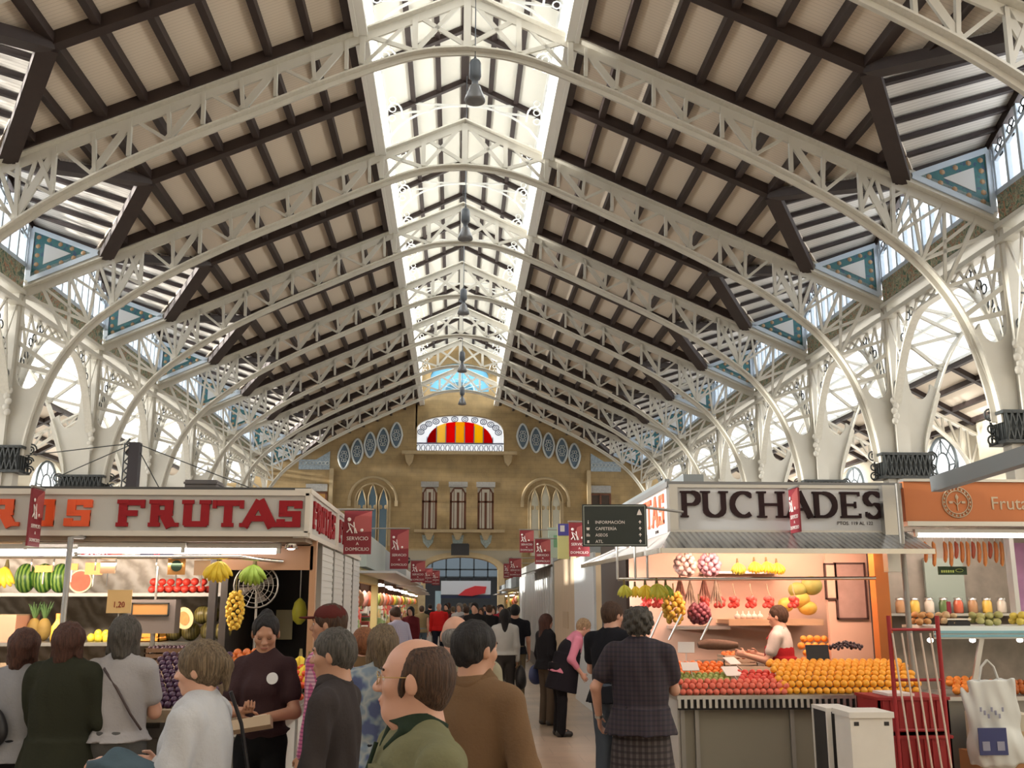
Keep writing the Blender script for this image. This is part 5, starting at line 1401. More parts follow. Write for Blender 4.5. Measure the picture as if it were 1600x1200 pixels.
# scale with window, box, melons on the lower shelf
o = thing('hanging_scale', 'grey metal shop scale with orange display window at the left stall', 'scale', (at(241, 962, 8.6).x, 8.6, at(241, 962, 8.6).z))
MB().box(-0.19, 0.19, -0.08, 0.08, -0.14, 0.13).build('housing', mat('scale_grey', (0.20,0.17,0.16), 0.5), o); MB().box(-0.15, 0.13, -0.09, -0.08, 0.01, 0.10).build('display', mat('scale_window', (0.55,0.28,0.10), 0.3), o)
mb = MB(); mb.box(-0.16, 0.14, -0.095, -0.085, 0.095, 0.105); mb.box(-0.16, 0.14, -0.095, -0.085, 0.0, 0.01); mb.box(-0.16, -0.15, -0.095, -0.085, 0, 0.105); mb.box(0.13, 0.14, -0.095, -0.085, 0, 0.105); mb.build('window_frame', black_iron, o)
MB().tube([(0,0,0.13),(0,0,0.4)], 0.01, 6).build('hook', steel, o); MB().tube([(0,0,-0.14),(0,0,-0.3)], 0.02, 6).build('stem', steel, o)
mm_ = melon_mat('brown_melon_rind', (0.10,0.085,0.02), (0.21,0.17,0.05), 14)
for k, (px, py) in enumerate([(272, 985), (298, 985), (327, 985), (348, 984), (312, 962), (325, 960)]):
    p = at(px, py, 9.3); o = tag(MB().ell((0,0,0), (0.082,0.085,0.082), 16, 12).build('melon', mm_), f'round brown-green melon on the lower shelf, {["far left","second","third","far right of the row","upper left","upper right, on top"][k]}', 'melon', 'brown melons on the lower shelf'); o.location = (p.x, 9.3 if py > 970 else 9.42, zs2 + 0.082 + (0 if py > 970 else 0.14))
o = thing('melon_half', 'cut melon with orange flesh leaning among the brown melons', 'melon', (at(287, 964, 9.1).x, 9.12, at(287, 966, 9.1).z))
mb = MB(); mb.ell((0,0,0), (0.085,0.07,0.10), 18, 12); mb.v = [(x, max(0, y), z) for x, y, z in mb.v]; mb.build('rind', mm_, o)
MB().prism([(0.08*math.cos(a), 0.096*math.sin(a)) for a in [math.pi*2*q/24 for q in range(24)]], -0.008, 0.0).build('flesh', mat('cantaloupe_flesh', (0.90,0.66,0.36), 0.5), o); MB().prism([(0.045*math.cos(a), 0.06*math.sin(a)) for a in [math.pi*2*q/18 for q in range(18)]], -0.012, -0.007).build('seed_cavity', mat('cantaloupe_core', (0.85,0.32,0.10), 0.6, noise=0.3, nscale=40), o); o.rotation_euler = (0, R(-20), 0)
o = crate((at(237, 988, 9.2).x, 9.2, zs2), 0.22, 0.3, 0.11, 'orange fruit box on the lower shelf under the scale', mat('box_orange', (0.80,0.38,0.06), 0.5))
pile('lemon', f_lemon, at(140, 990, 9.2).x, at(182, 990, 9.2).x, [(9.15, zs2+0.03), (9.22, zs2+0.06), (9.3, zs2+0.03)], 'yellow-green lemon in the heap on the lower shelf', 'lemon', 'lemons on the lower shelf')
pile('red_apple', f_apple, at(237, 920, 9.4).x, at(330, 920, 9.4).x, [(9.3, zs1+0.036), (9.37, zs1+0.036), (9.335, zs1+0.10)], 'red apple in the row on the upper shelf', 'apple', 'red apples on the upper shelf')
o = thing('juice_bottle', 'orange juice bottle standing on the left stall', 'bottle', (at(84, 990, 8.9).x, 8.97, zs2)); MB().lathe([(0.045,0),(0.05,0.02),(0.05,0.13),(0.02,0.18),(0.018,0.21)], n=14).build('bottle_body', mat('juice_orange', (0.90,0.50,0.05), 0.3), o); MB().lathe([(0.021,0.20),(0.021,0.24),(0,0.24)], n=12).build('cap', mat('cap_orange', (0.8,0.3,0.05)), o)
for k, px in enumerate((52, 68)):
    o = thing('pineapple', f'pineapple standing on the lower shelf, {["left","right"][k]} of two', 'pineapple', (at(px, 990, 9.3).x, 9.3, zs2), 0, 'pineapples on the lower shelf'); MB().ell((0,0,0.10), (0.06,0.06,0.10), 14, 10).build('fruit', bumpy('pineapple_skin', (0.30,0.20,0.05), 0.7, 0.5), o); mb = MB()
    for q in range(12): a = q*2.4; mb.tube([(0,0,0.19), (0.03*math.cos(a),0.03*math.sin(a),0.26), (0.06*math.cos(a),0.06*math.sin(a),0.30 + 0.02*(q % 3))], [0.012,0.01,0.002], 4)
    mb.build('leaves', mat('leaf_green', (0.08,0.16,0.05), 0.6), o)
mb = MB(); mb.box(-0.35, 0.35, -0.25, 0.25, 0, 0.22)
o = thing('fruit_box', 'pink cardboard fruit box at the far left end of the left stall', 'box', (at(5, 945, 9.0).x-0.25, 9.3, zs2)); mb.build('box_side', mat('cardboard_pink', (0.60,0.30,0.20), 0.7), o); MB().box(-0.35,0.35,-0.25,0.25,0.22,0.23).build('box_lid', mat('cardboard', (0.45,0.32,0.2)), o)
# bananas and grapes hanging
banana_bunch((at(343, 888, 8.35).x, 8.35, 2.12), 'yellow banana bunch hanging from the rail of the left stall', 9, 1.0)
banana_bunch((at(398, 886, 8.5).x, 8.5, 2.10), 'green banana bunch hanging in front of the round wire fan', 8, 1.0, 'green')
for nm, px, py, n, lb, mt in (('grape_cluster', 369, 925, 60, 'long yellow grape cluster hanging at the corner post of the left stall', bumpy('yellow_grape', (0.82,0.55,0.08), 0.4)),):
    p = at(px, py, 8.55); o = thing(nm, lb, 'grapes', p); mb = MB()
    for q in range(n):
        t = q/n; a = q*2.4; rr = 0.055*math.sin(0.4 + 2.5*t) + 0.01; mb.ell((rr*math.cos(a), rr*math.sin(a), -0.30*t), (0.018,)*3, 8, 6)
    mb.build('grapes', mt, o); MB().tube([(0,0,0),(0,0,0.13)], 0.006, 5).build('stem', mat('stem_brown', (0.18,0.14,0.05)), o)
o = thing('wire_fan', 'round wire guard of a fan in the dark corner of the left stall', 'fan', (at(400, 915, 9.0).x, 9.0, at(400, 915, 9.0).z)); mb = MB()
for rr in (0.19, 0.15, 0.11, 0.07, 0.03): mb.tube([(rr*math.cos(a), 0, rr*math.sin(a)) for a in [math.pi*2*q/24 for q in range(24)]], 0.004 if rr < 0.19 else 0.008, 4, closed=True)
for q in range(16): a = math.pi*q/8; mb.tube([(0,0,0),(0.19*math.cos(a),0,0.19*math.sin(a))], 0.003, 4)
mb.build('wire_guard', steel, o); mb = MB()
for q in range(4): a = math.pi*q/2 + 0.4; mb.prism([(0.02*math.cos(a), 0.02*math.sin(a)), (0.15*math.cos(a-0.3), 0.15*math.sin(a-0.3)), (0.16*math.cos(a+0.25), 0.16*math.sin(a+0.25))], 0.03, 0.036)
mb.build('fan_blades', mat('fan_blade', (0.25,0.22,0.20), 0.4), o); MB().tube([(0,0.06,0),(0,0.06,-0.9)], 0.012, 6).build('stand', steel, o); MB().ell((0,0.06,0),(0.05,0.06,0.05),10,8).build('motor', steel_d, o)
o = thing('yellow_bag', 'yellow net bag hanging in the dark doorway of the left stall', 'bag', at(468, 955, 9.6)); MB().lathe([(0.01,0.12),(0.05,0.08),(0.07,0.0),(0.06,-0.08),(0.02,-0.12)], n=12).build('bag_body', bumpy('net_yellow', (0.55,0.55,0.06)), o); MB().tube([(0,0,0.12),(0,0,0.55)], 0.005, 4).build('cord', steel, o)
o = thing('paper_notice', 'pale yellow notice board in the dark doorway of the left stall', 'notice', at(444, 976, 10.1)); MB().box(-0.08, 0.08, -0.01, 0.01, -0.14, 0.14).build('board', mat('notice_yellow', (0.55,0.50,0.32)), o); MB().box(-0.01,0.01,0.0,0.1,-0.02,0.02).build('fixing', steel, o)
# fruit on the counter
def slope_rows(y0, z0, n, dy, dz): return [(y0 + dy*i, z0 + dz*i) for i in range(n)]
pile('plum', f_plum, at(222, 1080, 7.6).x, at(345, 1080, 7.6).x, slope_rows(7.42, 1.085, 12, 0.05, 0.028), 'dark purple plum in the sloping heap on the left counter', 'plum', 'plums on the left counter')
pile('tomato', f_tomato, at(352, 1080, 7.6).x, at(482, 1080, 7.6).x, slope_rows(7.43, 1.09, 7, 0.062, 0.036), 'red tomato in the sloping heap on the left counter', 'tomato', 'tomatoes on the left counter')
pile('pepper', f_pepper, at(352, 1060, 8.0).x, at(400, 1060, 8.0).x, slope_rows(7.92, 1.31, 4, 0.06, 0.03), 'orange-red pepper behind the tomatoes on the left counter', 'pepper', 'peppers on the left counter')
pile('lemon', f_green, at(0, 1050, 7.7).x, at(215, 1050, 7.7).x, slope_rows(7.42, 1.09, 6, 0.07, 0.035), 'green fig in the heap between the shoppers at the left counter', 'fig', 'figs on the left counter')
for k, (px, py) in enumerate([(470, 1022), (484, 1026), (478, 1036), (490, 1042)]): banana_bunch(at(px, py, 8.0 - 0.1*k), f'yellow banana bunch at the right end of the left counter, {["rear left","rear right","front left","front right"][k]}', 5, 0.8, group='banana bunches on the left counter')
o = crate((at(262, 1030, 8.55).x, 8.6, 1.3), 0.34, 0.25, 0.12, 'dark crate of small fruit behind the plums', mat('crate_brown', (0.16,0.09,0.05), 0.7)); pile('dark_grape', f_cherry, o.location.x-0.15, o.location.x+0.15, [(8.5, 1.42), (8.55, 1.43), (8.6, 1.42), (8.65, 1.42)], 'small dark grape in the crate behind the plums', 'grape', 'grapes in the crate behind the plums')

# ================================================================ RIGHT STALL
RY = 10.6; RX0 = 2.28
pink = mat('pink_plaster', (0.66,0.42,0.31), 0.7, noise=0.06, nscale=3)
st = thing('fruit_stall', 'fruit stall on the right under the white sign reading PUCHADES', 'market stall', (0, 0, 0))
MB().box(RX0, 9.2, 13.2, 13.26, 0, 2.9).build('back_wall', pink, st)
MB().box(RX0-0.02, 9.2, 10.62, 13.3, 3.0, 3.06).build('roof', mat('stall_roof_grey', (0.16,0.16,0.16), 0.5), st)
MB().box(2.15, 4.62, 9.98, 10.9, 0.86, 0.90).build('counter_top', steel, st)
MB().box(2.2, 4.6, 10.08, 10.12, 0.05, 0.86).build('counter_front', mat('panel_taupe', (0.23,0.21,0.165), 0.5), st)
mb = MB()
for k in range(41): x = 2.17 + 0.06*k; mb.box(x-0.014, x+0.014, 9.94, 9.985, 0.79, 0.87)
mb.box(2.15, 4.62, 9.94, 9.965, 0.87, 0.905); mb.build('ribbed_edge', steel, st); MB().box(2.16, 4.61, 9.97, 9.99, 0.77, 0.88).build('edge_backing', dark_p, st)
mb = MB()
for x in (2.22, 2.36, 3.3, 4.4): mb.box(x-0.02, x+0.02, 10.05, 10.085, 0, 0.8)
mb.build('counter_frame', steel_d, st)
mb = MB(); mb.box(2.18, 2.22, 10.1, 14.3, 0.05, 0.86); mb.build('counter_end', white_p, st)
mb = MB(); mb.prism([(10.0, 0.9), (10.9, 0.9), (10.9, 1.12)], 2.2, 4.6, fn=lambda u, v, w: (w, u, v)); mb.build('display_board', mat('display_wood', (0.22,0.16,0.10)), st)
MB().box(2.15, 2.75, 10.95, 14.3, 0.86, 0.90).build('side_counter', steel, st)
zsh = at(1220, 968, 12.7).z
MB().box(3.4, 4.6, 12.6, 13.2, zsh-0.05, zsh).build('shelf', mat('shelf_wood', (0.50,0.30,0.16), 0.5), st)
MB().box(3.4, 4.6, 12.58, 12.6, zsh-0.07, zsh+0.01).build('shelf_edge', mat('shelf_edge', (0.62,0.42,0.26), 0.4), st)
MB().box(2.75, 3.45, 12.7, 13.2, zsh-0.12, zsh-0.08).build('shelf', steel, st)
MB().box(3.1, 4.7, 12.5, 13.2, 1.02, 1.06).build('back_counter', steel_d, st)
zu = at(1185, 893, 12.9).z; MB().box(3.2, 4.2, 12.8, 13.2, zu-0.03, zu).build('upper_shelf', chrome, st)
px0, px1 = at(1291, 900, 11.9).x, at(1356, 900, 11.9).x
MB().box(px0, px1, 11.9, 11.96, 0.6, 2.55).build('partition', pink, st)
MB().box(px1, at(1368, 900, 11.9).x, 11.6, 12.2, 0.6, 2.55).build('dark_glass_panel', mat('dark_glass', (0.03,0.04,0.06), 0.1), st)
MB().box(at(1367, 900, 11).x, at(1388, 900, 11).x, 11.0, 11.15, 0, 2.5).build('orange_post', mat('orange_wood', (0.55,0.17,0.03), 0.45), st)
MB().box(at(1386, 900, 10.55).x, at(1413, 900, 10.55).x, 10.5, 10.62, 2.1, 3.02).build('steel_corner', steel, st)
MB().tube([(at(1414, 900, 10.2).x, 10.2, 0), (at(1414, 900, 10.2).x, 10.2, 3.0)], 0.028, 10).build('post', steel_d, st)
p0 = at(965, 905, 10.9); p1 = at(1360, 889, 10.3)
MB().tube([(p0.x, 10.9, p0.z), (p1.x+0.05, 10.3, p0.z + 0.0)], 0.018, 8).build('hanging_rail', chrome, st)
mb = MB()
for px in (965, 993, 1012): q = at(px, 905, 10.85); mb.tube([(q.x, 10.85, q.z), (q.x, 10.85, 2.5)], 0.014, 6)
mb.build('rail_hangers', white_p, st)
# white end panel and awning
MB().box(2.32, 2.36, 17.0, 19.8, 0, 2.62).build('end_panel', mat('panel_white_blue', (0.68,0.72,0.74), 0.4), st)
MB().box(2.45, 2.50, 14.5, 17.0, 0, 2.7).build('dark_end_panel', mat('interior_shade_brown', (0.05,0.028,0.018), 0.5), st); MB().box(2.5, 3.6, 14.4, 14.46, 0, 2.7).build('dark_end_panel', MATS['interior_shade_brown'], st)  # dark brown sheets stand in for the shaded stall interior
aw = thing('awning', 'ribbed grey plastic awning sloping out over the corner of the right stall', 'awning', (0, 0, 0))
ribm = wave_mat('ribbed_plastic', (0.27,0.27,0.255), (0.16,0.16,0.155), 5.0, 'X', 'SIN', 0.6, 0.18, metal=0.35)
ribm2 = wave_mat('ribbed_plastic_side', (0.50,0.50,0.49), (0.33,0.33,0.33), 5.0, 'Y', 'SIN', 0.6, 0.35)
za_, zo = at(1200, 833, RY).z, 2.30
y_o = 10.0; x_o = 1.80
MB().add([(RX0, RY, za_), (4.85, RY, za_), (4.85, y_o, zo), (x_o+0.25, y_o, zo), (RX0, RY, za_+0.015), (4.85, RY, za_+0.015), (4.85, y_o, zo+0.015), (x_o+0.25, y_o, zo+0.015)], [(3,2,1,0),(4,5,6,7),(0,1,5,4),(1,2,6,5),(2,3,7,6),(3,0,4,7)]).build('front_sheet', ribm, aw)
MB().add([(RX0, RY, za_), (x_o+0.25, y_o, zo), (x_o, 14.4, zo), (RX0, 14.4, za_), (RX0, RY, za_+0.015), (x_o+0.25, y_o, zo+0.015), (x_o, 14.4, zo+0.015), (RX0, 14.4, za_+0.015)], [(0,1,2,3),(7,6,5,4),(0,4,5,1),(1,5,6,2),(2,6,7,3),(3,7,4,0)]).build('side_sheet', ribm2, aw)
mb = MB(); mb.bar((x_o+0.25, y_o, zo-0.01), (4.85, y_o, zo-0.01), 0.03, 0.05); mb.bar((x_o+0.25, y_o, zo-0.01), (x_o, 14.4, zo-0.01), 0.03, 0.05); mb.bar((x_o, 14.4, zo), (RX0, 14.4, za_), 0.03, 0.05)
mb.build('edge_rail', chrome, aw)
# signs of the right stall
s3 = thing('shop_sign', 'white fascia sign reading PUCHADES in dark serif letters', 'sign', (0, RY, 0))
xa, xb = at(1046, 800, RY).x, at(1386, 800, RY).x; zt, zb = at(1200, 762, RY).z, at(1200, 829, RY).z
MB().box(xa+0.09, xb, 0, 0.12, zb, zt).build('sign_panel', mat('sign_panel_white', (0.53,0.54,0.56), 0.4), s3)
mb = MB(); mb.box(xa, xb+0.02, -0.015, 0.13, zt-0.005, zt+0.03); mb.box(xa, xb+0.02, -0.015, 0.13, zb-0.035, zb+0.003); mb.box(xa, xa+0.09, -0.02, 0.13, zb, zt); mb.build('sign_frame', steel, s3)
z0, z1 = at(1200, 809, RY).z, at(1200, 768, RY).z
for ch, a, b in zip('PUCHADES', (1062, 1094, 1139, 1182, 1228, 1267, 1311, 1347), (1096, 1138, 1180, 1226, 1268, 1309, 1345, 1380)):
    letter(ch, at(a, 790, RY).x, at(b, 790, RY).x, z0, z1, 0.058, 0.028, lblack, s3, serif=0.08 if ch in 'UH' else 0.06, block=False)
text('PTOS. 119 AL 122', 0.052, lblack, s3, (at(1308, 819, RY).x, -0.004, at(1308, 820, RY).z), sx=1.0)
s4 = thing('shop_sign', 'side fascia of the right stall with tall red letters on white, facing the aisle', 'sign', (RX0, 0, 0))
MB().box(0, 0.1, 10.75, 14.4, zb-0.02, zt).build('sign_panel', mat('sign_pinkish', (0.66,0.60,0.58), 0.4), s4)
mb = MB(); mb.box(-0.015, 0.1, 10.7, 14.4, zt, zt+0.03); mb.box(-0.015, 0.1, 10.7, 14.4, zb-0.06, zb-0.02); mb.build('sign_frame', steel, s4)
side_letters('FRUTAS', 10.8, 13.0, zb+0.09, zt-0.04, mat('letter_coral', (0.72,0.16,0.08), 0.5), s4, -1, wv=0.075, wh=0.045)
o = text('DE MESA', 0.05, lblack, s4, (-0.005, 11.4, zb+0.01)); o.rotation_euler = (R(90), 0, R(-90))
gb = thing('roof_box', 'big grey sheet metal housing on the roof of the right stall', 'housing', (0, 0, 0))
greyb = mat('sheet_grey', (0.21,0.23,0.24), 0.55)
MB().box(at(1068,750,11.6).x, at(1093,750,11.6).x+0.05, 11.6, 21.0, 3.05, at(1080,741,11.6).z).build('housing_body', greyb, gb)
MB().box(RX0+0.02, RX0+0.07, 10.9, 21.0, 2.95, 3.12).build('lower_panel', greyb, gb)
s5 = thing('shop_sign', 'orange fascia sign with a round emblem and pale lettering at the right edge', 'sign', (0, RY, 0))
xo = at(1414, 790, RY).x; zt5, zb5 = at(1500, 753, RY).z, at(1500, 815, RY).z
MB().box(xo, 9.0, 0, 0.12, zb5, zt5).build('sign_panel', mat('sign_orange', (0.50,0.155,0.045), 0.5), s5)
mb = MB(); mb.box(xo, 9.0, -0.02, 0.13, zt5, zt5+0.03); mb.box(xo, 9.0, -0.03, 0.13, zb5-0.05, zb5); mb.build('sign_frame', steel, s5)
pale = mat('pale_gold_ink', (0.50,0.40,0.28), 0.5); c_ = at(1495, 785, RY); mb = MB()
for rr in (0.165, 0.125): mb.tube([(c_.x + rr*math.cos(a), -0.008, c_.z + rr*math.sin(a)) for a in [math.pi*2*q/30 for q in range(30)]], 0.006, 4, closed=True)
for q in range(22): a = math.pi*2*q/22; mb.box(c_.x + 0.145*math.cos(a)-0.007, c_.x + 0.145*math.cos(a)+0.007, -0.012, -0.002, c_.z + 0.145*math.sin(a)-0.01, c_.z + 0.145*math.sin(a)+0.01)
mb.tube([(c_.x, -0.008, c_.z-0.09), (c_.x, -0.008, c_.z+0.09)], 0.006, 4); mb.ell((c_.x, -0.006, c_.z+0.055), (0.02,0.006,0.025), 8, 6)
for s in (-1, 1): mb.box(c_.x + s*0.07-0.02, c_.x+s*0.07+0.02, -0.012, 0, c_.z-0.012, c_.z+0.012); mb.tube([(c_.x, -0.008, c_.z-0.03), (c_.x + s*0.04, -0.008, c_.z+0.01)], 0.005, 4)
mb.build('emblem', pale, s5)
text('Frutas', 0.20, pale, s5, (at(1548, 795, RY).x, -0.006, at(1548, 796, RY).z))
# roof edge beam of the far right stall, rising to the right
o = tag(MB().bar(tuple(at(1462, 757, 10.3)), tuple(at(1625, 705, 8.6)), 0.12, 0.16).build('roof_beam', greyb), 'grey metal roof beam rising to the right above the orange sign', 'beam')
for x in (2.9, 3.7, 4.2): stall_light('right_stall_lamp', x, 11.0, 2.42, 0.7, 0.3, 20, (1.0, 0.64, 0.48))
for x in (3.4, 4.2): stall_light('right_stall_lamp', x, 12.2, 2.75, 0.7, 0.3, 20, (1.0, 0.64, 0.48))
for x in (5.5, 6.6): stall_light('right_stall_lamp', x, 11.9, 2.6, 0.9, 0.3, 20, (1.0, 0.80, 0.66))
stall_light('side_stall_lamp', 2.0, 13.0, 2.25, 0.3, 1.8, 20, (1.0, 0.85, 0.8))
o = copy_tree(tl); o.location = (2.75, 12.4, 2.45); o['label'] = 'pinkish glowing tube deep inside the right stall'; o['group'] = 'tubes in the right stall'
o = copy_tree(tl); o.location = (5.6, 10.66, 2.50); o['label'] = 'glowing tube under the orange sign'; o['group'] = 'tubes in the right stall'
# goods of the right stall
pile('orange', f_orange, at(1212, 1060, 10.1).x, 4.60, [(10.05, 0.935), (10.075, 1.00), (10.13, 1.045), (10.20, 1.085), (10.27, 1.12), (10.34, 1.15), (10.41, 1.17), (10.48, 1.185)], 'orange in the tiered heap at the front of the right counter', 'orange', 'oranges on the right counter')
pile('peach', f_peach, 2.19, at(1228, 1060, 10.1).x, [(10.03, 0.932), (10.06, 0.985), (10.12, 1.02)], 'red peach in the front row of the right counter', 'peach', 'peaches on the right counter')
pile('green_fig', f_green, 2.2, at(1140, 1040, 10.3).x, [(10.22, 1.03), (10.29, 1.05), (10.36, 1.07)], 'green fig behind the red peaches on the right counter', 'fig', 'figs on the right counter')
pile('persimmon', f_persimmon, 2.2, at(1125, 1022, 10.7).x, [(10.5, 1.08), (10.57, 1.11), (10.64, 1.14), (10.72, 1.16)], 'bright orange persimmon at the back of the right counter', 'persimmon', 'persimmons on the right counter')
pile('red_apple', f_apple, at(1145, 1040, 10.4).x, at(1208, 1040, 10.4).x, [(10.2, 1.04), (10.27, 1.06), (10.34, 1.09)], 'red apple beside the oranges on the right counter', 'apple', 'apples on the right counter')
pile('orange', f_orange2, at(1236, 1000, 12.3).x, at(1292, 1000, 12.3).x, [(12.0, 1.12), (12.02, 1.20), (12.06, 1.28), (12.1, 1.36)], 'large orange in the stack behind the shopkeeper', 'orange', 'large oranges behind the shopkeeper')
MB().box(3.9, 4.5, 11.9, 12.4, 0.0, 1.08).build('orange_table', steel_d, st)
for k, (px, py, tl_, sc_) in enumerate([(1072, 1012, 0.5, 1), (1080, 1040, 0.9, 1), (1148, 1048, 0.9, 1.1), (1150, 1030, 1.0, 1)]):
    price_card(at(px, py+8, 10.25 + (0.3 if py < 1035 else 0)), 0.17*sc_, 0.12*sc_, f'white paper price card lying on the right counter, {["rear left","front left","front right","rear right"][k]}', 0.3*(k-1), -tl_, mat('card_plain', (0.78,0.70,0.66)), group='price cards on the right counter')
price_card(at(1279, 1034, 10.5), 0.24, 0.17, 'black chalk price board standing behind the oranges', 0, -0.15, mat('chalkboard', (0.02,0.02,0.025), 0.6), group=None)
for k, px in enumerate((1010, 1028, 1100, 1125, 1147, 1174, 1201, 1240)):
    p = at(px, 938, 12.2 if px > 1090 else 12.6)
    o = thing('netted_fruit', f'net of red apples hanging in the right stall, {RN[k]} from the left', 'net bag', p, 0, 'nets of red fruit in the right stall')
    mb = MB()
    for q in range(12): a = q*2.4; rr = 0.055*math.sqrt((q+0.5)/12); mb.ell((rr*math.cos(a), rr*math.sin(a)*0.7, -0.02 + 0.045*math.cos(q*1.7)), (0.033,)*3, 8, 6)
    mb.build('fruits', bumpy('net_red', (0.80,0.10,0.08), 0.4, 0.3), o); MB().tube([(0.02,0,0.05),(0,0,0.12),(-0.01,0,0.2)], 0.006, 4).build('net_top', mat('net_pale', (0.6,0.45,0.3)), o)
for k, (px, py, c_, n, s_) in enumerate([(975, 912, 'mixed', 6, 0.8), (992, 914, 'yellow', 5, 0.7), (1008, 912, 'yellow', 7, 0.9), (1026, 910, 'mixed', 8, 1.0), (1040, 912, 'green', 5, 0.8)]):
    banana_bunch(at(px, py, 10.75), f'banana bunch hanging from the front rail of the right stall, {ORD[k] if k else "first"} from the left', n, s_, c_, 'banana bunches on the right stall rail')
for k, (px, py) in enumerate([(1152, 878), (1178, 876), (1197, 876), (1213, 878)]):
    banana_bunch(at(px, py, 12.85), f'banana bunch on the high back rail of the right stall, {ORD[k] if k else "first"} from the left', 7, 0.9, 'yellow' if k else 'mixed', 'banana bunches at the back of the right stall')
for nm, px, py, n, lb, mt, ln, cat_ in (('quince_string', 1052, 928, 40, 'big yellow-brown bunch hanging behind the bananas of the right stall', bumpy('date_yellow', (0.62,0.38,0.05), 0.5, 0.4), 0.32, 'fruit bunch'), ('onion_string', 1092, 945, 46, 'string of purple onions hanging in the right stall', bumpy('onion_purple', (0.22,0.05,0.07), 0.35, 0.4), 0.20, 'onions'), ('garlic_string', 1070, 868, 30, 'pale bunch of bags hanging at the top of the right stall', mat('pale_bag', (0.62,0.45,0.42), 0.5), 0.22, 'bags'), ('garlic_string', 1108, 868, 30, 'pinkish bunch of bags hanging at the top, right of the pale one', mat('pink_bag', (0.50,0.28,0.34), 0.5), 0.22, 'bags')):
    p = at(px, py, 11.6); o = thing(nm, lb, cat_, p); mb = MB()
    for q in range(n): t = q/n; a = q*2.4; rr = 0.11*math.sin(0.5 + 2.2*t); mb.ell((rr*math.cos(a), rr*math.sin(a), -ln*t), (0.034,)*3, 8, 6)
    mb.build('bulbs', mt, o); MB().tube([(0,0,0),(0,0,0.12)], 0.008, 5).build('cord', mat('stem_brown', (0.18,0.14,0.05)), o)
for k, (px, py, a, b, c_) in enumerate([(1250, 937, 0.13, 0.11, 'mel_y'), (1268, 915, 0.14, 0.12, 'mel_g'), (1262, 950, 0.12, 0.09, 'mel_y'), (1246, 922, 0.12, 0.10, 'mel_g'), (1228, 945, 0.10, 0.09, 'mel_y')]):
    p = at(px, py, 12.8); o = tag(MB().ell((0,0,0), (a, 0.10, b), 16, 12).build('honey_melon', bumpy(c_, {'mel_y': (0.62,0.40,0.07), 'mel_g': (0.34,0.32,0.08)}[c_], 0.5, 0.25)), f'yellow-green melon piled at the right end of the shelf, {["centre left","top","bottom right","upper left","bottom left"][k]}', 'melon', 'melons on the right stall shelf'); o.location = p
# framed pictures on the partition
for k, (x0_, x1_, y0_, y1_, c_, lb) in enumerate([(1291, 1306, 880, 937, (0.62,0.45,0.33), 'narrow framed print on the pink partition'), (1309, 1351, 879, 968, (0.40,0.25,0.21), 'large dark framed picture on the pink partition')]):
    a = at(x0_, y1_, 11.87); b = at(x1_, y0_, 11.87); o = thing('framed_picture', lb, 'picture', (0, 11.88, 0))
    MB().box(a.x, b.x, -0.004, 0.018, a.z, b.z).build('picture', mat(f'print_{k}', c_, 0.35, noise=0.3, nscale=6), o); mb = MB()
    for q in ((a.x, b.x, a.z, a.z+0.02), (a.x, b.x, b.z-0.02, b.z), (a.x, a.x+0.02, a.z, b.z), (b.x-0.02, b.x, a.z, b.z)): mb.box(q[0], q[1], -0.015, 0.02, q[2], q[3])
    mb.build('frame', mat('frame_dark', (0.07,0.03,0.025), 0.4), o)
o = crate((3.35, 12.1, 1.06), 0.4, 0.3, 0.12, 'pale crate of peppers left of the shopkeeper', mat('crate_pale', (0.55,0.42,0.30), 0.7)); pile('pepper', f_pepper, 3.17, 3.53, [(12.0, 1.17), (12.07, 1.19), (12.14, 1.18)], 'orange pepper in the crate left of the shopkeeper', 'pepper', 'peppers left of the shopkeeper')
MB().box(3.1, 3.9, 11.9, 12.35, 0.0, 1.06).build('crate_table', steel_d, st)
o = thing('grape_pile', 'heap of dark grapes at the back of the orange display', 'grapes', at(1322, 1012, 10.7)); mb = MB()
for q in range(60): a = q*2.4; rr = 0.14*math.sqrt(q/60); mb.ell((rr*1.3*math.cos(a), rr*math.sin(a), 0.06*(1-rr/0.14) + 0.012*math.sin(q*3)), (0.018,)*3, 8, 6)
mb.build('grapes', bumpy('grape_dark', (0.04,0.02,0.03), 0.3, 0.4), o)
# leaning sticks of the awning
for k, (a, b) in enumerate([((1015, 1000), (1035, 955)), ((1045, 1000), (1065, 960)), ((1095, 1000), (1112, 965))]):
    o = tag(MB().tube([at(*a, 10.9), at(*b, 10.9)], 0.013, 6).build('prop_rod', chrome), f'slanting steel rod behind the counter goods, {["left","middle","right"][k]} of three', 'rod', 'slanting rods of the right stall')

# ---- far right stall: glass case, hanging sausages, heaps
st2 = thing('deli_stall', 'brightly lit stall under the orange sign with glass case at the right edge', 'market stall', (0, 0, 0))
MB().box(4.95, 9.2, 13.0, 13.1, 0, 2.9).build('back_wall', mat('deli_back', (0.20,0.18,0.15), 0.5, noise=0.5, nscale=5), st2)
MB().box(at(1445,890,12.9).x, at(1505,890,12.9).x, 12.9, 12.95, 1.6, 2.35).build('mirror_panel', mat('green_grey_panel', (0.22,0.27,0.24), 0.2), st2)
zg = at(1500, 978, 10.5).z
MB().box(4.98, 9.2, 10.45, 11.2, zg-0.03, zg).build('case_shelf', mat('case_white', (0.75,0.80,0.78), 0.3), st2)
mb = MB()
for q, (dz, m_) in enumerate(((-0.06, 0), (-0.10, 0))): mb.box(4.98, 9.2, 10.42, 10.45, zg+dz-0.012, zg+dz+0.012)
mb.build('blue_stripes', mat('stripe_blue', (0.20,0.42,0.50), 0.4), st2)
MB().box(4.98, 9.2, 10.44, 10.46, zg-0.13, zg).build('case_front', mat('case_white', (0.75,0.8,0.78)), st2)
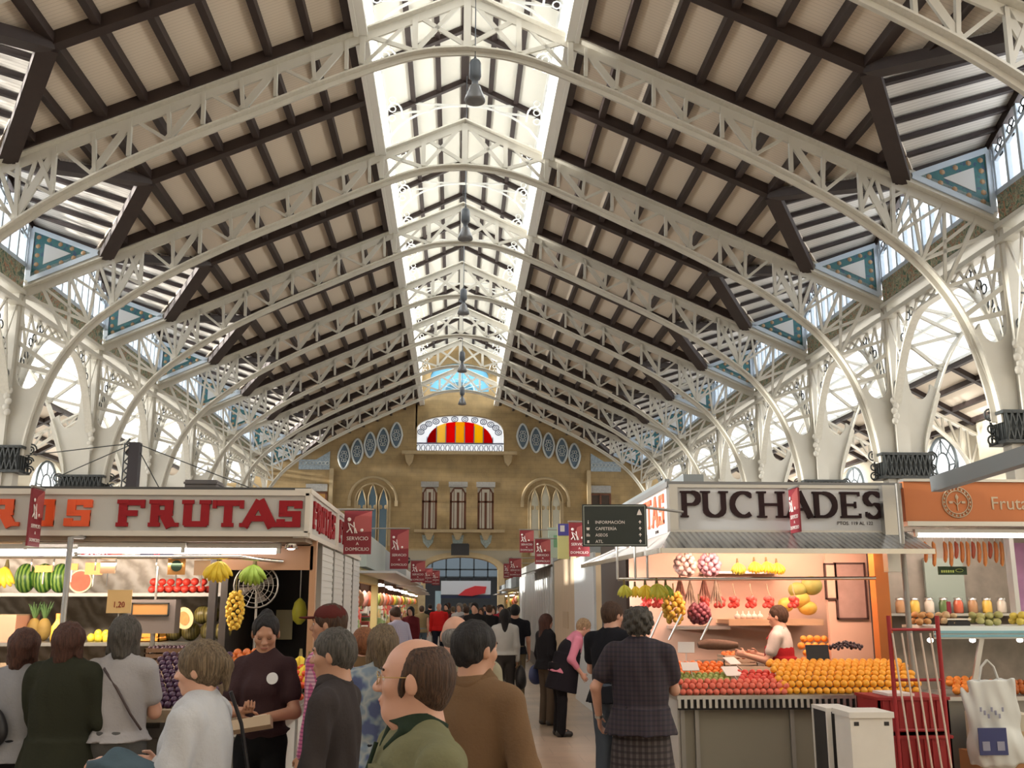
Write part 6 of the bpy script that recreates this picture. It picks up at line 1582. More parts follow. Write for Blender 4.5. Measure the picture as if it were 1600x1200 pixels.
MB().box(4.98, 9.2, 10.4, 11.3, 0.80, 0.84).build('counter_top', steel, st2)
MB().box(5.0, 9.2, 10.5, 10.55, 0, 0.8).build('counter_front', steel_d, st2)
for x in (5.35, 5.95, 6.6): MB().bar((x, 10.5, 0.84), (x+0.16, 10.5, zg-0.13), 0.05, 0.03, up=(0,1,0)).build('glass_strut', steel, st2)
mb = MB()
for x in (5.15, 5.62, 6.15, 6.5): mb.ell((x, 10.9, zg-0.16), (0.035,0.035,0.025), 8, 6)
mb.build('case_bulbs', tube_m, st2)
MB().box(at(1581,900,10.9).x, at(1581,900,10.9).x+0.05, 10.88, 11.0, 1.6, 2.5).build('white_post', white_p, st2)
MB().box(at(1586,900,11.2).x, at(1620,900,11.2).x, 11.2, 11.22, 1.5, 2.45).build('lilac_panel', mat('lilac_panel', (0.42,0.20,0.38), 0.5, noise=0.4, nscale=5), st2)
for k in range(15):
    px = 1448 + 8.8*k if k else 1444
    if 1462 < px < 1474: continue
    p = at(px, 846, 11.3); o = thing('sausage', f'orange-red sausage hanging over the far right stall, {RN[k]} from the left', 'sausage', (p.x, 11.3, p.z), 0, 'hanging sausages at the far right stall')
    L_ = 0.24 + 0.05*math.sin(k*2.1); MB().tube([(0,0,0),(0.01,0,-0.03),(0.012,0,-L_*0.5),(0.0,0,-L_+0.03),(0,0,-L_)], [0.006,0.022,0.024,0.022,0.008], 8).build('casing', bumpy('sausage_%d' % (k % 3), [(0.62,0.20,0.05),(0.72,0.28,0.08),(0.45,0.09,0.04)][k % 3], 0.35), o); MB().tube([(0,0,0),(0,0,0.10)], 0.004, 4).build('string', steel, o)
MB().tube([(4.98, 11.3, at(1500,846,11.3).z+0.1), (8.5, 11.3, at(1500,846,11.3).z+0.1)], 0.012, 6).build('sausage_rail', chrome, st2)
for nm, a, b, py, c_, r_, lb, cat_ in (('mushroom', 1418, 1452, 962, (0.62,0.32,0.12), 0.04, 'brown mushroom heaped at the left of the glass case', 'mushroom'), ('mushroom', 1456, 1480, 960, (0.58,0.40,0.22), 0.04, 'pale mushroom heaped beside the scale on the glass case', 'mushroom'), ('artichoke', 1508, 1556, 962, (0.40,0.38,0.14), 0.045, 'green artichoke heaped on the glass case', 'artichoke'), ('yellow_pepper', 1572, 1600, 968, (0.70,0.55,0.10), 0.045, 'yellow pepper at the right edge on the glass case', 'pepper')):
    d = ball(nm, r_, bumpy(nm + '_%d' % a, c_, 0.6, 0.4), 0.8)
    xa_, xb_ = at(a, py, 10.8).x, at(b, py, 10.8).x
    pile(nm, d, xa_, xb_, [(10.6, zg+0.04), (10.68, zg+0.04), (10.76, zg+0.05), (10.64, zg+0.10), (10.72, zg+0.11)][:5], lb, cat_, lb.split(' heaped')[0] + 's on the glass case', jit=0.012)
pile('orange', f_orange2, at(1478, 1045, 10.7).x, at(1532, 1045, 10.7).x, [(10.6, 0.88), (10.67, 0.91), (10.74, 0.95), (10.81, 0.98)], 'orange under the glass case of the far right stall', 'orange', 'oranges under the glass case')
pile('pepper', f_pepper, at(1535, 1045, 10.7).x, 6.6, [(10.6, 0.88), (10.67, 0.91), (10.74, 0.95)], 'dark red pepper under the glass case', 'pepper', 'peppers under the glass case')
o = thing('price_sign', 'small dark green sign with pale writing in the far right stall', 'sign', at(1488, 892, 11.6)); MB().box(-0.17, 0.17, -0.01, 0.01, -0.045, 0.05).build('board', mat('board_green', (0.02,0.06,0.02), 0.4), o); mb = MB()
for q in range(6): mb.box(-0.14 + 0.027*q, -0.122 + 0.027*q, -0.014, -0.01, -0.02, 0.008)
mb.tube([(0.08 + 0.045*math.cos(a), -0.013, 0.005 + 0.018*math.sin(a)) for a in [math.pi*2*q/12 for q in range(12)]], 0.003, 4, closed=True); mb.build('lettering', mat('green_ink', (0.55,0.75,0.2)), o)
MB().tube([(0,0,0.05),(0,0,0.5)], 0.005, 4).build('cord', steel, o)
o = thing('counter_scale', 'small dark weighing scale on the glass case', 'scale', (at(1487, 966, 10.7).x, 10.65, zg)); MB().box(-0.12, 0.12, -0.1, 0.1, 0, 0.05).build('base', dark_p, o); MB().box(-0.13, 0.13, -0.11, 0.11, 0.06, 0.075).build('pan', chrome, o); MB().box(-0.02, 0.02, 0.08, 0.1, 0.05, 0.25).build('column', mat('scale_red', (0.35,0.02,0.05)), o)

JC = [(0.55,0.50,0.42),(0.45,0.10,0.05),(0.60,0.40,0.08),(0.10,0.16,0.06),(0.35,0.20,0.10)]
jar0 = thing('glass_jar', 'x', 'jar', (0, 0, 0)); MB().lathe([(0,0),(0.055,0),(0.06,0.02),(0.06,0.13),(0.045,0.16),(0.045,0.17)], n=12).build('jar_body', mat('jar_0', JC[0], 0.15), jar0); MB().lathe([(0.05,0.165),(0.05,0.195),(0,0.197)], n=12).build('lid', steel, jar0); KIDS[jar0.name] = list(jar0.children)
MB().box(5.0, 7.6, 12.6, 13.0, 1.62, 1.65).build('jar_shelf', steel, st2)
for r_ in (0,):
    for k in range(13):
        x = 5.1 + 0.19*k
        o = jar0 if (r_ == 0 and k == 0) else copy_tree(jar0); o.location = (x, 12.75, 2.05 if r_ else 1.65)
        o['label'] = f'jar on the {"upper" if r_ else "lower"} back shelf of the far right stall, {RN[k]} from the left'; o['group'] = 'jars in the far right stall'
        ch = [c for c in bpy.data.objects if c.parent == o and c.name.startswith('jar_body')][0]
        if (k*3 + r_) % 5: me = ch.data.copy(); ch.data = me; me.materials[0] = mat('jar_%d' % ((k*3 + r_) % 5), JC[(k*3 + r_) % 5], 0.2)
o = thing('rolled_sack', 'brown rolled sack lying behind the persimmons on the right counter', 'sack', at(1122, 1008, 11.1)); MB().tube([(-0.22,0,0),(-0.12,0,0.01),(0.1,0.02,0.0),(0.22,0,0.0)], [0.03,0.06,0.055,0.03], 10).build('sack_body', mat('sack_brown', (0.16,0.09,0.06), 0.8, noise=0.4, nscale=20), o)
for k in range(5):
    p = at(1158 + 9*k, 962, 12.55); o = thing('garlic_bulb', f'white garlic bulb on the shelf edge behind the shopkeeper, {ORD[k] if k else "first"} from the left', 'garlic', (p.x, 12.72, zsh + 0.035), 0, 'garlic bulbs on the right stall shelf'); MB().lathe([(0,-0.035),(0.03,-0.03),(0.042,0),(0.03,0.025),(0.008,0.04),(0.006,0.07),(0,0.07)], n=12).build('bulb', mat('garlic_white', (0.72,0.62,0.54), 0.6), o)
for k, (px, py) in enumerate([(1062, 905), (1078, 912), (1100, 905), (1118, 912)]):
    p = at(px, py, 11.9); o = thing('herb_bundle', f'hanging bundle of dried herbs in the right stall, {ORD[k] if k else "first"} from the left', 'herbs', p, 0, 'dried bundles in the right stall'); mb = MB()
    for q in range(14): a = q*2.4; mb.tube([(0,0,0.05), (0.03*math.cos(a),0.03*math.sin(a),-0.08), (0.07*math.cos(a),0.06*math.sin(a),-0.2-0.03*(q % 3))], [0.006,0.008,0.004], 4)
    mb.build('stalks', mat(f'herb_{k%2}', [(0.35,0.16,0.12),(0.42,0.32,0.24)][k%2], 0.8, noise=0.5, nscale=20), o); MB().tube([(0,0,0.05),(0,0,0.2)], 0.005, 4).build('cord', steel, o)

# ---- hand truck with red crates, foam boxes, plastic bag
red_m = mat('truck_red', (0.32,0.015,0.02), 0.45); red_c = mat('crate_red', (0.30,0.012,0.014), 0.6)
HY = 8.9
o = thing('hand_truck', 'tall red hand truck standing in front of the orange display', 'hand truck', (0, 0, 0))
xl, xr = at(1391, 1000, HY).x, at(1467, 1000, HY).x; zt_ = at(1391, 962, HY).z
for x in (xl, xr): MB().tube([(x, HY, 0.12), (x, HY, zt_)], 0.02, 8).build('upright', red_m, o)
mb = MB()
for z in (zt_-0.02 - 0.1, 1.12, 0.7, 0.3): mb.tube([(xl, HY, z), (xr, HY, z)], 0.014, 6)
mb.build('crossbar', red_m, o)
mb = MB()
for k in range(5): x = xl + 0.04 + (xr-xl-0.10)*k/4; mb.tube([(x-0.03, HY-0.03, zt_-0.15), (x+0.07, HY-0.05, 0.1)], 0.009, 6)
mb.build('pale_slats', mat('cream_rod', (0.62,0.50,0.42), 0.5), o)
MB().box(xl-0.02, xr+0.02, HY-0.25, HY+0.02, 0.02, 0.05).build('toe_plate', red_m, o)
for s, x in ((-1, xl-0.05), (1, xr+0.05)):
    mb = MB(); mb.lathe([(0.0,-0.02),(0.09,-0.02),(0.11,-0.01),(0.11,0.01),(0.09,0.02),(0.0,0.02)], n=18); mb.v = [(x + p[2], HY+0.08 + p[0], 0.11 + p[1]) for p in mb.v]; mb.build('wheel', mat('rubber', (0.02,0.02,0.02), 0.7), o)
for k in range(3):
    z = 0.0 + 0.325*k
    o = thing('plastic_crate', f'red plastic crate behind the hand truck, {["bottom","middle","topmost"][k]} of the stack', 'crate', ((xl+xr)/2+0.02, HY+0.42, z), 0, 'red plastic crates behind the hand truck')
    mb = MB(); w_, d_ = 0.32, 0.25; mb.box(-w_, w_, -d_, -d_+0.02, 0, 0.3); mb.box(-w_, w_, d_-0.02, d_, 0, 0.3); mb.box(-w_, -w_+0.02, -d_, d_, 0, 0.3); mb.box(w_-0.02, w_, -d_, d_, 0, 0.3); mb.box(-w_, w_, -d_, d_, 0, 0.02); mb.build('crate_body', red_c, o)
    mb = MB()
    for q in range(9): x = -0.28 + 0.07*q; mb.box(x-0.006, x+0.006, -d_-0.012, -d_, 0.02, 0.28)
    mb.box(-w_-0.01, w_+0.01, -d_-0.015, d_+0.015, 0.285, 0.31); mb.build('ribs', red_c, o)
MB().box(xl+0.05, xr-0.15, HY+0.25, HY+0.6, 0.962, 0.985).build('label_card', mat('card_plain', (0.78,0.7,0.66)), bpy.data.objects[o.name]).location = (-o.location.x, -o.location.y, -o.location.z)
foam = mat('foam_white', (0.66,0.63,0.58), 0.8, noise=0.06, nscale=8)
FY = 8.4
for k, (a, b, yt, lb, mt, Yb) in enumerate([(1328, 1394, 1122, 'white foam box with a small blue label in front of the counter', foam, 8.3), (1292, 1330, 1112, 'open foam box, shaded inside painted dark, leaning behind the white one', foam, 8.75)]):
    p = at(a, yt, Yb); q = at(b, yt, Yb); o = thing('foam_box', lb, 'box', (0, 0, 0)); zt2 = p.z
    MB().box(p.x, q.x, Yb, Yb+0.34, 0, zt2).build('box_body', mt if k == 0 else dark_p, o)  # second box is solid dark, painting the shade of its hollow
    if k == 0:
        MB().box(p.x-0.012, q.x+0.012, Yb-0.015, Yb+0.36, zt2, zt2+0.045).build('lid', foam, o); MB().box(q.x-0.12, q.x-0.07, Yb-0.004, Yb, 0.30, 0.40).build('blue_label', mat('label_blue', (0.12,0.16,0.30)), o)
        mb = MB(); mb.box(p.x+0.03, p.x+0.07, Yb-0.003, Yb, zt2-0.06, zt2-0.03); mb.box(q.x-0.07, q.x-0.03, Yb-0.003, Yb, zt2-0.06, zt2-0.03); mb.build('strap_marks', dark_p, o)
    else:
        mb = MB()
        for xx in (p.x-0.01, q.x-0.02): mb.box(xx, xx+0.04, Yb-0.015, Yb+0.01, 0, zt2); mb.box(xx, xx+0.04, Yb+0.33, Yb+0.35, 0, zt2)
        mb.box(p.x-0.01, q.x+0.02, Yb-0.015, Yb+0.35, zt2, zt2+0.03); mb.build('foam_rim', foam, o)
o = thing('plastic_bag', 'white plastic bag with dark blue print hanging in front of the far right stall', 'bag', (at(1545, 1065, 9.6).x, 9.6, at(1545, 1062, 9.6).z))
f_ = Field(); 
f_.skirt((0,0,0.0), (0.03,0,-0.75), (0.24,0.05), (0.26,0.10), 0.03); f_.ell((0.02,0,-0.62), np.array([0.27,0.12,0.2]), 0.05); f_.wob = (0.008, 22); f_.build('bag_body', mat('bag_white', (0.60,0.62,0.60), 0.35, alpha=0.93), o, 0.012)
MB().box(-0.22, 0.05, -0.135, -0.128, -0.66, -0.42).build('blue_print', mat('print_blue', (0.03,0.04,0.14), 0.4), o)
mb = MB()
for q in range(2): mb.box(-0.19 + 0.14*q, -0.12 + 0.14*q, -0.139, -0.134, -0.62, -0.54)
for q in range(7): mb.box(-0.16 + 0.035*q, -0.145 + 0.035*q, -0.10, -0.09, -0.28 - 0.03*(q % 3), -0.24 - 0.03*(q % 3))
mb.build('print_marks', mat('print_grey', (0.25,0.26,0.35)), o)
mb = MB()
for s in (-1, 1): mb.tube([(s*0.1, 0, -0.02), (s*0.06, 0, 0.12), (0, 0, 0.18)], 0.012, 5)
mb.build('bag_handles', mat('bag_white', (0.6,0.62,0.6)), o)
for k, (a, b, z_, c_) in enumerate([(1530, 1625, 0.0, (0.35,0.17,0.07)), (1545, 1625, 0.36, (0.50,0.46,0.36))]):
    p = at(a, 1180, 9.9); q = at(b, 1180, 9.9); o = thing('cardboard_box', ['brown cardboard box on the floor at the right edge', 'pale box stacked on the brown one at the right edge'][k], 'box', ((p.x+q.x)/2, 10.1, z_)); w_ = (q.x-p.x)/2
    MB().box(-w_, w_, -0.2, 0.2, 0, 0.355).build('box_body', mat(f'cardboard_{k}', c_, 0.8), o); MB().box(-w_, w_, -0.203, -0.2, 0.16, 0.20).build('tape', mat('tape', (0.45,0.33,0.2)), o)

# ================================================================ stalls further down the aisle
def kiosk(side, y0, y1, label, wall, fascia, lit=True, h=2.7, frame=None, x=None):
    x = x if x is not None else (-1.25 if side < 0 else 2.45); s = side
    k = thing('market_stall', label, 'market stall', (x, (y0+y1)/2, 0)); L = (y1-y0)/2
    X = lambda a, b: (min(s*a, s*b), max(s*a, s*b))
    MB().box(*X(0.0, 2.2), -L, L, h, h+0.07).build('roof', greyb, k)
    MB().box(*X(-0.12, 0.0), -L, L, h-0.32, h+0.1).build('fascia', fascia, k)
    MB().box(*X(1.5, 1.56), -L, L, 0, h).build('back_wall', wall, k)
    for e in (-1, 1): MB().box(*X(1.0, 1.5), e*(L-0.03)-0.03, e*(L-0.03)+0.03, 0, h).build('side_wall', wall, k)
    MB().box(*X(0.0, 0.6), -L+0.1, L-0.1, 0.85, 0.92).build('counter_top', steel, k)
    MB().box(*X(0.03, 0.06), -L+0.1, L-0.1, 0, 0.85).build('counter_front', white_p, k)
    mb = MB(); mb.box(*X(-0.5, 0.0), -L, L, h-0.40, h-0.37); mb.build('awning', ribm2, k)
    if frame:
        mb = MB()
        for e in (-1, 1): mb.box(*X(-0.02, 0.08), e*(L-0.08)-0.08, e*(L-0.08)+0.08, 0, h-0.3)
        mb.box(*X(-0.02, 0.08), -L, L, h-0.5, h-0.3); mb.build('frame', frame, k)
    if lit:
        n = max(1, int(2*L/2.4))
        for q in range(n):
            yy = -L + 2*L*(q+0.5)/n; MB().box(*X(0.15, 0.25), yy-0.55, yy+0.55, h-0.48, h-0.44).build('tube_light', tube_m, k)
        area('aisle_stall_lamp', (x + s*0.4, (y0+y1)/2, h-0.5), (0, 0, 0), 0.5, 2*L*0.8, 14*L, (1.0, 0.82, 0.66))
        random.seed(int(y0*10)+side)
        cols = [(0.6,0.12,0.05),(0.75,0.45,0.05),(0.3,0.35,0.08),(0.5,0.25,0.12),(0.65,0.3,0.25)]
        wc = [(0.7,0.68,0.62),(0.55,0.10,0.08),(0.10,0.10,0.12),(0.25,0.35,0.15),(0.60,0.45,0.20)]
        for q in range(5):
            mb = MB()
            for w in range(int(L*2.2)): yy = random.uniform(-L+0.2, L-0.4); zz = random.uniform(1.05, h-0.75); e_ = random.uniform(0.1, 0.35); mb.box(*X(0.75, 1.5), yy, yy+e_, zz, zz+random.uniform(0.08, 0.22))
            mb.build('shelf_goods', mat('shelf_goods_%d' % q, wc[q], 0.5), k)['kind'] = 'stuff'
        for q in range(int(2*L/0.5)):
            mb = MB(); c = random.choice(cols)
            for w in range(7): mb.ell((s*(0.12 + 0.07*(w % 3)), -L + 0.3 + 0.5*q + random.uniform(-0.15,0.15), 0.96 + 0.05*(w % 2)), (0.07,0.09,0.06), 8, 6)
            mb.build('goods', bumpy('goods_%d' % cols.index(c), c), k)
            if q % 2: MB().lathe([(0.01,0.15),(0.07,0.08),(0.09,-0.02),(0.05,-0.12),(0.0,-0.14)], (s*0.3, -L + 0.4 + 0.5*q, h-0.75), 10).build('hanging_goods', bumpy('goods_%d' % ((q*3) % 5), cols[(q*3) % 5]), k)
    return k
warm_in = mat('warm_interior', (0.30,0.16,0.10), 0.7, noise=0.5, nscale=3)
yellow_f = mat('yellow_frame', (0.72,0.62,0.28), 0.5)
kiosk(-1, 12.95, 16.4, 'small stall with pale yellow frame beyond the white shutters on the left', warm_in, mat('fascia_green_grey', (0.30,0.34,0.32), 0.5), True, 2.55, yellow_f)
kiosk(-1, 16.8, 25.5, 'lit stall with white tubes and hanging goods on the left of the aisle', warm_in, greyb, True, 2.6, x=-1.35)
kiosk(-1, 26, 36, 'darker stall hung with goods farther down the left of the aisle', warm_in, mat('fascia_white', (0.5,0.48,0.45), 0.5), True, 2.6, x=-1.5)
kiosk(-1, 36.5, 47, 'distant stall on the left near the doorway', warm_in, greyb, True, 2.6, x=-1.7)
kiosk(-1, 47.5, 57, 'last stall on the left before the doorway', warm_in, greyb, True, 2.6, x=-1.9)
o = thing('stone_pier', 'beige stone-clad stall pier on the right of the aisle', 'pier', (2.38, 21.2, 0)); MB().box(0, 1.5, -1.3, 3.2, 0, 2.75).build('pier_body', mat('pier_beige', (0.55,0.42,0.28), 0.6, noise=0.08, nscale=3), o); MB().box(-0.03, 1.5, -1.3, 3.2, 2.75, 3.0).build('pier_cap', greyb, o); MB().box(-0.012, 0, 0.2, 1.3, 1.25, 1.6).build('faint_lettering_plate', mat('plate_beige', (0.48,0.35,0.22)), o)
o = thing('roller_shutter', 'tall grey closed roller shutter of a stall on the right of the aisle', 'shutter', (2.40, 31.5, 0)); mb = MB()
for q in range(18): y = -6.4 + 0.71*q; mb.tube([(0.02, y, 0.35), (0.02, y, 2.65)], 0.34*0.5, 8)
mb.v = [(max(a, -0.05) if False else a*0.4, b, c) for a, b, c in mb.v]; mb.build('slats', mat('shutter_grey', (0.46,0.47,0.46), 0.35, 0.3), o)
MB().box(0.0, 1.6, -6.6, 6.3, 2.65, 3.0).build('shutter_housing', mat('housing_pale', (0.45,0.46,0.45), 0.4), o); MB().box(-0.05, 1.6, -6.6, 6.3, 0, 0.35).build('plinth', mat('plinth_dark', (0.12,0.11,0.10), 0.6), o)
mb = MB(); mb.add([(0, -6.5, 2.72), (-0.7, -6.5, 2.5), (-0.7, -1.0, 2.5), (0, -1.0, 2.72)], [(0,1,2,3)]); mb.build('awning', ribm2, o)
kiosk(1, 39, 47.5, 'yellowish stall hung with goods on the right near the doorway', mat('ochre_in', (0.45,0.33,0.12), 0.7, noise=0.4, nscale=3), greyb, True, 2.7, yellow_f)
kiosk(1, 48, 57, 'last stall on the right before the doorway', warm_in, greyb, True, 2.6, x=2.6)
# green / yellow projecting signs near the second right stall
for k, (px, py, w_, h_, Y_, c_, lb) in enumerate([(872, 848, 0.42, 0.62, 21, (0.36,0.45,0.38), 'pale green projecting sign over the stone pier'), (880, 846, 0.20, 0.62, 18, (0.62,0.60,0.25), 'blue, white and yellow lightbox sign beside the maroon banner')]):
    p = at(px, py, Y_); o = thing('projecting_sign', lb, 'sign', p); MB().box(-w_/2, w_/2, -0.06, 0.06, -h_/2, h_/2).build('sign_board', mat(f'proj_{k}', c_, 0.4), o)
    if k: MB().box(-w_/2, w_/2, -0.065, -0.06, 0.1, h_/2).build('blue_panel', mat('deep_blue', (0.08,0.07,0.35)), o); MB().box(-w_/2+0.04, w_/2-0.08, -0.07, -0.064, h_/2-0.14, h_/2-0.03).build('white_strip', ink, o)
    else: MB().box(-0.1, 0.15, -0.066, -0.06, -0.1, 0.15).build('green_mark', mat('mark_green', (0.15,0.32,0.18)), o)
    MB().box(0, 0.6, -0.02, 0.02, h_/2-0.1, h_/2-0.06).build('bracket', steel_d, o)

# ---- maroon banners SERVICIO A DOMICILIO
BN = []
def banner(x, y, z, w, h, label, rz=0, txt=True):
    b = thing('banner', label, 'banner', (x, y, z), rz, 'maroon home delivery banners'); BN.append(b)
    MB().box(-w/2, w/2, -0.008, 0.008, -h/2, h/2).build('cloth', maroon, b)
    MB().prism([(-w*0.1, h*0.36), (w/2, h/2), (w/2, 0.02*h), (w*0.1, 0.0), (-w*0.25, 0.1*h)], -0.013, -0.0085).build('rose_figure', rose, b)
    mb = MB(); mb.ell((-w*0.32, -0.014, h*0.30), (w*0.07, 0.005, w*0.07), 8, 6)
    for a, c in (((-.35,.22),(-.28,.08)), ((-.28,.08),(-.4,.0)), ((-.28,.1),(-.2,-.02)), ((-.3,.2),(-.15,.12)), ((-.15,.24),(-.1,-.02)), ((-.1,.1),(-.03,-.02))):
        mb.tube([(a[0]*w, -0.014, a[1]*h), (c[0]*w, -0.014, c[1]*h)], w*0.022, 5)
    mb.ell((w*0.15, -0.014, h*0.05), (w*0.06, 0.005, w*0.06), 8, 6); mb.build('white_figure', ink, b)
    MB().tube([(-w*0.55, 0, h/2+0.015), (w*0.55, 0, h/2+0.015)], 0.012, 6).build('rod', steel_d, b)
    if txt:
        text('SERVICIO', w*0.19, ink, b, (0, -0.011, -h*0.18), 'CENTER'); text('A', w*0.15, ink, b, (0, -0.011, -h*0.29), 'CENTER'); text('DOMICILIO', w*0.17, ink, b, (0, -0.011, -h*0.42), 'CENTER')
    return b
bl = [(559, 832, 42, 66, 10.4, 'left of the aisle, nearest, beside the side fascia'), (624, 858, 28, 60, 15.8, 'left of the aisle, second'), (653, 893, 22, 32, 20.0, 'left of the aisle, third and partly hidden'), (668, 900, 15, 22, 28.0, 'left of the aisle, fourth'), (681, 903, 12, 22, 34.0, 'left of the aisle, fifth'),
      (905, 843, 32, 52, 13.5, 'right of the aisle, beside the dark directory board'), (848, 862, 24, 38, 18.5, 'right of the aisle, in front of the grey shutter'), (823, 846, 22, 34, 20.5, 'right of the aisle, higher, left of the next one'), (805, 887, 19, 28, 26.0, 'right of the aisle, low, near the doorway'), (794, 892, 14, 22, 32.0, 'right of the aisle, smallest')]
for px, py, w_, h_, Y_, lb in bl:
    p = at(px, py, Y_); s_ = Y_/1560; banner(p.x, Y_, p.z, w_*s_, h_*s_, f'maroon banner reading SERVICIO A DOMICILIO, {lb}')
    xs_ = (-1.5 if px < 700 else 2.5) - p.x; MB().tube([(0, 0.012, h_*s_/2+0.015), (xs_, 0.012, h_*s_/2+0.015)], 0.012, 5).build('bracket', steel_d, BN[-1])
# banners seen edge-on in front of the two fascias
p = at(44, 807, 7.9); banner(p.x, 8.03, p.z, 0.22, 0.44, 'maroon banner seen nearly edge-on before the letters of the long left sign', R(90), True)
p = at(1253, 795, 10.2); banner(p.x, 10.42, p.z, 0.30, 0.46, 'maroon banner seen nearly edge-on in front of the letter A of PUCHADES', R(-90), True)

# ---- directory board
p = at(960, 821, 9.8); o = thing('directory_board', 'dark green directory board listing INFORMACION, CAFETERIA, ASEOS with arrows', 'sign', p, R(-4))
W_, H_ = 0.315, 0.205
MB().box(-W_, W_, -0.02, 0.02, -H_, H_).build('board', mat('board_dark', (0.014,0.022,0.02), 0.35), o)
mb = MB()
for q in ((-W_+.012, W_-.012, H_-.018, H_-.012), (-W_+.012, W_-.012, -H_+.012, -H_+.018), (-W_+.012, -W_+.018, -H_+.012, H_-.012), (W_-.018, W_-.012, -H_+.012, H_-.012)): mb.box(q[0], q[1], -0.023, -0.019, q[2], q[3])
mb.build('border_line', mat('border_pale', (0.35,0.38,0.34), 0.5), o)
for k, (a, t_) in enumerate((('i', 'INFORMACIÓN'), ('', 'CAFETERÍA'), ('', 'ASEOS'), ('', 'ATL'))):
    z = 0.015 - 0.062*k; text(t_, 0.042, ink, o, (-0.19, -0.023, z))
    mb = MB()
    if k == 0: mb.box(-0.262, -0.254, -0.024, -0.02, z, z+0.02); mb.box(-0.262, -0.254, -0.024, -0.02, z+0.025, z+0.032)
    elif k == 1: mb.prism([(-0.272, z), (-0.248, z), (-0.244, z+0.026), (-0.276, z+0.026)], -0.024, -0.02)
    elif k == 2: mb.box(-0.275, -0.268, -0.024, -0.02, z, z+0.028); mb.box(-0.262, -0.255, -0.024, -0.02, z, z+0.028); mb.box(-0.250, -0.244, -0.024, -0.02, z, z+0.02)
    else: mb.box(-0.27, -0.25, -0.024, -0.02, z, z+0.024)
    mb.build('pictogram', ink, o)
    MB().prism([(0.245, z), (0.252, z), (0.252, z+0.014), (0.264, z+0.014), (0.2485, z+0.034), (0.233, z+0.014), (0.245, z+0.014)], -0.024, -0.02).build('arrow', ink, o)
mb = MB(); mb.prism([(0.22, 0.10), (0.27, 0.10), (0.26, 0.13), (0.245, 0.16), (0.23, 0.13)], -0.024, -0.02); mb.build('emblem', ink, o)
MB().tube([(W_, 0, H_-0.03), (0.75, 0.5, H_-0.03)], 0.015, 6).build('bracket', steel_d, o)

# ---- mast with guy wires and box above the left stall
pm = at(201, 765, 12.0); zm = at(201, 692, 12.0).z
o = thing('lattice_mast', 'black lattice mast with guy wires rising behind the left sign', 'mast', (pm.x, 12.0, 2.5)); mb = MB(); hh = zm-2.5
mb.box(-0.02, 0.10, -0.06, 0.06, 0, hh); mb.build('mast_body', mat('mast_black', (0.02,0.015,0.02), 0.6), o)
mb = MB()
for k in range(10): z = 0.1 + (hh-0.15)*k/9; mb.tube([(-0.02, 0, z), (-0.08, 0, z+0.04), (-0.03, 0, z+0.10)], 0.012, 4)
mb.tube([(-0.09, 0, 0), (-0.09, 0, hh)], 0.01, 5); mb.build('lattice_side', black_iron, o)
mb = MB()
for q in ((40, 712), (90, 745), (250, 765), (390, 762)):
    b = at(*q, 12.0); mb.tube([(0.03, 0, hh), (b.x-pm.x, 0, b.z-2.5)], 0.006, 4)
mb.build('guy_wire', black_iron, o)
MB().box(-0.6, 0.6, -0.1, 0.1, -2.5, 0).build('mast_base', dark_p, o)
p = at(319, 762, 10.0); o = thing('roof_unit', 'small dark grey box on the roof of the left stall', 'box', (p.x, 10.0, 2.70)); MB().box(-0.15, 0.15, -0.15, 0.15, 0, p.z-2.70+0.06).build('unit_body', mat('unit_grey', (0.10,0.09,0.09), 0.6), o); MB().box(-0.16, 0.16, -0.16, 0.16, p.z-2.74+0.06, p.z-2.74+0.08).build('lid', mat('unit_grey', (0.1,0.09,0.09)), o)
mb = MB()
for k in range(26):
    x = at(128 + 2.4*k, 765, 10).x; mb.tube([(x, 9.8, 2.74), (x + 0.01, 9.8, 2.80 + 0.03*(k % 3))], 0.006, 4)
mb.box(at(125,765,10).x, at(192,765,10).x, 9.78, 9.82, 2.74, 2.77)
tag(mb.build('pigeon_spikes', black_iron), 'row of dark ironwork on the roof of the left stall', 'roof spikes')
# ================================================================ the people of the photograph
def pos(px, Y): return at(px, 950, Y).x
FWD = ((0.12, 0.25, -1), (0.0, 1, 0.05), (0, 0, -1))
def bent(s, out=0.25, f=0.15, fx=0.0, fz=0.25): return ((s*out, f, -1), (fx, 1, fz), (-s, 0, 0.2))
def bag(T, kx, name, label_part, c, loc, r, strap=None):
    f = Field(); f.ell(loc, np.array(r), 0.03); f.ell((loc[0], loc[1], loc[2]-r[2]*0.25), np.array(r)*np.array([1.05,1.0,0.7]), 0.03); f.wob = (0.004, 25)
    o = f.build(name, mat(name+'_m%02d' % int(c[0]*99+c[2]*30), c, 0.5), None, 0.012); o.location = T.location; o.rotation_euler = T.rotation_euler
    tag(o, label_part, 'bag')
    if strap: MB().tube(strap, 0.009, 5).build('strap', o.data.materials[0], o)
    return o
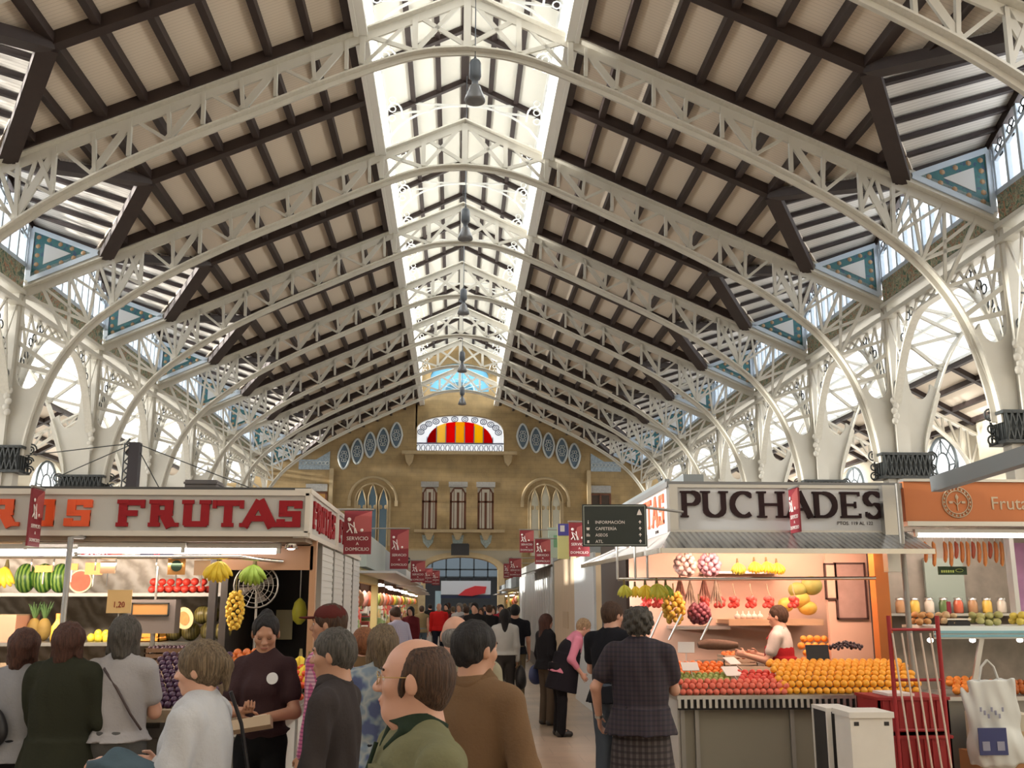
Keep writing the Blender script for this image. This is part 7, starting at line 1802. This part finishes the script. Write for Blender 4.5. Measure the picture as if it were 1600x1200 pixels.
# foreground man in the olive shirt, profile to the left
T, I = person('bald man with glasses and olive green shirt in profile, nearest to the camera', pos(655, 3.0), 3.0, R(108), 1.675, 'm', 1.2, 0, 0.0055, hyaw=-24, top=('shirt', 'olive', (0.175,0.17,0.095)), hair='balding', hcol='brown', collar=('dark_green', (0.022,0.035,0.022)), bcol=('taupe', (0.10,0.09,0.07)), armL=((-0.15,0.1,-1),(0.05,0.6,-0.6),(1,0,0)), armR=((0.15,0.05,-1),(0,0.5,-0.8),(-1,0,0)), hpitch=2)
gm = mat('gold_wire', (0.45,0.30,0.12), 0.3, 0.8); mb = MB(); Hd = I['Hd']
for s in (-1, 1):
    mb.tube([Hd((s*0.033 + 0.024*math.cos(a), 0.103 - 0.006*abs(math.cos(a)), 0.006 + 0.018*math.sin(a))) for a in [math.pi*2*q/16 for q in range(16)]], 0.0013, 5, closed=True)
    mb.tube([Hd((s*0.057, 0.096, 0.010)), Hd((s*0.080, 0.05, 0.012)), Hd((s*0.084, -0.005, 0.014)), Hd((s*0.080, -0.018, -0.002))], 0.0016, 5)
mb.tube([Hd((-0.010, 0.105, 0.010)), Hd((0, 0.110, 0.014)), Hd((0.010, 0.105, 0.010))], 0.0013, 5); mb.build('glasses', gm, T)
mb = MB(); U = I['U']
mb.tube([U((0.0, 0.118, 1.42)), U((0.0, 0.145, 1.34)), U((0, 0.158, 1.25)), U((0, 0.158, 1.1))], 0.007, 5); mb.build('placket', cloth('dark_green', (0.022,0.035,0.022)), T)
mb = MB(); mb.box(-0.125, -0.045, 0.125, 0.150, 1.315, 1.350); mb.build('pocket_flap', cloth('olive2', (0.15,0.145,0.08)), T); MB().ell((-0.085, 0.152, 1.325), (0.007,0.004,0.007), 8, 6).build('button', ink, T)
# man in the brown jacket, seen from behind, looking right
T, I = person('man with black hair and brown jacket seen from behind, right of the bald man', pos(742, 4.5), 4.5, R(-30), 1.69, 'm', 0.98, 2, 0.008, hyaw=-22, top=('jacket', 'brown_jacket', (0.165,0.098,0.052)), coat=0.014, hem=0.76, hair='short', hcol='black', bcol=('dark', (0.03,0.028,0.025)), armR=((0.30,-0.05,-1),(-0.3,0.7,-0.35),(-1,0,0)), armL=((-0.2,0.05,-1),(0.2,0.6,-0.6),(1,0,0)), collar=('brown_jacket2', (0.15,0.088,0.046)), stride=0.2)
# bald man in the beige jacket just beyond
person('bald man in beige jacket mostly hidden behind the man in brown', pos(712, 6.1), 6.1, R(8), 1.70, 'm', 1.1, 0, 0.012, top=('jacket', 'beige', (0.30,0.27,0.19)), coat=0.02, hair='fringe', hcol='grey')
# woman in white blouse, profile to the left
T, I = person('woman in white blouse with tied ash blond hair walking left, denim over her arm', pos(322, 4.6), 4.6, R(84), 1.60, 'f', 1.15, 1, 0.007, top=('blouse', 'white_blouse', (0.52,0.53,0.56)), coat=0.016, hem=0.86, hair='tied', hcol='ash', bcol=('black', (0.02,0.02,0.022)), armR=((0.2,0.1,-1),(-0.1,1,0.15),(-1,0,0)), armL=((-0.3,0.15,-1),(0.1,1,0.40),(0,0,-1)), hpitch=-4, stride=0.25)
e, w, fd, n = I['arms'][-1]
f = Field(); f.cone(e, w, 0.07, 0.075, 0.03); f.skirt((w+e)/2 + np.array([0,0.08,0.05]), (w+e)/2 + np.array([0.0,0.14,-0.42]), (0.06,0.14), (0.09,0.17), 0.04); f.wob = (0.006, 30)
o = f.build('folded_jacket', cloth('denim', (0.075,0.115,0.145)), None, 0.01); o.location = T.location; o.rotation_euler = T.rotation_euler; tag(o, 'denim jacket folded over the forearm of the woman in white', 'jacket')
o = bag(T, 0, 'shoulder_bag', 'black shoulder bag of the woman in white blouse', (0.015,0.014,0.016), (0.17,-0.24,0.80), (0.09,0.19,0.17), strap=[(0.10,-0.10,1.395), (0.17,-0.135,1.25), (0.19,-0.18,1.0), (0.18,-0.22,0.9)])
# man in dark shirt, profile to the left
T, I = person('man in dark grey shirt with short grey hair in profile to the left', pos(527, 4.9), 4.9, R(80), 1.65, 'm', 1.1, 2, 0.0075, top=('shirt', 'dark_taupe', (0.048,0.040,0.040)), hair='short', hcol='darkgrey', bcol=('black2', (0.018,0.018,0.02)), armR=((0.1,0.1,-1),(-0.05,0.75,-0.7),(-1,0,0)), armL=((-0.15,0.10,-1),(0.05,0.6,-0.8),(1,0,0)), hpitch=-3, collar=('dark_taupe', (0.048,0.04,0.04)))
for s in (-1, 1):
    e, w, fd, n = I['arms'][s]; MB().tube([w - fd*0.02, w + fd*0.012], 0.036, 12).build('cuff_band' if s < 0 else 'wristwatch', ink if s < 0 else steel, T)
# man with a cap in pink check shirt
T, I = person('man in dark red cap and pink checked shirt behind the man in grey', pos(517, 6.6), 6.6, R(70), 1.76, 'm', 1.0, 2, 0.011, top=('shirt', 'pink_check', check_cloth('pink_check', (0.42,0.10,0.22), (0.50,0.30,0.36), (0.55,0.45,0.6))), hair='short', hcol='brown', hyaw=12)
Hd = I['Hd']; f = Field(); f.ell(Hd((0,-0.012,0.055)), np.array([0.093,0.108,0.078]), 0.01, I['HM']); f.cut(I['HM'] @ np.array([0,0,-1.0]), (I['HM'] @ np.array([0,0,-1.0])) @ Hd((0,0,0.035)) ); f.build('cap', cloth('cap_red', (0.10,0.022,0.02)), T, 0.008)
f = Field(); f.ell(Hd((0,0.125,0.045)), np.array([0.065,0.065,0.009]), 0.004, I['HM']); f.build('cap_visor', cloth('cap_red', (0.10,0.022,0.02)), T, 0.006)
# woman with bob and blue patterned blouse, from behind
person('woman with ash brown bob and blue flowered blouse seen from behind', pos(600, 6.4), 6.4, R(8), 1.63, 'f', 1.15, 0, 0.010, sleeve='short', top=('blouse', 'blue_flower', blotch_cloth('blue_flower', (0.16,0.21,0.27), (0.30,0.32,0.32), (0.07,0.09,0.19))), coat=0.01, hair='bob', hcol='ash', bcol=('black3', (0.016,0.016,0.018)))
person('person with auburn hair and brown coat left of the blue flowered blouse', pos(570, 7.3), 7.3, R(20), 1.60, 'f', 1.1, 1, 0.012, top=('coat', 'brown_coat', (0.14,0.085,0.04)), coat=0.025, hem=0.7, hair='short', hcol='auburn')
# three women at the left counter, backs to us
T, I = person('woman with reddish brown bob and pale grey top at the far left of the counter', pos(44, 6.85), 6.85, R(-6), 1.60, 'f', 1.15, 0, 0.010, top=('blouse', 'pale_grey', (0.27,0.27,0.29)), coat=0.008, hair='bob', hcol='redbrown', armL=bent(-1), armR=bent(1))
bag(T, 0, 'handbag', 'black handbag on the left shoulder of the woman at the far left', (0.014,0.012,0.014), (-0.10,-0.17,1.02), (0.13,0.06,0.13), strap=[(-0.15,-0.02,1.43), (-0.15,-0.10,1.36), (-0.17,-0.17,1.12)])
person('woman with reddish hair and long dark olive cardigan at the left counter', pos(112, 6.75), 6.75, R(-8), 1.64, 'f', 1.12, 0, 0.010, top=('cardigan', 'dark_olive', (0.028,0.030,0.019)), coat=0.03, hem=0.72, hair='bob', hcol='redbrown', bottom='skirt', bhem=0.35, armL=bent(-1), armR=bent(1))
T, I = person('woman in pale t-shirt and grey trousers with a thin shoulder strap at the left counter', pos(198, 6.8), 6.8, R(2), 1.68, 'f', 1.04, 0, 0.009, sleeve='short', top=('t_shirt', 'lilac_white', (0.38,0.365,0.375)), coat=0.006, hem=0.94, hair='bob', hcol='darkgrey', bcol=('grey_trousers', (0.10,0.098,0.095)), armL=((-0.28,0.30,-1),(-0.05,1,0.25),(1,0,0)), armR=((0.15,0.25,-1),(-0.15,1,0.0),(-1,0,0)))
MB().tube([(-0.10,0.0,1.43), (-0.08,-0.10,1.37), (0.02,-0.135,1.25), (0.11,-0.13,1.10), (0.17,-0.08,1.0)], 0.008, 5).build('bag_strap', mat('strap_brown', (0.05,0.03,0.03)), T)
# stall worker reading, facing us
T, I = person('dark haired stall worker in brown t-shirt with round white badge, looking down at a package', pos(418, 6.75), 6.75, R(176), 1.70, 'f', 0.90, 2, 0.007, sleeve='short', top=('t_shirt', 'aubergine', (0.050,0.027,0.030)), coat=0.004, hem=1.0, hair='bun', hcol='black', bcol=('black4', (0.008,0.008,0.009)), hpitch=-22, eyes=False, hyaw=10, armL=((-0.25,0.2,-1),(0.75,0.75,-0.1),(0.5,0,0.5)), armR=((0.22,0.25,-1),(-0.6,0.8,0.10),(0,0,1)))
MB().prism([(-0.085 + 0.036*math.cos(a), 1.315 + 0.036*math.sin(a)) for a in [math.pi*2*q/20 for q in range(20)]], 0.118, 0.132).build('badge', mat('badge_white', (0.72,0.74,0.76), 0.4), T)
o = thing('paper_package', 'pale folded package held by the stall worker at her waist', 'package', T.location, T.rotation_euler.z)
p = MB().box(-0.12, 0.12, -0.05, 0.05, -0.03, 0.03).build('wrapping', mat('parcel_tan', (0.42,0.32,0.22), 0.7), o); p.location = (-0.02, 0.32, 1.06); p.rotation_euler = (0.35, 0.15, 0.1)
p2 = MB().box(-0.10, -0.02, -0.052, 0.052, 0.030, 0.034).build('label', mat('parcel_label', (0.62,0.55,0.45)), o); p2.location = p.location; p2.rotation_euler = p.rotation_euler
# shopkeeper on the right
T, I = person('shopkeeper in white t-shirt and red apron behind the oranges', pos(1216, 11.6), 11.6, R(60), 1.74, 'm', 1.1, 0, 0.010, sleeve='short', top=('t_shirt', 'cream_shirt', (0.60,0.54,0.50)), coat=0.006, hair='short', hcol='brown', armL=((-0.2,0.4,-1),(0,1,0.25),(1,0,0)), armR=((0.2,0.3,-1),(0,1,0.2),(-1,0,0)))
f = Field(); k_ = I['k']; f.ell((0,0.015,1.20*k_), np.array([0.212,0.165,0.20]), 0.05); f.skirt((0,0.0,1.15*k_), (0,0,0.6*k_), (0.215,0.175), (0.23,0.19), 0.03); f.cut((0,0.0,1), 1.27*k_); f.build('apron', cloth('apron_red', (0.40,0.02,0.025)), T, 0.01)
MB().tube([(0.08,-0.10,1.36*k_), (0.07,-0.06,1.46*k_), (0.07,0.06,1.45*k_), (0.08,0.13,1.34*k_)], 0.012, 5).build('apron_strap', cloth('apron_red', (0.4,0.02,0.025)), T)
MB().tube([(-0.08,-0.10,1.36*k_), (-0.07,-0.06,1.46*k_), (-0.07,0.06,1.45*k_), (-0.08,0.13,1.34*k_)], 0.012, 5).build('apron_strap', cloth('apron_red', (0.4,0.02,0.025)), T)
# old woman in the dark plaid dress
T, I = person('elderly woman with curly grey-brown hair and dark plaid dress at the right counter', pos(997, 7.9), 7.9, R(-14), 1.73, 'f', 1.2, 0, 0.008, sleeve='short', top=('dress_top', 'plaid_dark', check_cloth('plaid_dark', (0.022,0.015,0.020), (0.035,0.022,0.030), (0.6,0.65,0.9), 9)), coat=0.02, hem=0.80, hair='curly', hcol='darkgrey', bottom='skirt', bcol=('plaid_skirt', check_cloth('plaid_skirt', (0.034,0.024,0.024), (0.07,0.055,0.055), (0.45,0.45,0.5), 7)), bhem=0.30, armL=((-0.55,-0.05,-1),(0.05,0.40,-0.9),(1,0,0)), armR=((0.2,0.3,-1),(-0.1,1,0.1),(-1,0,0)), hpitch=3)
MB().tube([I['arms'][-1][1] - I['arms'][-1][2]*0.02, I['arms'][-1][1]], 0.033, 12).build('wristwatch', steel, T)
# man in black t-shirt and jeans
person('man in black t-shirt and jeans leaning at the right counter', pos(952, 9.6), 9.6, R(-38), 1.78, 'm', 1.12, 0, 0.010, sleeve='short', hyaw=-18, top=('t_shirt', 'black_tee', (0.012,0.012,0.016)), coat=0.008, hem=0.84, hair='short', hcol='brown', bcol=('jeans', (0.07,0.085,0.11)), armR=((0.15,0.5,-1),(-0.1,1,0.15),(-1,0,0)), armL=((-0.2,0.4,-1),(0.2,1,0.1),(1,0,0)), lean=4)
# bending woman in pink with dark pinafore
T, I = person('blond woman in pink top and black pinafore bending forward to the right', pos(872, 14.3), 14.3, R(-84), 1.66, 'f', 1.15, 0, 0.011, sleeve='three_quarter', lean=32, top=('blouse', 'pink', (0.62,0.22,0.30)), hair='short', hcol='blond', bcol=('black5', (0.012,0.011,0.013)), armL=((-0.1,0.1,-1),(0,0.7,-0.5),(1,0,0)), armR=((0.15,0.15,-1),(0,0.9,-0.35),(-1,0,0)), hpitch=8)
f = Field(); RXm = rotx(-R(32)); f.ell(I['U']((0,0.0,1.20)), np.array([0.205,0.16,0.20]), 0.05, RXm); f.skirt(I['U']((0,0,1.15)), (0,0.02,0.60), (0.21,0.175), (0.25,0.22), 0.03); f.cut(RXm @ np.array([0,0,1.0]), (RXm @ np.array([0,0,1.0])) @ np.array(I['U']((0,0,1.38)))); f.build('pinafore', cloth('pinafore', (0.014,0.012,0.016)), T, 0.011)
# woman with long hair and black jacket
T, I = person('woman with long brown hair and black jacket standing by the beige pier', pos(853, 15.6), 15.6, R(-62), 1.60, 'f', 1.0, 1, 0.012, top=('jacket', 'black_jacket', (0.015,0.014,0.016)), coat=0.02, hair='long', hcol='redbrown', bcol=('brown_trousers', (0.10,0.075,0.055)))
bag(T, 0, 'blue_bag', 'blue bag carried by the long haired woman in black', (0.03,0.045,0.13), (-0.22,-0.02,0.72), (0.08,0.15,0.15), strap=[(-0.2,-0.05,0.9), (-0.22,-0.02,0.82)])
# walkers in the aisle
T, I = person('woman in white sweater with long black hair and grey trousers walking away', pos(789, 17.5), 17.5, R(-3), 1.66, 'f', 1.05, 2, 0.013, top=('sweater', 'white_sweater', (0.58,0.58,0.56)), coat=0.012, hem=0.94, hair='long', hcol='black', bcol=('grey2', (0.07,0.065,0.065)), stride=0.5, detail=0)
bag(T, 0, 'dark_bag', 'black carrier bag at the right hand of the woman in the white sweater', (0.02,0.018,0.02), (0.27,0.0,0.55), (0.09,0.13,0.2), strap=[(0.27,0,0.82), (0.27,0,0.7)])
person('man in black t-shirt walking away right of the white sweater', pos(805, 18.6), 18.6, R(-6), 1.74, 'm', 1.1, 2, 0.015, sleeve='short', top=('t_shirt', 'black_tee', (0.012,0.012,0.016)), hair='short', hcol='black', bcol=('khaki', (0.16,0.12,0.07)), stride=-0.4, detail=0)
person('man in lilac striped shirt leaning left into a stall', pos(630, 18.0), 18.0, R(55), 1.72, 'm', 1.15, 0, 0.014, lean=14, top=('shirt', 'lilac_stripe', check_cloth('lilac_stripe', (0.38,0.36,0.46), (0.46,0.44,0.52), (0.95,0.95,1), 10)), hair='short', hcol='brown', bcol=('navy', (0.03,0.035,0.06)), detail=0)
person('person in olive vest and jeans walking away on the left of the aisle', pos(659, 33), 33, R(4), 1.68, 'f', 1.1, 0, 0.02, sleeve='none', top=('vest', 'olive_vest', (0.22,0.17,0.09)), hair='short', hcol='brown', bcol=('jeans2', (0.10,0.14,0.18)), stride=0.4, detail=0)
T, I = person('man in bright red shirt and dark trousers walking towards the camera', pos(686, 33.5), 33.5, R(178), 1.76, 'm', 1.2, 0, 0.02, top=('shirt', 'bright_red', (0.60,0.02,0.02)), hair='fringe', hcol='grey', bcol=('navy2', (0.018,0.02,0.035)), stride=0.4, detail=0)
bag(T, 0, 'white_bag', 'white carrier bag in the right hand of the man in red', (0.6,0.58,0.56), (0.30,0.02,0.6), (0.12,0.08,0.24)); bag(T, 0, 'green_bag', 'green carrier bag in the left hand of the man in red', (0.06,0.28,0.06), (-0.30,0.02,0.6), (0.14,0.08,0.25))
# the crowd
random.seed(11)
cl = [('black', (0.015,0.015,0.018)), ('maroon_c', (0.14,0.02,0.025)), ('dark_blue', (0.02,0.03,0.07)), ('tan_c', (0.36,0.27,0.18)), ('white_c', (0.55,0.56,0.58)), ('grey_c', (0.10,0.10,0.11)), ('teal_c', (0.03,0.10,0.11)), ('red_c', (0.40,0.03,0.05)), ('brown_c', (0.09,0.05,0.03))]
spec = [(718, 30, 4, 'long'), (708, 36, 1, 'short'), (729, 27, 5, 'short'), (742, 24, 0, 'short'), (752, 31, 3, 'bob'), (764, 26, 0, 'short'), (771, 33, 8, 'bob'), (783, 29, 7, 'short'), (797, 24, 0, 'short'), (697, 41, 8, 'short'), (738, 38, 6, 'bob'), (757, 43, 2, 'short'), (726, 45, 0, 'short'), (701, 49, 5, 'bob'), (715, 52, 2, 'short'), (745, 52, 0, 'long'), (768, 48, 1, 'short'), (735, 58, 8, 'short'), (760, 57, 0, 'short'), (642, 27, 1, 'bob'), (672, 45, 0, 'short'), (780, 42, 4, 'short')]
place = ['nearest the centre','far','middle','near','mid distance']
for i, (px, Y, c, hr) in enumerate(spec):
    nm, colr = cl[c]; hc_ = random.choice(['black','brown','redbrown','grey','ash'])
    desc = {'black':'black','maroon_c':'maroon','dark_blue':'dark blue','tan_c':'tan','white_c':'white','grey_c':'dark grey','teal_c':'teal','red_c':'red','brown_c':'dark brown'}[nm]
    person(f'distant person in {desc} top with {hc_} hair in the aisle, {RN[min(17, sorted(range(len(spec)), key=lambda q: spec[q][0]).index(i))] if i<99 else ""} from the left'.replace('ash', 'fair'), pos(px, Y), Y, random.choice([0, 0.3, -0.3, 3.1, 2.8]), random.uniform(1.62, 1.78), 'f' if hr != 'short' else 'm', 1.1, random.choice([0,1,2]), 0.022, top=('top', nm, colr), hair=hr, hcol=hc_, bcol=random.choice([('black', (0.02,0.02,0.022)), ('navy', (0.03,0.035,0.06)), ('grey2', (0.07,0.065,0.065))]), stride=random.uniform(-0.4, 0.4), detail=0, group='crowd in the aisle')
